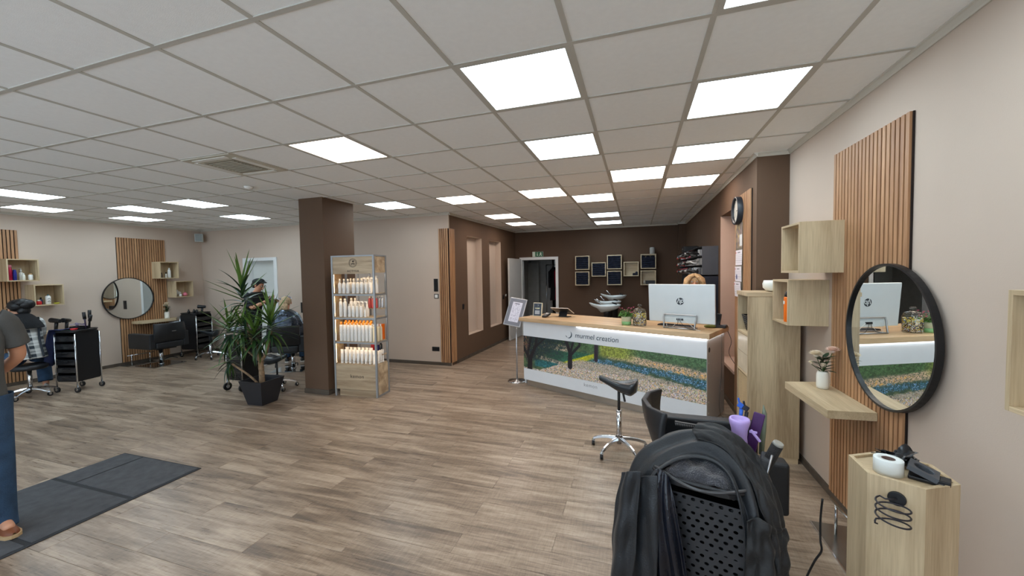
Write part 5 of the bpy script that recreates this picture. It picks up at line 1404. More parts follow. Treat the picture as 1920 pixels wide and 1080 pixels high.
# trolley next to the yucca, its white tray carries towels
trolley('black perforated trolley behind the yucca with white folded towels on top', (-5.72, 4.34, 0), 0, .31, .34, .90, perf=True, wheel=.06)
t = thing('folded_towels', 'white folded towels on top of the trolley behind the yucca', 'towel', (-5.76, 4.28, .9), .1)
G().bb((-.09, -.1, 0), (.08, .08, .02)).make('lower_towel', plain('white_terry', (196, 204, 212), .95, bump=.6, bscale=200), t, bevel=.008, seg=3)
G().box((-.01, 0, .03), (.15, .16, .018), rz=.15).make('upper_towel', plain('white_terry', (196, 204, 212), .95), t, bevel=.008, seg=3)
t = thing('mixing_bottle', 'beige bottle standing on the trolley behind the yucca', 'bottle', (-5.65, 4.40, .9)); G().lathe([(.0, 0), (.028, 0), (.028, .15), (.012, .17), (.012, .19), (.0, .19)]).make('body', plain('beige_bottle', (190, 176, 156), .4), t)
# corner trolley at the far left
trolley('black trolley in the far left corner with dark tools on top', (-9.2, 5.92, 0), math.radians(192), .38, .38, .935, perf=False)
hairdryer('black curved hair dryer standing on the corner trolley', (-9.02, 5.92, .93), .8, 1.1)
for k, (x, y, nm) in enumerate(((-9.20, 5.78, 'small black spray bottle at the left on the corner trolley'), (-9.13, 5.84, 'small round-topped black jar in the middle of the corner trolley'), (-8.98, 5.80, 'squat black clipper at the right on the corner trolley'))):
    t = thing('tool', nm, ('bottle', 'jar', 'clipper')[k], (x, y, .93)); G().lathe([(.0, 0), (.024, 0), (.024, .05+.01*k), (.012, .07+.01*k), (.014, .09), (.0, .095)]).make('body', BLACKP, t)
t = thing('folded_white_towels', 'small stack of white towels under the left-wall shelf', 'towel', (-9.40, 5.66, .70), .2)
for k in range(3): G().box((0, 0, .012+k*.026), (.14, .18, .022)).make('towel', plain('white_terry', (196, 204, 212), .95), t, bevel=.008)
G().bb((-.21, -.10, -.012), (.08, .10, -.001)).make('holder_board', OAK_Y, t)

# ---------------- planter with yucca
t = thing('yucca_plant', 'tall yucca with forked trunk in a square black tapered pot', 'potted plant', (-4.82, 3.88, 0), math.radians(3))
g = G(); B0, B1, HP = .12, .185, .325
rows = [[(s*a_, s*b_, z) for a_, b_ in ((-1, -1), (1, -1), (1, 1), (-1, 1))] for s, z in ((B0, 0), (B1, HP), (B1+.004, HP+.004), (B1-.008, HP+.004), (B1-.03, .24))]
g.grid(rows, closed=True, smooth=False); g.add(rows[0], [(0, 1, 2, 3)])
g.make('pot', plain('matt_black_pot', (34, 36, 42), .4, var=.05), t)
G().bb((-.16, -.16, .22), (.16, .16, .25)).make('soil', plain('dark_soil', (46, 36, 28), .95, var=.4, scale=60, bump=1.0, bscale=90), t)
BARK = plain('yucca_bark', (140, 116, 90), .85, var=.35, scale=30, bump=1.0, bscale=70)
def limb(pts, r0, r1, parent, name='stem'):
    p = smooth_pts(pts, 5); n = len(p); rr = [(r0+(r1-r0)*i/(n-1))*(1+.10*(i % 2)) for i in range(n)]
    return G().tube(p, rr, 10).make(name, BARK, parent)
O_ = Vector((-4.82, 3.88, 0))
def w2l(x, y, z): return Matrix.Rotation(-math.radians(3), 3, 'Z') @ (Vector((x, y, z))-O_)
fork = w2l(-4.83, 3.88, .56)
limb([(0, 0, .2), (0, 0, .4), fork], .034, .030, t, 'trunk')
limb([fork, w2l(-4.90, 3.88, .66), w2l(-5.03, 3.9, .90), w2l(-5.12, 3.9, 1.18)], .020, .016, t)
limb([fork, w2l(-4.83, 3.86, .66), w2l(-4.86, 3.84, .78)], .021, .017, t)
limb([fork, w2l(-4.77, 3.9, .64), w2l(-4.68, 3.88, .80), w2l(-4.60, 3.86, .98)], .019, .015, t)
limb([w2l(-4.9, 3.88, .26), w2l(-5.02, 3.84, .38), w2l(-5.25, 3.8, .52)], .014, .012, t)
limb([fork, w2l(-5.0, 3.82, .72), w2l(-5.2, 3.78, .90)], .015, .012, t)
LV = [plain('yucca_leaf_mid', (50, 82, 40), .38, var=.25, scale=5), plain('yucca_leaf_dark', (34, 60, 38), .36, var=.25, scale=5), plain('yucca_leaf_light', (82, 114, 46), .4, var=.2, scale=5)]
def yleaf(L_, W_, droop, mat):
    rows = []; N = 9
    for i in range(N+1):
        s = i/N; w = W_*(.55+.45*min(1, s*5))*(1-max(0, s-.25)/.75)**.7 if s < 1 else .0008
        r_ = s*L_*(1-.12*droop*s); z = s*L_*.0-droop*L_*s*s*.6
        rows.append([(-w/2, r_, z+w*.22), (0, r_, z), (w/2, r_, z+w*.22)])
    return G().grid(rows).mesh('leaf', mat)
LM_ = [yleaf(L_, .046, dr, LV[m_]) for L_, dr, m_ in ((.50, .05, 2), (.48, .35, 0), (.42, .8, 1), (.34, 1.1, 0), (.38, .5, 1), (.30, .9, 2))]
rnd = random.Random(21)
def crown(c, n, zlen, e0, e1, sc=1.0, core=.12):
    for k in range(n):
        a = k*2.39996+rnd.random()*.5; f = k/n
        el = e0+(e1-e0)*f+rnd.uniform(-.15, .15)
        mi = 0 if f < .15 else (rnd.choice((1, 4, 0)) if f < .5 else rnd.choice((2, 3, 4, 5, 1)))
        o = bpy.data.objects.new('leaf', LM_[mi]); COL.objects.link(o); o.parent = t
        z = c[2]+core*(.5-f)+.02*rnd.random()
        o.location = (c[0], c[1], z); o.rotation_euler = Matrix.Rotation(a, 3, 'Z').to_euler(); o.rotation_euler = (Matrix.Rotation(a, 3, 'Z') @ Matrix.Rotation(el, 3, 'X')).to_euler()
        s = sc*rnd.uniform(.85, 1.15); o.scale = (rnd.uniform(.8, 1.1)*min(1, s*1.1), s, s)
crown(w2l(-5.14, 3.9, 1.34), 40, 0, 1.25, -.55, 1.08, .46)
crown(w2l(-4.60, 3.86, 1.00), 42, 0, 1.35, -.8, .86, .26)
crown(w2l(-4.87, 3.84, .86), 40, 0, 1.2, -.9, .82, .22)
crown(w2l(-5.24, 3.78, .93), 36, 0, 1.15, -1.0, .80, .22)
crown(w2l(-5.30, 3.8, .54), 20, 0, .9, -1.1, .66, .14)
crown(w2l(-5.02, 3.78, .98), 26, 0, 1.0, -1.0, .70, .22)

# ---------------- product display stand beside the pillar
t = thing('display_stand', 'lit product display stand of grey metal and wood beside the brown pillar', 'display stand', (-4.078, 4.39, 0), math.radians(4))
SW, SD, SH = .68, .31, 1.975
FG = plain('grey_metal_frame', (150, 152, 154), .4, .5, var=.03)
OD = wood('display_oak_cross', (196, 176, 146), (146, 124, 98), 'X', grain=.9, fine=.25)
for x in (0, SW-.026):
    for y in (0, SD-.026): G().bb((x, y, 0), (x+.026, y+.026, SH)).make('post', FG, t, bevel=.002)
for z in (1.415, 1.085, .745):
    for a_, c_ in (((.026, .003, z), (SW-.026, .02, z+.02)), ((SW-.02, .026, z), (SW-.003, SD-.026, z+.02)), ((.003, .026, z), (.02, SD-.026, z+.02))): G().bb(a_, c_).make('cross_bar', FG, t)
for a_, c_ in (((.026, 0, SH-.02), (SW-.026, .026, SH)), ((SW-.026, .026, SH-.02), (SW, SD-.026, SH)), ((0, .026, SH-.02), (.026, SD-.026, SH)), ((SW-.026, .026, 0), (SW, SD-.026, .026)), ((.026, SD-.026, SH-.02), (SW-.026, SD, SH))): G().bb(a_, c_).make('cross_bar', FG, t)
G().bb((.026, .006, 1.718), (SW-.026, .02, SH-.02)).make('header_board', OD, t)
G().bb((SW-.02, .026, 1.73), (SW-.008, SD-.026, SH-.02)).make('header_side_board', OD, t)
G().bb((.026, .006, .10), (SW-.026, .02, .445)).make('base_front_board', OD, t)
G().bb((SW-.02, .026, .026), (SW-.008, SD-.026, .445)).make('base_side_board', OD, t)
G().bb((.06, .03, .0), (SW-.026, .045, .11)).make('plinth', OD, t)
G().bb((.008, .026, .44), (.018, SD*.62, 1.73)).make('left_side_board', OD, t)
for z in (1.432, 1.102, .762, .445): G().bb((.02, .02, z), (SW-.02, SD-.02, z+.012)).make('shelf_board', OD, t)
for z in (1.215, .56): G().bb((.42, .18, z), (SW-.02, SD-.02, z+.012)).make('half_shelf_board', OD, t)
G().bb((.026, .0205, 1.73), (SW-.026, SD-.03, 1.742)).make('header_floor_board', OD, t)
for x in (.20, .40): G().bb((x, SD-.02, .46), (x+.018, SD-.005, 1.75)).make('rear_rod', FG, t)
GL = glow('display_led', (1.0, .72, .40), 16.0)
for z0, z1 in ((1.455, 1.71), (1.125, 1.405), (.785, 1.075), (.47, .735)):
    G().bb((.0261, .0205, z0), (.0271, .0235, z1)).make('led_strip', GL, t)
    G().bb((SW-.0271, .0205, z0), (SW-.0261, .0235, z1)).make('led_strip', GL, t)
    G().bb((.04, .0205, z1+.017 if z1 < 1.7 else z1+.012), (SW-.04, .03, z1+.021 if z1 < 1.7 else z1+.016)).make('led_strip', GL, t)
DINK = plain('dark_brown_ink', (66, 56, 50), .6, var=0)
text('supplier_lettering', 'kemon', .072, DINK, t, (.36, .005, .285), (PI/2, 0, 0), extrude=.0005, space=1.12)
text('range_lettering', 'ACTYVA', .040, DINK, t, (.35, .005, 1.755), (PI/2, 0, 0), extrude=.0005, space=1.3, bold=.0008)
g = G(); cx, cz = .35, 1.868
for r in (.062, .046):
    g.tube([(cx+r*math.cos(a), .0045, cz+r*math.sin(a)) for a in [2*PI*k/30 for k in range(30)]], .0012, 4, closed=True)
for k in range(26): a = 2*PI*k/26; g.box((cx+.054*math.cos(a), .0047, cz+.054*math.sin(a)), (.004, .001, .008), ry=-a+PI/2)
g.tube([(cx-.022, .0045, cz-.026), (cx+.01, .0045, cz+.004), (cx+.014, .0045, cz+.02)], .0016, 4); g.tube([(cx+.022, .0045, cz-.022), (cx-.004, .0045, cz+.004)], .0016, 4)
for p_, q_ in ((-.004, .022), (.014, .024), (.018, -.014), (-.012, -.012)): g.ball((cx+p_, .0045, cz+q_), (.009, .001, .011), 8, 6)
g.make('round_emblem', DINK, t)
RZ4 = Matrix.Rotation(math.radians(4), 3, 'Z')
def dl(x, y, z): v = RZ4 @ Vector((x, y, 0)); return (v.x-4.078, v.y+4.39, z)
BW = plain('white_bottle_plastic', (232, 230, 226), .35, var=.02); CLR = plain('frosted_cap', (222, 216, 206), .25); ORC = plain('amber_cap', (226, 146, 50), .3)
ORD = ['first', 'second', 'third', 'fourth', 'fifth', 'sixth', 'seventh', 'eighth', 'ninth', 'tenth', 'eleventh', 'twelfth']
PRT = plain('label_print_blue_grey', (150, 158, 176), .6, var=0)
def proto_bottle(kind):
    g = thing('bottle', 'x', 'bottle', (0, 0, -5), 0, 'white bottles on the display stand')
    if kind == 'wave':
        G().lathe([(.024, 0), (.026, .004), (.024, .05), (.027, .10), (.025, .135), (.012, .158)], n=14).make('body', BW, g); G().lathe([(.0125, .157), (.0125, .20), (.008, .205)], n=10).make('cap', CLR, g)
    elif kind == 'spray':
        G().lathe([(.024, 0), (.025, .004), (.025, .20), (.014, .222)], n=14).make('body', BW, g); G().lathe([(.016, .219), (.016, .25), (.009, .258)], n=10).make('cap', CLR, g)
    elif kind == 'spray_small':
        G().lathe([(.022, 0), (.023, .004), (.023, .145), (.012, .16)], n=14).make('body', BW, g); G().lathe([(.013, .158), (.013, .18), (.007, .186)], n=10).make('cap', CLR, g)
    elif kind == 'trigger':
        G().lathe([(.026, 0), (.027, .004), (.026, .10), (.012, .15), (.011, .17)], n=14).make('body', BW, g); G().cyl((0, 0, .165), (0, 0, .20), .010, n=10).box((-.012, 0, .205), (.042, .014, .016)).make('trigger_head', BW, g)
    elif kind == 'orange':
        G().lathe([(.024, 0), (.025, .003), (.025, .222), (.020, .23)], n=14).make('body', BW, g); G().lathe([(.015, .228), (.015, .262), (.010, .268)], n=10).make('cap', ORC, g)
    elif kind == 'cream':
        G().lathe([(.024, 0), (.025, .003), (.025, .19), (.014, .21)], n=14).make('body', plain('ivory_bottle', (222, 212, 184), .35), g); G().lathe([(.014, .208), (.014, .235), (.009, .24)], n=10).make('cap', BW, g)
    elif kind == 'tube':
        rows = []
        for s, z in ((1, .022), (1, .05), (.98, .12), (.95, .2)):
            f = max(0, (z-.03)/.17); rows.append([((.021+.006*f)*math.cos(a), .021*(1-f)*math.sin(a)+.0008*math.sin(a), z) for a in [2*PI*k/12 for k in range(12)]])
        g2 = G().grid(rows, closed=True); g2.add(rows[0], [tuple(range(12))]); g2.add(rows[-1], [tuple(range(12))]); g2.make('body', BW, g); G().lathe([(.021, 0), (.022, .022)], n=12).make('cap', BW, g)
    elif kind == 'red': G().lathe([(.022, 0), (.024, .01), (.022, .13), (.012, .15)], n=12).make('body', plain('rose_bottle', (196, 84, 84), .3), g); G().lathe([(.013, .148), (.013, .175), (.008, .18)], n=10).make('cap', CLR, g)
    elif kind == 'silver': G().lathe([(.018, 0), (.019, .01), (.019, .19), (.010, .205)], n=12).make('body', plain('silver_can', (190, 194, 200), .25, .6), g); G().lathe([(.013, .2), (.013, .235), (.008, .24)], n=10).make('cap', BW, g)
    elif kind == 'dark': G().lathe([(.022, 0), (.024, .01), (.024, .15), (.012, .17)], n=12).make('body', plain('black_gloss_bottle', (26, 26, 28), .2), g); G().lathe([(.013, .168), (.013, .19), (.008, .195)], n=10).make('cap', BLACKP, g)
    elif kind == 'box_orange': G().bb((-.03, -.03, 0), (.03, .03, .22)).make('body', ORANGE, g, bevel=.002)
    elif kind == 'box_red': G().bb((-.03, -.025, 0), (.03, .025, .15)).make('body', plain('red_box', (176, 28, 34), .4), g, bevel=.002)
    elif kind == 'box_blue': G().bb((-.028, -.025, 0), (.028, .025, .14)).make('body', plain('deep_blue_box', (36, 44, 120), .4), g, bevel=.002)
    if kind in ('wave', 'spray', 'orange', 'tube', 'spray_small'):
        zt = {'wave': .09, 'spray': .15, 'orange': .16, 'tube': .13, 'spray_small': .10}[kind]; q = G(); r = {'tube': .0195}.get(kind, .0262 if kind == 'wave' else .0256 if kind != 'spray_small' else .0236)
        for k in range(5): q.add([(r*math.sin(a)*(1.0), -r*math.cos(a)*(1.0 if kind != 'tube' else .6), zt-.015*k+dz) for dz in (0, .005) for a in ((-.35, .1 if k % 2 else .35))], [(0, 1, 3, 2)])
        q.make('label_print', PRT, g)
    return g
PB = {k: proto_bottle(k) for k in ('wave', 'spray', 'spray_small', 'trigger', 'orange', 'cream', 'tube', 'red', 'silver', 'dark', 'box_orange', 'box_red', 'box_blue')}
DESC = {'wave': 'curvy white bottle', 'spray': 'tall white spray can', 'spray_small': 'short white spray bottle', 'trigger': 'white trigger spray bottle', 'orange': 'white bottle with amber cap', 'cream': 'ivory bottle', 'tube': 'white tube on its cap', 'red': 'rose red bottle', 'silver': 'slim silver can', 'dark': 'glossy black bottle', 'box_orange': 'orange carton', 'box_red': 'red carton', 'box_blue': 'deep blue carton'}
used = set()
def put(kind, x, y, z, shelf, rowname, i, sc=1.0):
    src = PB[kind]
    lab = '%s, %s from left, %s row, %s display shelf' % (DESC[kind], ORD[i], rowname, shelf)
    if kind not in used:
        used.add(kind); src.location = dl(x, y, z); src.rotation_euler = (0, 0, math.radians(4)); src['label'] = lab; src.scale = (sc, sc, sc); return src
    o = dup(src, dl(x, y, z), math.radians(4)+random.uniform(-.2, .2), lab); o.scale = (sc, sc, sc); return o
z1, z2, z3, z4 = 1.4445, 1.1145, .7745, .4575
for i in range(8): put('wave', .095+i*.066 if i < 3 else .12+i*.066, .055, z1, 'top', 'front', i)
for i in range(8): put('wave' if i < 4 else 'trigger', .22+i*.058, .125, z1, 'top', 'second', i, 1.03)
for i in range(4): put('cream' if i % 2 else 'trigger', .40+i*.06, .20, z1, 'top', 'third', i)
for i, k in enumerate(('spray', 'spray', 'spray_small', 'spray_small', 'spray_small', 'spray_small', 'spray_small')): put(k, .10+(i*.068 if i < 2 else .015+i*.062), .055, z2, 'second', 'front', i, 1 if i < 6 else .7)
for i, k in enumerate(('spray', 'spray', 'trigger', 'trigger', 'trigger')): put(k, .225+i*.062, .12, z2, 'second', 'middle', i, 1.02)
for i in range(3): put('red', .455+i*.052, .215, 1.2275, 'second', 'raised rear', i, .95)
for i in range(4): put('silver', .50+i*.043 if i else .445, .262, 1.2275, 'second', 'raised last', i, .75)
for i in range(10): put('orange' if i < 9 else 'cream', .095+i*.0585, .055, z3, 'third', 'front', i)
for i in range(8): put('orange', .125+i*.0585, .12, z3, 'third', 'second', i, 1.06)
for i, (x, y) in enumerate(((.63, .12), (.63, .19), (.57, .22))): put('cream', x, y, z3, 'third', 'right-hand', i, .95)
for i in range(4): put('dark', .36+i*.06, .21, z3, 'third', 'rear', i, 1.15)
put('box_orange', .605, .265, z3, 'third', 'last', 0)
for i in range(9): put('tube', .095+i*.064, .055, z4, 'bottom', 'front', i, .98)
for i in range(7): put('tube', .13+i*.064, .12, z4, 'bottom', 'second', i, 1.08)
for i in range(3): put('tube', .635, .115+i*.05, z4, 'bottom', 'right-hand', i, .9)
for i, k in enumerate(('box_red', 'box_blue', 'dark')): put(k, .47+i*.062, .245, .5725, 'bottom', 'raised rear', i, .85)

# ---------------- door mat (four carpet tiles)
t = thing('door_mat', 'large dark grey entrance mat made of joined carpet tiles', 'mat', (0, 0, 0))
MAT = plain('grey_ribbed_carpet', (84, 86, 90), .95, var=.18, scale=14, bump=.8, bscale=260)
G().bb((-4.76, .28, .0005), (-3.70, 2.365, .006)).make('rubber_edge', plain('mat_rubber_edge', (44, 46, 50), .8), t, bevel=.003)
for a_, c_ in (((-4.745, 1.885), (-4.472, 2.35)), ((-4.452, 1.885), (-3.725, 2.35)), ((-4.745, 1.355), (-3.725, 1.855)), ((-4.745, .83), (-3.725, 1.325)), ((-4.745, .30), (-3.725, .80))):
    G().bb((a_[0], a_[1], .004), (c_[0], c_[1], .011)).make('carpet_tile', MAT, t, bevel=.003)
# ================================================================ people
def skin_obj(name, verts, edges, mat, parent, root=0, sub=2):
    """one continuous body grown around a skeleton: verts = [(co, rx, ry)]"""
    me = bpy.data.meshes.new(name); me.from_pydata([tuple(v[0]) for v in verts], edges, [])
    o = bpy.data.objects.new(name, me); COL.objects.link(o); o.parent = parent
    md = o.modifiers.new('skin', 'SKIN'); md.use_smooth_shade = True; md.branch_smoothing = .6
    lay = me.skin_vertices[0] if me.skin_vertices else None
    if lay is None:
        bm = bmesh.new(); bm.from_mesh(me); bm.verts.layers.skin.verify(); bm.to_mesh(me); bm.free(); lay = me.skin_vertices[0]
    for i, v in enumerate(verts):
        lay.data[i].radius = (v[1], v[2]); lay.data[i].use_root = (i == root)
    s = o.modifiers.new('sub', 'SUBSURF'); s.levels = sub; s.render_levels = sub
    me.materials.append(mat)
    return o
class Sk:
    def __init__(self): self.v = []; self.e = []
    def n(self, co, r, prev=None, ry=None):
        self.v.append((Vector(co), r, ry or r)); i = len(self.v)-1
        if prev is not None: self.e.append((prev, i))
        return i
def rings(name, parent, mat, rs, n=20, cap=(False, False), wob=0.0, seed=0, sub=1, solid=0.0):
    """loft through rings (centre, rx, ry[, axis tilt])"""
    rows = []; rnd = random.Random(seed); p1 = rnd.random()*6
    for i, r in enumerate(rs):
        c = Vector(r[0]); rx, ry = r[1], r[2]; R = r[3] if len(r) > 3 else Matrix.Identity(3)
        rows.append([c + R @ Vector((rx*math.cos(a)*(1+wob*math.sin(5*a+i*.9+p1)), ry*math.sin(a)*(1+wob*math.sin(4*a+i*1.3)), 0)) for a in [2*PI*k/n for k in range(n)]])
    g = G().grid(rows, closed=True)
    if cap[0]: g.add(rows[0], [tuple(range(n))])
    if cap[1]: g.add(rows[-1], [tuple(range(n))])
    return g.make(name, mat, parent, sub=sub, solid=solid)
def hand(sk, wrist, wp, d, side, curl=.5, nrm=Vector((0, 0, -1))):
    """palm and five bent fingers; d = direction of the hand, side = towards the thumb"""
    d = Vector(d).normalized(); s = Vector(side); s = (s-d*s.dot(d)).normalized(); nrm = d.cross(s)
    palm = sk.n(wp+d*.035, .024, wrist, .016); k2 = sk.n(wp+d*.065, .028, palm, .014)
    for q, (off, L_) in enumerate(((.030, .066), (.011, .076), (-.009, .070), (-.027, .055))):
        b0 = sk.n(wp+d*.085+s*off, .0095, k2)
        dd = (d+nrm*curl*.6).normalized(); c1 = sk.n(wp+d*.085+s*off+dd*L_*.5, .0085, b0)
        d3 = (d+nrm*curl*1.6).normalized(); sk.n(sk.v[c1][0]+d3*L_*.5, .0072, c1)
    t1 = sk.n(wp+d*.03+s*.034, .011, palm); t2 = sk.n(wp+d*.058+s*.052+nrm*.008, .009, t1); sk.n(wp+d*.083+s*.056+nrm*.018, .0078, t2)
def person(label, loc, rz, J, skin=SKIN, glove=None):
    """J: dict of joints in local metres (sitter/stander faces +y)"""
    t = thing('person', label, 'person', loc, rz)
    S = Sk()
    pel = S.n(J['pelvis'], .12, None, .10); ab = S.n(J['waist'], .115, pel, .09); ch = S.n(J['chest'], .135, ab, .10)
    nk = S.n(J['neck'], .052, ch); hb = S.n(J['head']+Vector((0, .0, -.05)), .062, nk); hc = S.n(J['head']+Vector((0, .0, .02)), .078, hb, .09); S.n(J['head']+Vector((0, -.005, .085)), .060, hc)
    for s in ('l', 'r'):
        if s+'sh' in J:
            sh = S.n(J[s+'sh'], .055, ch); el = S.n(J[s+'el'], .040, sh); fa = S.n(J[s+'el']*.5+J[s+'wr']*.5, .036, el); wr = S.n(J[s+'wr'], .024, fa)
            d = (J[s+'wr']-J[s+'el']).normalized(); hand(S, wr, J[s+'wr'], J.get(s+'hd', d), J.get(s+'th', Vector((0, 0, 1))), .5)
        if s+'hip' in J:
            hp = S.n(J[s+'hip'], .085, pel); kn = S.n(J[s+'kn'], .056, hp); cf = S.n(J[s+'kn']*.6+J[s+'an']*.4, .052, kn); an = S.n(J[s+'an'], .036, cf); ft = S.n(J[s+'an']+J.get(s+'ft', Vector((0, .13, -.045))), .030, an)
    body = skin_obj('body', S.v, S.e, skin, t)
    return t, body
def face(t, head, R=None, glasses=False, hairc=None, skin=SKIN):
    R = R or Matrix.Identity(3)
    P = lambda x, y, z: head + R @ Vector((x, y, z))
    G().ball(P(0, .095, -.02), (.013, .020, .022), 10, 8, R).make('nose', skin, t)
    for s in (-1, 1):
        G().ball(P(s*.032, .082, .012), (.013, .009, .009), 10, 6, R).make('eye', plain('eye_white', (216, 212, 206), .3), t)
        G().ball(P(s*.032, .090, .012), (.006, .004, .006), 8, 6, R).make('iris', plain('dark_iris', (52, 40, 32), .3), t)
        G().tube([P(s*.018, .091, .030), P(s*.034, .092, .036), P(s*.050, .082, .030)], .004, 6).make('eyebrow', hairc or BLACKP, t)
        G().ball(P(s*.082, -.005, -.005), (.010, .018, .030), 10, 8, R).make('ear', skin, t)
    G().ball(P(0, .086, -.060), (.024, .010, .008), 10, 6, R).make('mouth', plain('lips', (168, 90, 84), .5), t)
    if glasses:
        g = G()
        for s in (-1, 1):
            g.tube([P(s*.034+.024*math.cos(a), .098, .010+.018*math.sin(a)) for a in [2*PI*k/16 for k in range(16)]], .0022, 5, closed=True)
            g.tube([P(s*.058, .096, .014), P(s*.082, .04, .016), P(s*.086, -.01, .010)], .002, 5)
        g.tube([P(-.010, .100, .014), P(.010, .100, .014)], .002, 5); g.make('glasses', plain('thin_metal_glasses', (110, 90, 70), .3, .8), t)
def shoe(t, an, ft, mat, sole=WHITEP, name='shoe'):
    d = Vector((ft.x, ft.y, 0)).normalized(); s = Vector((-d.y, d.x, 0)); b_ = Vector((an.x, an.y, 0)); z0 = an.z-.085
    rows = []
    for q, w, h in ((-.075, .030, .07), (-.05, .038, .10), (.0, .040, .095), (.06, .044, .062), (.12, .046, .045), (.165, .036, .034), (.185, .012, .022)):
        rows.append([b_+d*q+s*(w*math.cos(a))+Vector((0, 0, z0+.012+max(0, math.sin(a))*h if math.sin(a) >= 0 else z0+.012)) for a in [PI*k/9 for k in range(10)]])
    g = G().grid(rows, closed=True); g.add(rows[0], [tuple(range(10))]); o = g.make(name, mat, t, sub=1)
    G().prism([tuple((b_+d*q+s*w*sg)[:2]) for sg, seq in ((1, ((-.078, .03), (-.05, .040), (.06, .047), (.13, .048), (.17, .038), (.19, .014))), (-1, ((.19, .014), (.17, .038), (.13, .048), (.06, .047), (-.05, .040), (-.078, .03)))) for q, w in seq], z0, z0+.022).make('sole', sole, o)
V = Vector
def tube_cloth(t, name, pts, rs, mat, n=14, solid=.004):
    rows = []; pts = [V(p) for p in pts]
    for i, p in enumerate(pts):
        d = (pts[min(i+1, len(pts)-1)]-pts[max(i-1, 0)]).normalized(); a = d.cross(V((0.02, .99, .1))).normalized() if abs(d.y) < .9 else d.cross(V((1, 0, 0))).normalized(); b = d.cross(a)
        rows.append([p+(a*math.cos(q)+b*math.sin(q))*rs[i]*(1+.05*math.sin(3*q+i*1.7)) for q in [2*PI*k/n for k in range(n)]])
    return G().grid(rows, closed=True).make(name, mat, t, sub=1, solid=solid)

# --- man at the left edge: grey T-shirt, blue jeans, brown shoes, hand at his hip
GREYT = plain('dark_grey_tshirt', (82, 84, 84), .9, var=.12, bump=.3, bscale=40); JEAN = plain('blue_denim', (44, 70, 98), .85, var=.25, scale=14, bump=.4, bscale=150)
BROWNS = plain('brown_leather', (122, 70, 42), .5, var=.15)
J = dict(pelvis=V((0, 0, .93)), waist=V((0, .0, 1.10)), chest=V((0, 0, 1.34)), neck=V((0, 0, 1.50)), head=V((0, .02, 1.64)),
         lsh=V((-.19, 0, 1.42)), lel=V((-.245, -.06, 1.17)), lwr=V((-.12, -.165, 1.02)), lhd=V((.9, -.1, -.2)), rsh=V((.19, 0, 1.42)), rel=V((.24, -.03, 1.13)), rwr=V((.23, .10, .90)),
         lhip=V((-.10, 0, .88)), lkn=V((-.115, .01, .49)), lan=V((-.12, -.02, .085)), rhip=V((.10, 0, .88)), rkn=V((.12, .02, .49)), ran=V((.13, .0, .085)), lft=V((-.03, .13, -.04)))
t, _ = person('man at the left edge in a dark grey T-shirt, blue jeans and brown shoes', (-4.10, 1.24, .0112), math.radians(-107), J)
rings('tshirt', t, GREYT, [((0, 0, .89), .185, .135), ((0, 0, .95), .18, .13), ((0, 0, 1.1), .17, .125), ((0, 0, 1.25), .185, .13), ((0, 0, 1.36), .20, .13), ((0, 0, 1.44), .165, .10), ((0, 0, 1.49), .075, .07)], wob=.02, solid=.004)
for s, e in (('l', -1), ('r', 1)):
    a, b = J[s+'sh'], J[s+'el']; tube_cloth(t, 'sleeve', [a+V((-e*.04, 0, .02)), a, a*.55+b*.45, a*.32+b*.68], [.072, .074, .068, .068], GREYT)
    tube_cloth(t, 'trouser_leg', [J[s+'hip']+V((0, 0, .06)), J[s+'hip'], J[s+'kn'], J[s+'kn']*.5+J[s+'an']*.5, J[s+'an']+V((0, 0, .01)), J[s+'an']+V((0, .01, -.055))], [.11, .105, .080, .072, .070, .076], JEAN)
    shoe(t, J[s+'an'], J.get(s+'ft', V((0, .13, 0))), BROWNS, plain('tan_sole', (190, 160, 120), .6))
rings('trouser_seat', t, JEAN, [((0, 0, .80), .17, .12), ((0, 0, .90), .178, .125), ((0, 0, 1.0), .165, .118)], sub=1)
face(t, J['head'])
rings('hair', t, plain('dark_brown_hair', (52, 40, 32), .7, var=.3, bump=.8, bscale=120), [((0, -.03, 1.58), .085, .09), ((0, -.022, 1.66), .092, .098), ((0, -.01, 1.72), .085, .10), ((0, 0, 1.76), .05, .06), ((0, 0, 1.772), .01, .01)], cap=(False, True))

# --- person in plaid on a stool, facing the left wall
def plaid(name):
    m, nt, b = _new(name); tc = nt.nodes.new('ShaderNodeTexCoord'); sp = nt.nodes.new('ShaderNodeSeparateXYZ'); nt.links.new(tc.outputs['Object'], sp.inputs[0])
    def M(op, a, c=None):
        n_ = nt.nodes.new('ShaderNodeMath'); n_.operation = op
        for i, x in enumerate((a, c)):
            if x is None: continue
            if isinstance(x, (int, float)): n_.inputs[i].default_value = x
            else: nt.links.new(x, n_.inputs[i])
        return n_.outputs[0]
    zb = M('LESS_THAN', M('FRACT', M('MULTIPLY', sp.outputs[2], 8.5)), .36); xb = M('LESS_THAN', M('FRACT', M('ADD', M('MULTIPLY', sp.outputs[0], 6.5), .3)), .34)
    z2 = M('LESS_THAN', M('FRACT', M('ADD', M('MULTIPLY', sp.outputs[2], 8.5), .4)), .10)
    tot = M('ADD', M('ADD', M('MULTIPLY', zb, .42), M('MULTIPLY', xb, .45)), M('MULTIPLY', z2, .3))
    r = nt.nodes.new('ShaderNodeValToRGB'); r.color_ramp.elements[0].color = srgb(206, 208, 206); r.color_ramp.elements[1].color = srgb(44, 52, 60); r.color_ramp.elements[0].position = .1; r.color_ramp.elements[1].position = .85
    nt.links.new(tot, r.inputs['Fac']); nt.links.new(r.outputs['Color'], b.inputs['Base Color']); b.inputs['Roughness'].default_value = .9
    return m
PLAID = plaid('white_grey_plaid'); BLK = plain('black_knit', (26, 27, 30), .95, var=.25, bump=.8, bscale=80)
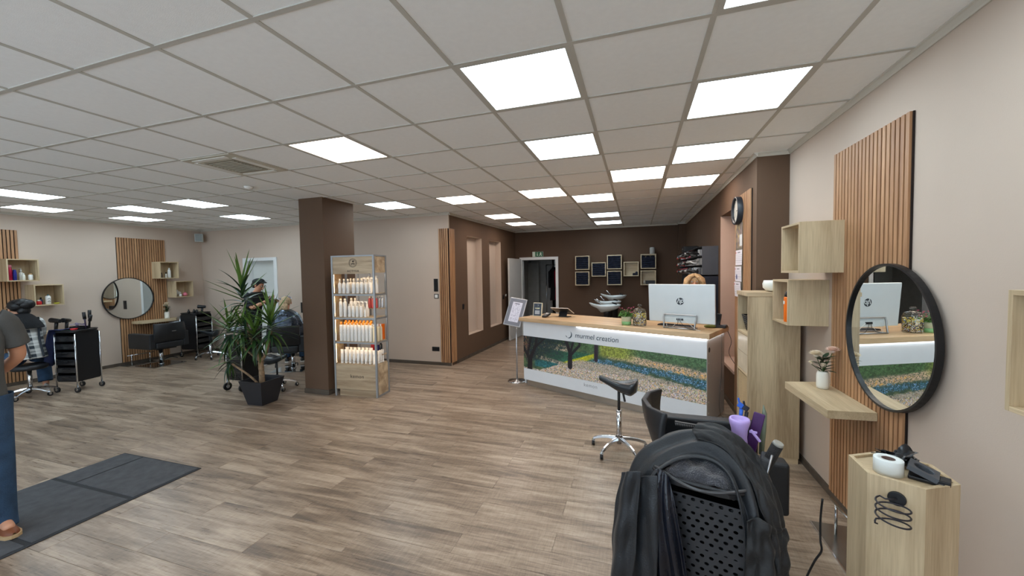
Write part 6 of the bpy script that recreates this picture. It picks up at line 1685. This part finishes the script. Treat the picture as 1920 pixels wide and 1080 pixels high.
# local +y -> world -x, slightly towards +y wall; rz=+100deg
J = dict(pelvis=V((0, 0, .60)), waist=V((0, .03, .78)), chest=V((0, .09, 1.00)), neck=V((0, .13, 1.16)), head=V((.0, .19, 1.29)),
         lsh=V((-.18, .10, 1.07)), lel=V((-.23, .20, .84)), lwr=V((-.16, .42, .88)), rsh=V((.18, .10, 1.07)), rel=V((.24, .18, .84)), rwr=V((.17, .40, .86)),
         lhip=V((-.10, .06, .58)), lkn=V((-.17, .44, .55)), lan=V((-.17, .40, .14)), rhip=V((.10, .05, .58)), rkn=V((.30, .30, .53)), ran=V((.28, .22, .09)), rft=V((.06, .12, -.045)))
t, _ = person('person in a black headscarf and white plaid shirt on a rolling stool', (-8.49, 3.18, 0), math.radians(96), J)
rings('plaid_shirt', t, PLAID, [((0, -.02, .56), .19, .15), ((0, .0, .66), .185, .14), ((0, .03, .80), .18, .13), ((0, .07, .94), .19, .135), ((0, .10, 1.05), .195, .125), ((0, .12, 1.12), .14, .10)], wob=.02, solid=.004)
for s, e in (('l', -1), ('r', 1)):
    a, b, c = J[s+'sh'], J[s+'el'], J[s+'wr']
    tube_cloth(t, 'sleeve', [a+V((-e*.04, 0, .02)), a, a*.5+b*.5, b, b*.4+c*.6], [.075, .078, .070, .062, .050], PLAID)
    tube_cloth(t, 'trouser_leg', [J[s+'hip']+V((-e*.02, -.06, 0)), J[s+'hip'], J[s+'hip']*.5+J[s+'kn']*.5, J[s+'kn'], J[s+'kn']*.5+J[s+'an']*.5, J[s+'an']+V((0, 0, .04))], [.10, .105, .092, .082, .078, .078], JEAN)
    shoe(t, J[s+'an'], J.get(s+'ft', V((0, .13, 0))), plain('pale_trainer', (178, 178, 176), .6, var=.12))
rings('scarf', t, BLK, [((0, .06, 1.00), .215, .17), ((0, .08, 1.07), .20, .16), ((0, .11, 1.14), .165, .15), ((0, .13, 1.20), .12, .13), ((0, .14, 1.22), .07, .08)], wob=.06, solid=.01)
face(t, J['head'], Matrix.Rotation(math.radians(12), 3, 'Z'), True)
g = G(); H_ = J['head']
g.ball(H_+V((0, -.035, .045)), (.100, .105, .095), 18, 12); g.ball(H_+V((.05, -.13, .06)), (.085, .075, .075), 14, 10); g.ball(H_+V((.015, -.10, .09)), (.08, .08, .06), 14, 10); g.ball(H_+V((.03, -.10, -.03)), (.07, .06, .07), 12, 8)
g.make('head_wrap', plain('black_satin_wrap', (24, 25, 28), .4, var=.3, scale=20, bump=.7, bscale=30), t)
for sx_ in (-.075, .085): G().tube(smooth_pts([V((sx_*1.1, -.065, 1.02)), V((sx_, -.075, .92)), V((sx_*.95, -.098, .80)), V((sx_*.9, -.140, .68)), V((sx_*.9, -.168, .58))], 4), [.013]*17, 8).make('braces_strap', plain('dark_strap', (40, 46, 54), .8), t)
t = thing('rolling_stool', 'black rolling stool under the person in plaid', 'stool', (-8.49, 3.18, 0), 0)
star_base(t, .27, .13, .35, 5, .03)
G().cyl((0, 0, .08), (0, 0, .40), .024, n=16).make('gas_cylinder', CHROME, t); G().lathe([(.05, .385), (.17, .40), (.19, .425), (.185, .46), (.15, .475), (.0, .478)], n=28).make('seat', BLACK, t)

# --- stylist in black, working with black gloves
GLV = plain('black_glove', (24, 24, 26), .35)
BHAIR = plain('black_hair', (26, 24, 26), .5, var=.3, bump=.8, bscale=90)
J = dict(pelvis=V((0, 0, .90)), waist=V((0, .02, 1.07)), chest=V((0, .08, 1.27)), neck=V((0, .13, 1.43)), head=V((0, .205, 1.545)),
         lsh=V((-.17, .09, 1.34)), lel=V((-.25, .22, 1.12)), lwr=V((-.12, .44, 1.22)), rsh=V((.17, .09, 1.34)), rel=V((.22, .24, 1.13)), rwr=V((.09, .45, 1.26)), lth=V((.6, 0, .7)), rth=V((-.6, 0, .7)),
         lhip=V((-.09, 0, .86)), lkn=V((-.10, .02, .48)), lan=V((-.12, -.02, .085)), rhip=V((.09, 0, .86)), rkn=V((.10, .03, .48)), ran=V((.13, .04, .085)))
t, _ = person('stylist in black with black cap and black gloves behind the yucca', (-6.90, 5.40, 0), math.radians(-84), J)
BT_ = plain('black_uniform', (24, 28, 34), .85, var=.2, bump=.3, bscale=50)
rings('black_top', t, BT_, [((0, -.01, .78), .18, .14), ((0, 0, .90), .175, .13), ((0, .03, 1.07), .16, .12), ((0, .07, 1.22), .18, .125), ((0, .10, 1.32), .185, .115), ((0, .12, 1.39), .12, .09), ((0, .125, 1.42), .07, .07)], wob=.02, solid=.004)
for s, e in (('l', -1), ('r', 1)):
    a, b, c = J[s+'sh'], J[s+'el'], J[s+'wr']; d = (c-b).normalized()
    tube_cloth(t, 'sleeve', [a+V((-e*.04, 0, .02)), a, a*.5+b*.5, b+(a-b)*.1], [.070, .072, .062, .056], BT_)
    S = Sk(); w0 = S.n(c-d*.04, .030); w1 = S.n(c, .028, w0); hand(S, w1, c, d+V((0, 0, .1)), J[s+'th'], .6)
    for q in range(len(S.v)): S.v[q] = (S.v[q][0], S.v[q][1]*1.18, S.v[q][2]*1.25)
    skin_obj('glove', S.v, S.e, GLV, t)
    tube_cloth(t, 'trouser_leg', [J[s+'hip']+V((0, 0, .06)), J[s+'hip'], J[s+'kn'], J[s+'kn']*.5+J[s+'an']*.5, J[s+'an']], [.105, .10, .075, .070, .066], BT_)
    shoe(t, J[s+'an'], V((0, .13, 0)), BLACKP)
RH = Matrix.Rotation(math.radians(-25), 3, 'X')
face(t, J['head'], RH, True, BHAIR); H_ = J['head']
g = G(); g.ball(H_+V((0, -.03, .035)), (.092, .100, .085), 18, 12); g.ball(H_+V((0, -.12, -.0)), (.05, .05, .055), 12, 8); g.make('hair', BHAIR, t)
g = G(); g.ball(H_+V((0, -.015, .065)), (.098, .108, .062), 18, 10); g.ball(H_+V((0, .085, .055)), (.07, .055, .010), 14, 6, RH); g.make('cap', plain('black_cotton_cap', (34, 40, 38), .9, var=.3), t)

# --- client in the foil cape
FOIL = plain('shiny_blue_grey_cape', (74, 84, 98), .16, .7, var=.5, scale=14, bump=1.0, bscale=16)
BLOND = plain('blond_hair', (196, 172, 138), .5, var=.35, scale=40, bump=.8, bscale=90)
J = dict(pelvis=V((0, -.06, .56)), waist=V((0, -.07, .74)), chest=V((0, -.06, .94)), neck=V((0, -.02, 1.09)), head=V((0, .03, 1.22)),
         lsh=V((-.17, -.05, 1.00)), lel=V((-.22, .05, .77)), lwr=V((-.13, .25, .68)), rsh=V((.17, -.05, 1.00)), rel=V((.22, .05, .77)), rwr=V((.13, .25, .68)),
         lhip=V((-.10, 0, .55)), lkn=V((-.13, .40, .55)), lan=V((-.14, .42, .13)), rhip=V((.10, 0, .55)), rkn=V((.12, .40, .55)), ran=V((.13, .42, .13)))
t, _ = person('client with foiled blond hair under a shiny blue-grey cape', (-6.10, 5.44, .0), math.radians(30), J)
rings('cape', t, FOIL, [((0, .06, .60), .33, .34), ((0, .05, .66), .33, .33), ((0, .02, .76), .31, .26), ((0, -.02, .88), .28, .20), ((0, -.05, .98), .25, .165), ((0, -.05, 1.05), .18, .13), ((0, -.03, 1.10), .08, .08)], n=40, wob=.05, seed=4, sub=1, solid=.003)
for s in ('l', 'r'):
    tube_cloth(t, 'trouser_leg', [J[s+'hip'], J[s+'hip']*.5+J[s+'kn']*.5, J[s+'kn'], J[s+'kn']*.5+J[s+'an']*.5, J[s+'an']], [.09, .085, .075, .068, .06], JEAN)
    shoe(t, J[s+'an'], V((0, .13, 0)), BLACKP)
face(t, J['head'], None, False, BLOND); H_ = J['head']
g = G(); g.ball(H_+V((0, -.03, .03)), (.094, .10, .092), 18, 12)
for k in range(26):
    a = PI*.35+k*PI*1.3/25; x, y = .085*math.cos(a), .085*math.sin(a)-.02
    if math.sin(a) > .55: continue
    g.tube([H_+V((x*.8, y*.8, .05)), H_+V((x*1.1, y*1.1, -.04)), H_+V((x*1.25, y*1.2, -.16-.05*math.sin(k*3)))], [.014, .014, .008], 6)
g.make('hair', BLOND, t)
g = G()
for k in range(6):
    a = PI*.75+k*.34; g.box(H_+V((.088*math.cos(a), .09*math.sin(a)-.025, .05)), (.03, .008, .08), rz=a+PI/2, rx=.25)
g.ball(H_+V((0, .0, .075)), (.088, .095, .052), 18, 10); g.make('foil_wrap', plain('hair_foil', (206, 206, 222), .2, .6), t, bevel=.003)

# --- woman behind the counter
J = dict(pelvis=V((0, 0, .90)), waist=V((0, .01, 1.06)), chest=V((0, .03, 1.26)), neck=V((0, .05, 1.40)), head=V((0, .09, 1.52)),
         lsh=V((-.17, .03, 1.32)), lel=V((-.21, .10, 1.08)), lwr=V((-.12, .33, 1.06)), rsh=V((.17, .03, 1.32)), rel=V((.21, .10, 1.08)), rwr=V((.12, .33, 1.06)),
         lhip=V((-.09, 0, .86)), lkn=V((-.10, .02, .48)), lan=V((-.11, 0, .085)), rhip=V((.09, 0, .86)), rkn=V((.10, .02, .48)), ran=V((.11, 0, .085)))
t, _ = person('woman with wavy blond hair behind the large computer monitor', (.765, 5.95, 0), math.radians(174), J)
rings('black_top', t, BT_, [((0, 0, .80), .18, .13), ((0, 0, .92), .17, .125), ((0, .01, 1.07), .155, .115), ((0, .03, 1.22), .175, .12), ((0, .035, 1.31), .185, .11), ((0, .045, 1.37), .11, .085), ((0, .05, 1.40), .065, .065)], wob=.02, solid=.004)
for s, e in (('l', -1), ('r', 1)):
    a, b, c = J[s+'sh'], J[s+'el'], J[s+'wr']
    tube_cloth(t, 'sleeve', [a+V((-e*.04, 0, .02)), a, a*.5+b*.5, b, c*.7+b*.3], [.068, .07, .06, .052, .042], BT_)
    tube_cloth(t, 'trouser_leg', [J[s+'hip']+V((0, 0, .06)), J[s+'hip'], J[s+'kn'], J[s+'kn']*.5+J[s+'an']*.5, J[s+'an']], [.10, .098, .072, .066, .06], BT_)
    shoe(t, J[s+'an'], V((0, .13, 0)), BLACKP)
GH = plain('golden_blond_hair', (196, 162, 120), .45, var=.35, scale=30, bump=.8, bscale=80)
face(t, J['head'], None, False, GH); H_ = J['head']
g = G(); g.ball(H_+V((0, -.03, .03)), (.105, .105, .098), 18, 12)
for k in range(40):
    a = PI*.16+k*PI*1.68/39+PI*.0; a += PI/2-PI*.0-PI*.0
    x, y = .10*math.cos(a-PI*.0), .095*math.sin(a)
    if y > .075: continue
    q = k*1.7
    g.tube([H_+V((x*.5, y*.5-.01, .105)), H_+V((x*1.12, y-.015, .05)), H_+V((x*1.35, y*1.1-.01, -.06)), H_+V((x*1.28+.01*math.sin(q), y*1.1, -.15)), H_+V((x*1.35, y*1.1, -.22-.02*math.sin(q)))], [.016, .02, .02, .017, .008], 6)
for s in (-1, 1): g.tube([H_+V((0, .06, .115)), H_+V((s*.055, .085, .07)), H_+V((s*.095, .06, .0)), H_+V((s*.125, .05, -.10))], [.018, .024, .026, .016], 8)
g.make('hair', GH, t)
# ================================================================ draped trolley in the foreground
TA = math.radians(-16.5); TC = V((.27, 1.77, 0)); TR_ = Matrix.Rotation(TA, 3, 'Z')
def tl(x, y, z=0.0): return TC + TR_ @ V((x, y, z))
def _perfmat(): return plain('perforated_black_panel', (44, 46, 50), .42, var=.06)
_old = BLACKP
t = trolley('black trolley with perforated panel in the foreground, capes thrown over it', (TC.x, TC.y, 0), TA, .34, .36, .885, perf=True, wheel=.04, perf_pitch=.0315)
for ch in t.children:
    if ch.name.startswith('perforated_panel'): ch.data.materials[0] = _perfmat()
# bent rim tube in front
G().tube(smooth_pts([(-.165, -.16, .895), (-.13, -.185, .898), (-.06, -.215, .885), (.01, -.225, .878), (.08, -.215, .885), (.14, -.19, .897), (.17, -.16, .897)]), .006, 8).make('front_rail', plain('glossy_black_tube', (60, 60, 62), .18), t)
CLOTH = plain('black_cape_cloth', (21, 25, 30), .44, var=.25, scale=10, bump=.2, bscale=160, sheen=.08)
CLOTH2 = plain('matt_black_jacket', (17, 18, 20), .6, var=.2, scale=10, bump=.2, bscale=160, sheen=.06)
SATIN = plain('glossy_black_satin', (20, 24, 34), .2, var=.3, scale=6, bump=.3, bscale=40)
FUZZ = plain('charcoal_terry', (54, 55, 62), .98, var=.35, scale=60, bump=1.0, bscale=170, sheen=.5)
def resample(P, n):
    P = [V(p) for p in smooth_pts(P, 8)]; d = [0]
    for i in range(1, len(P)): d.append(d[-1]+(P[i]-P[i-1]).length)
    out = []; j = 0
    for k in range(n):
        s = d[-1]*k/(n-1)
        while j < len(P)-2 and d[j+1] < s: j += 1
        f = (s-d[j])/max(1e-9, d[j+1]-d[j]); out.append(P[j].lerp(P[j+1], max(0, min(1, f))))
    return out
def garment(name, label, cat, curves, nu, nv, mat, disp, solid=.005, parent=None, group=None):
    """cloth lofted through several 3-D curves (all in trolley coordinates)"""
    C = [resample(c, nu) for c in curves]; rows = []
    for j in range(nv+1):
        v = j/nv*(len(C)-1); a = min(int(v), len(C)-2); f = v-a
        p0, p1, p2, p3 = C[max(a-1, 0)], C[a], C[a+1], C[min(a+2, len(C)-1)]
        rows.append([.5*((2*p1[k])+(p2[k]-p0[k])*f+(2*p0[k]-5*p1[k]+4*p2[k]-p3[k])*f*f+(3*p1[k]-p0[k]-3*p2[k]+p3[k])*f**3) for k in range(nu)])
    out = []
    for j, r in enumerate(rows):
        q = []
        for k, p in enumerate(r):
            du = r[min(k+1, nu-1)]-r[max(k-1, 0)]; dv = rows[min(j+1, nv)][k]-rows[max(j-1, 0)][k]
            n_ = du.cross(dv); n_ = n_.normalized() if n_.length > 1e-9 else V((0, -1, 0))
            q.append(tl(*(p+n_*disp(k/(nu-1), j/nv))))
        out.append(q)
    o = G().grid(out).make(name, mat, parent, solid=solid, sub=1)
    if label: tag(o, label, cat, group)
    return o
def wr(u, v, f=1.0, s=0):
    return .0045*math.sin(17*v*f+5*math.sin(4*u+s))+.0035*math.sin(31*v*f-9*u+s)+.0025*math.sin(23*u+11*v+s*2)+.0015*math.sin(61*u-17*v)
back = [(-.27, .10, .22), (-.28, .10, .45), (-.27, .12, .70), (-.22, .14, .86), (-.14, .15, .93), (-.04, .16, .955), (.05, .16, .96), (.14, .15, .93), (.21, .13, .87), (.24, .12, .74), (.25, .12, .5), (.25, .12, .25)]
ridge = [(-.305, -.10, .18), (-.318, -.11, .42), (-.318, -.12, .66), (-.280, -.11, .82), (-.220, -.07, .925), (-.13, -.02, .985), (-.04, .0, 1.022), (.03, .0, 1.035), (.10, .0, 1.012), (.165, -.03, .955), (.213, -.08, .895), (.240, -.12, .83), (.256, -.14, .74), (.258, -.14, .55), (.25, -.13, .2)]
roll = [(-.262, -.20, .18), (-.270, -.205, .42), (-.268, -.205, .66), (-.235, -.19, .80), (-.185, -.165, .895), (-.115, -.11, .955), (-.035, -.085, .990), (.03, -.08, .998), (.09, -.095, .982), (.140, -.13, .945), (.175, -.175, .895), (.198, -.205, .83), (.205, -.215, .74), (.21, -.215, .55), (.21, -.21, .2)]
lip = [(-.200, -.215, .18), (-.205, -.225, .42), (-.195, -.225, .66), (-.175, -.22, .80), (-.150, -.21, .885), (-.095, -.165, .928), (-.03, -.13, .952), (.03, -.125, .958), (.075, -.14, .950), (.110, -.165, .928), (.135, -.20, .895), (.150, -.22, .83), (.160, -.222, .74), (.170, -.222, .55), (.172, -.21, .2)]
under = [(-.19, -.19, .2), (-.19, -.20, .42), (-.18, -.20, .66), (-.165, -.19, .80), (-.140, -.17, .875), (-.09, -.13, .90), (-.03, -.10, .92), (.03, -.10, .925), (.07, -.11, .915), (.105, -.14, .90), (.13, -.17, .875), (.148, -.195, .82), (.158, -.20, .74), (.168, -.20, .55), (.17, -.19, .2)]
def d_main(u, v):
    edge = abs(u-.5)*2
    r = .014*abs(math.sin(PI*4*v))*(1 if v > .3 else .3)
    return r+wr(u, v)*(1.2+.8*edge)+.006*math.sin(9*v+14*u)*(edge > .45)
garment('draped_cape', 'black cape rolled in an arch over the foreground trolley, hanging down both sides', 'cape', [back, ridge, roll, lip, under], 110, 44, CLOTH, d_main)
# left hanging layers
la = [(-.318, -.13, .70), (-.27, -.19, .79), (-.20, -.225, .87), (-.135, -.235, .895)]
lb = [(-.335, -.16, .50), (-.29, -.225, .55), (-.22, -.25, .60), (-.125, -.255, .62)]
lc = [(-.335, -.17, .34), (-.285, -.24, .30), (-.22, -.26, .26), (-.14, -.26, .30)]
ld = [(-.32, -.17, .16), (-.28, -.23, .10), (-.23, -.25, .08), (-.15, -.25, .12)]
garment('hanging_cape', 'wide black cape panel hanging at the left front of the foreground trolley', 'cape', [la, lb, lc, ld], 34, 40, CLOTH, lambda u, v: .014*math.sin(u*11+1.5*v)*(.3+v)+wr(v*.7, u, 1, 2))
# satin apron with sharp folds
sa = [(-.150, -.205, .905), (-.125, -.215, .915), (-.098, -.215, .895)]
sb = [(-.155, -.225, .80), (-.115, -.24, .80), (-.07, -.232, .80)]
sc_ = [(-.145, -.235, .62), (-.085, -.245, .62), (-.035, -.238, .60)]
sd = [(-.150, -.235, .40), (-.08, -.25, .40), (-.01, -.24, .38)]
se = [(-.150, -.23, .14), (-.08, -.24, .12), (.0, -.235, .12)]
garment('satin_apron', 'glossy black satin apron hanging in sharp folds before the perforated panel', 'apron', [sa, sb, sc_, sd, se], 30, 60, SATIN, lambda u, v: .012*math.sin(u*13+3*math.sin(v*4))*(.35+v)+.003*math.sin(v*17+u*7))
# right jacket side, darker, over the roll
ra = [(-.03, .02, 1.045), (.05, .03, 1.052), (.12, .03, 1.022), (.18, .01, .965), (.232, -.04, .895), (.262, -.07, .82), (.275, -.09, .72)]
rb = [(-.045, -.03, 1.030), (.04, -.035, 1.040), (.11, -.04, 1.010), (.17, -.07, .950), (.222, -.12, .885), (.258, -.15, .80), (.272, -.17, .70)]
rc = [(-.02, -.07, 1.010), (.05, -.085, 1.012), (.105, -.10, .985), (.16, -.14, .925), (.205, -.185, .85), (.238, -.21, .76), (.252, -.22, .66)]
garment('black_jacket', 'matt black jacket sleeve lying over the top right of the draped trolley', 'jacket', [ra, rb, rc], 46, 20, CLOTH2, lambda u, v: .006*math.sin(PI*v*2)+wr(u, v, .8, 4))
rd = [(.165, -.23, .82), (.205, -.23, .84), (.25, -.19, .80), (.272, -.13, .78)]
re_ = [(.162, -.24, .66), (.215, -.25, .66), (.262, -.21, .66), (.285, -.15, .66)]
rf = [(.16, -.235, .45), (.215, -.25, .45), (.265, -.21, .45), (.28, -.15, .45)]
rg = [(.17, -.23, .16), (.22, -.24, .14), (.26, -.2, .14), (.275, -.15, .16)]
garment('jacket_sleeve', 'black crumpled sleeve hanging at the right front of the foreground trolley', 'jacket', [rd, re_, rf, rg], 30, 44, CLOTH2, lambda u, v: .013*math.sin(u*12+2*v)*(.4+.6*v)+.004*math.sin(v*44+u*6)+wr(v, u, 1, 6))
# terry towel heap under the arch
rows = []
rnd = random.Random(8)
for i in range(22):
    v = i/21; row = []
    for k in range(36):
        u = k/35; x = -.125+.25*u; y = -.185+.20*v
        h = .885+.055*math.sin(PI*min(1, u*1.05))**.6*math.sin(PI*min(1, v*.55+.08))+.014*math.sin(9*u+7*v+1)*math.sin(6*v+2)+.006*math.sin(19*u-9*v)+.0015*math.sin(87*u+60*v)
        if v < .08: h -= .02
        row.append(tl(x, y, h))
    rows.append(row)
tag(G().grid(rows).make('crumpled_towel', FUZZ, solid=.012, sub=1), 'charcoal terry towel crumpled inside the arch of the draped cape', 'towel')
# lavender spray bottle and tools sticking out behind
LAV = plain('lavender_plastic', (184, 160, 222), .35, var=.03); VIO = plain('violet_plastic', (98, 40, 170), .3, var=.08)
t = thing('spray_bottle', 'lavender waisted spray bottle standing in the draped foreground trolley', 'spray bottle', tuple(tl(.118, .105, .878)), TA)
G().lathe([(.0, 0), (.034, 0), (.038, .006), (.037, .04), (.031, .085), (.0285, .11), (.031, .14), (.0385, .168), (.040, .18), (.037, .188), (.030, .186), (.028, .178), (.0, .176)], n=32).make('body', LAV, t)
G().prism([(.036, -.006), (.040, -.006), (.064, -.004), (.064, .004), (.040, .006), (.036, .006)], .135, .142).make('lever_hinge', LAV, t)
G().box((.058, -.002, .125), (.010, .012, .055), ry=math.radians(-38)).make('trigger', LAV, t, bevel=.003)
for k, (x, y, z, lab) in enumerate(((.045, .04, .985, 'violet butterfly hair clip left of the lavender bottle, upper'), (.06, .07, .968, 'violet butterfly hair clip behind, nearest the lavender bottle'), (.022, .05, .975, 'violet hair clip with a long prong pointing left'), (.055, .03, .955, 'violet hair clip lowest in the cluster beside the bottle'))):
    t = thing('hair_clip', lab, 'clip', tuple(tl(x, y, z)), TA+k*.9, 'violet hair clips')
    G().box((0, 0, .0), (.045, .006, .012), ry=-.35+.3*k).box((0, .008, .004), (.040, .005, .010), ry=.35).make('jaw', VIO, t, bevel=.002)
    G().cyl((0, -.006, 0), (0, .014, 0), .006, n=10).make('spring', VIO, t)
    G().box((-.004, .002, .016), (.012, .014, .022), ry=.4).make('grip', VIO, t, bevel=.002)
t = thing('comb_case', 'dark purple flat comb case leaning behind the lavender bottle', 'comb', tuple(tl(.165, .16, .90)), TA)
G().box((.004, 0, .085), (.042, .008, .20), ry=.20).make('case', plain('dark_purple_case', (72, 36, 92), .4), t, bevel=.003)
t = thing('rat_tail_comb', 'grey tail comb tip behind the purple comb case', 'comb', tuple(tl(.195, .18, .90)), TA)
G().tube([(0, 0, 0), (.006, 0, .12), (.010, 0, .18), (.006, 0, .215)], [.010, .012, .009, .0015], 8).make('handle', plain('grey_green_comb', (110, 120, 104), .5), t)
for k, (x, c_, lab) in enumerate(((.118, (40, 96, 196), 'small bright blue clip bottle behind the lavender bottle'), (.138, (22, 24, 34), 'small black clip beside the blue one behind the lavender bottle'))):
    t = thing('sectioning_clip', lab, 'clip', tuple(tl(x, .16, .90)), TA, 'clips behind the lavender bottle')
    cm = plain('clip_%d_plastic' % k, c_, .3)
    G().tube([(0, 0, 0), (0, 0, .15), (.003, 0, .19-.01*k)], [.004, .007, .008], 8).make('stem', cm, t)
    G().box((0, 0, .205-.01*k), (.022, .012, .022), ry=.5).box((-.006, 0, .222-.01*k), (.008, .01, .03), ry=-.2).make('head', cm, t, bevel=.003)
# dark grey tool pouch with a round brush
t = thing('tool_pouch', 'dark grey tool pouch at the right side of the draped trolley', 'pouch', tuple(tl(.205, .03, 0)), TA)
GRY = plain('dark_grey_pouch', (58, 58, 60), .75, var=.15, bump=.3, bscale=120)
G().box((.0, .0, .885), (.035, .085, .15), ry=.14).make('pocket', GRY, t, bevel=.008)
G().tube([(.0, -.05, .80), (.012, -.05, .90), (.03, -.048, .985)], .004, 6).make('zip', ALU, t)
t = thing('round_brush', 'round metal hair brush leaning out of the dark grey pouch', 'brush', tuple(tl(.222, .03, .94)), TA)
G().cyl((-.01, 0, -.03), (.030, -.01, .075), .020, n=18).make('barrel', plain('brush_bristle_black', (40, 38, 38), .8, bump=1.0, bscale=200), t)
G().cyl((.030, -.01, .075), (.034, -.011, .085), .020, .017, n=18).make('end_cap', plain('brush_end_grey', (150, 148, 140), .4), t)
G().cyl((-.01, 0, -.03), (-.03, .004, -.09), .008, n=10).make('handle', BLACKP, t)
# dark clip on top of the heap
t = thing('wide_comb', 'dark grey toothed comb lying on top of the draped heap', 'comb', tuple(tl(-.08, .06, 1.012)), TA+.1)
g = G().box((0, 0, .0), (.10, .012, .012), ry=.02)
for k in range(14): g.box((-.045+k*.007, -.012, -.002), (.003, .018, .006))
g.make('body', plain('charcoal_comb', (62, 60, 60), .5), t)
# black cord beside the pedestal
pts = smooth_pts([(.852, 2.20, .58), (.845, 2.20, .48), (.842, 2.19, .38), (.845, 2.185, .33), (.82, 2.19, .27), (.79, 2.20, .17), (.765, 2.20, .07), (.735, 2.19, .007), (.70, 2.14, .006), (.66, 2.05, .006)], 5)
tag(G().tube(pts, .0048, 8).make('power_cord', BLACKP), 'black power cord curling down to the floor left of the oak pedestal', 'cord')

lp1 = [(-.285, -.215, .86), (-.24, -.245, .89), (-.195, -.245, .90)]
lp2 = [(-.315, -.235, .68), (-.26, -.268, .70), (-.205, -.262, .72)]
lp3 = [(-.325, -.24, .50), (-.275, -.285, .50), (-.215, -.272, .52)]
lp4 = [(-.330, -.24, .30), (-.300, -.285, .28), (-.265, -.28, .30)]
garment('cape_lapel', 'outermost black cape flap with a slanting hem at the left front of the trolley', 'cape', [lp1, lp2, lp3, lp4], 24, 40, CLOTH, lambda u, v: .007*math.sin(u*9+2*v)+.003*math.sin(v*21+u*5))
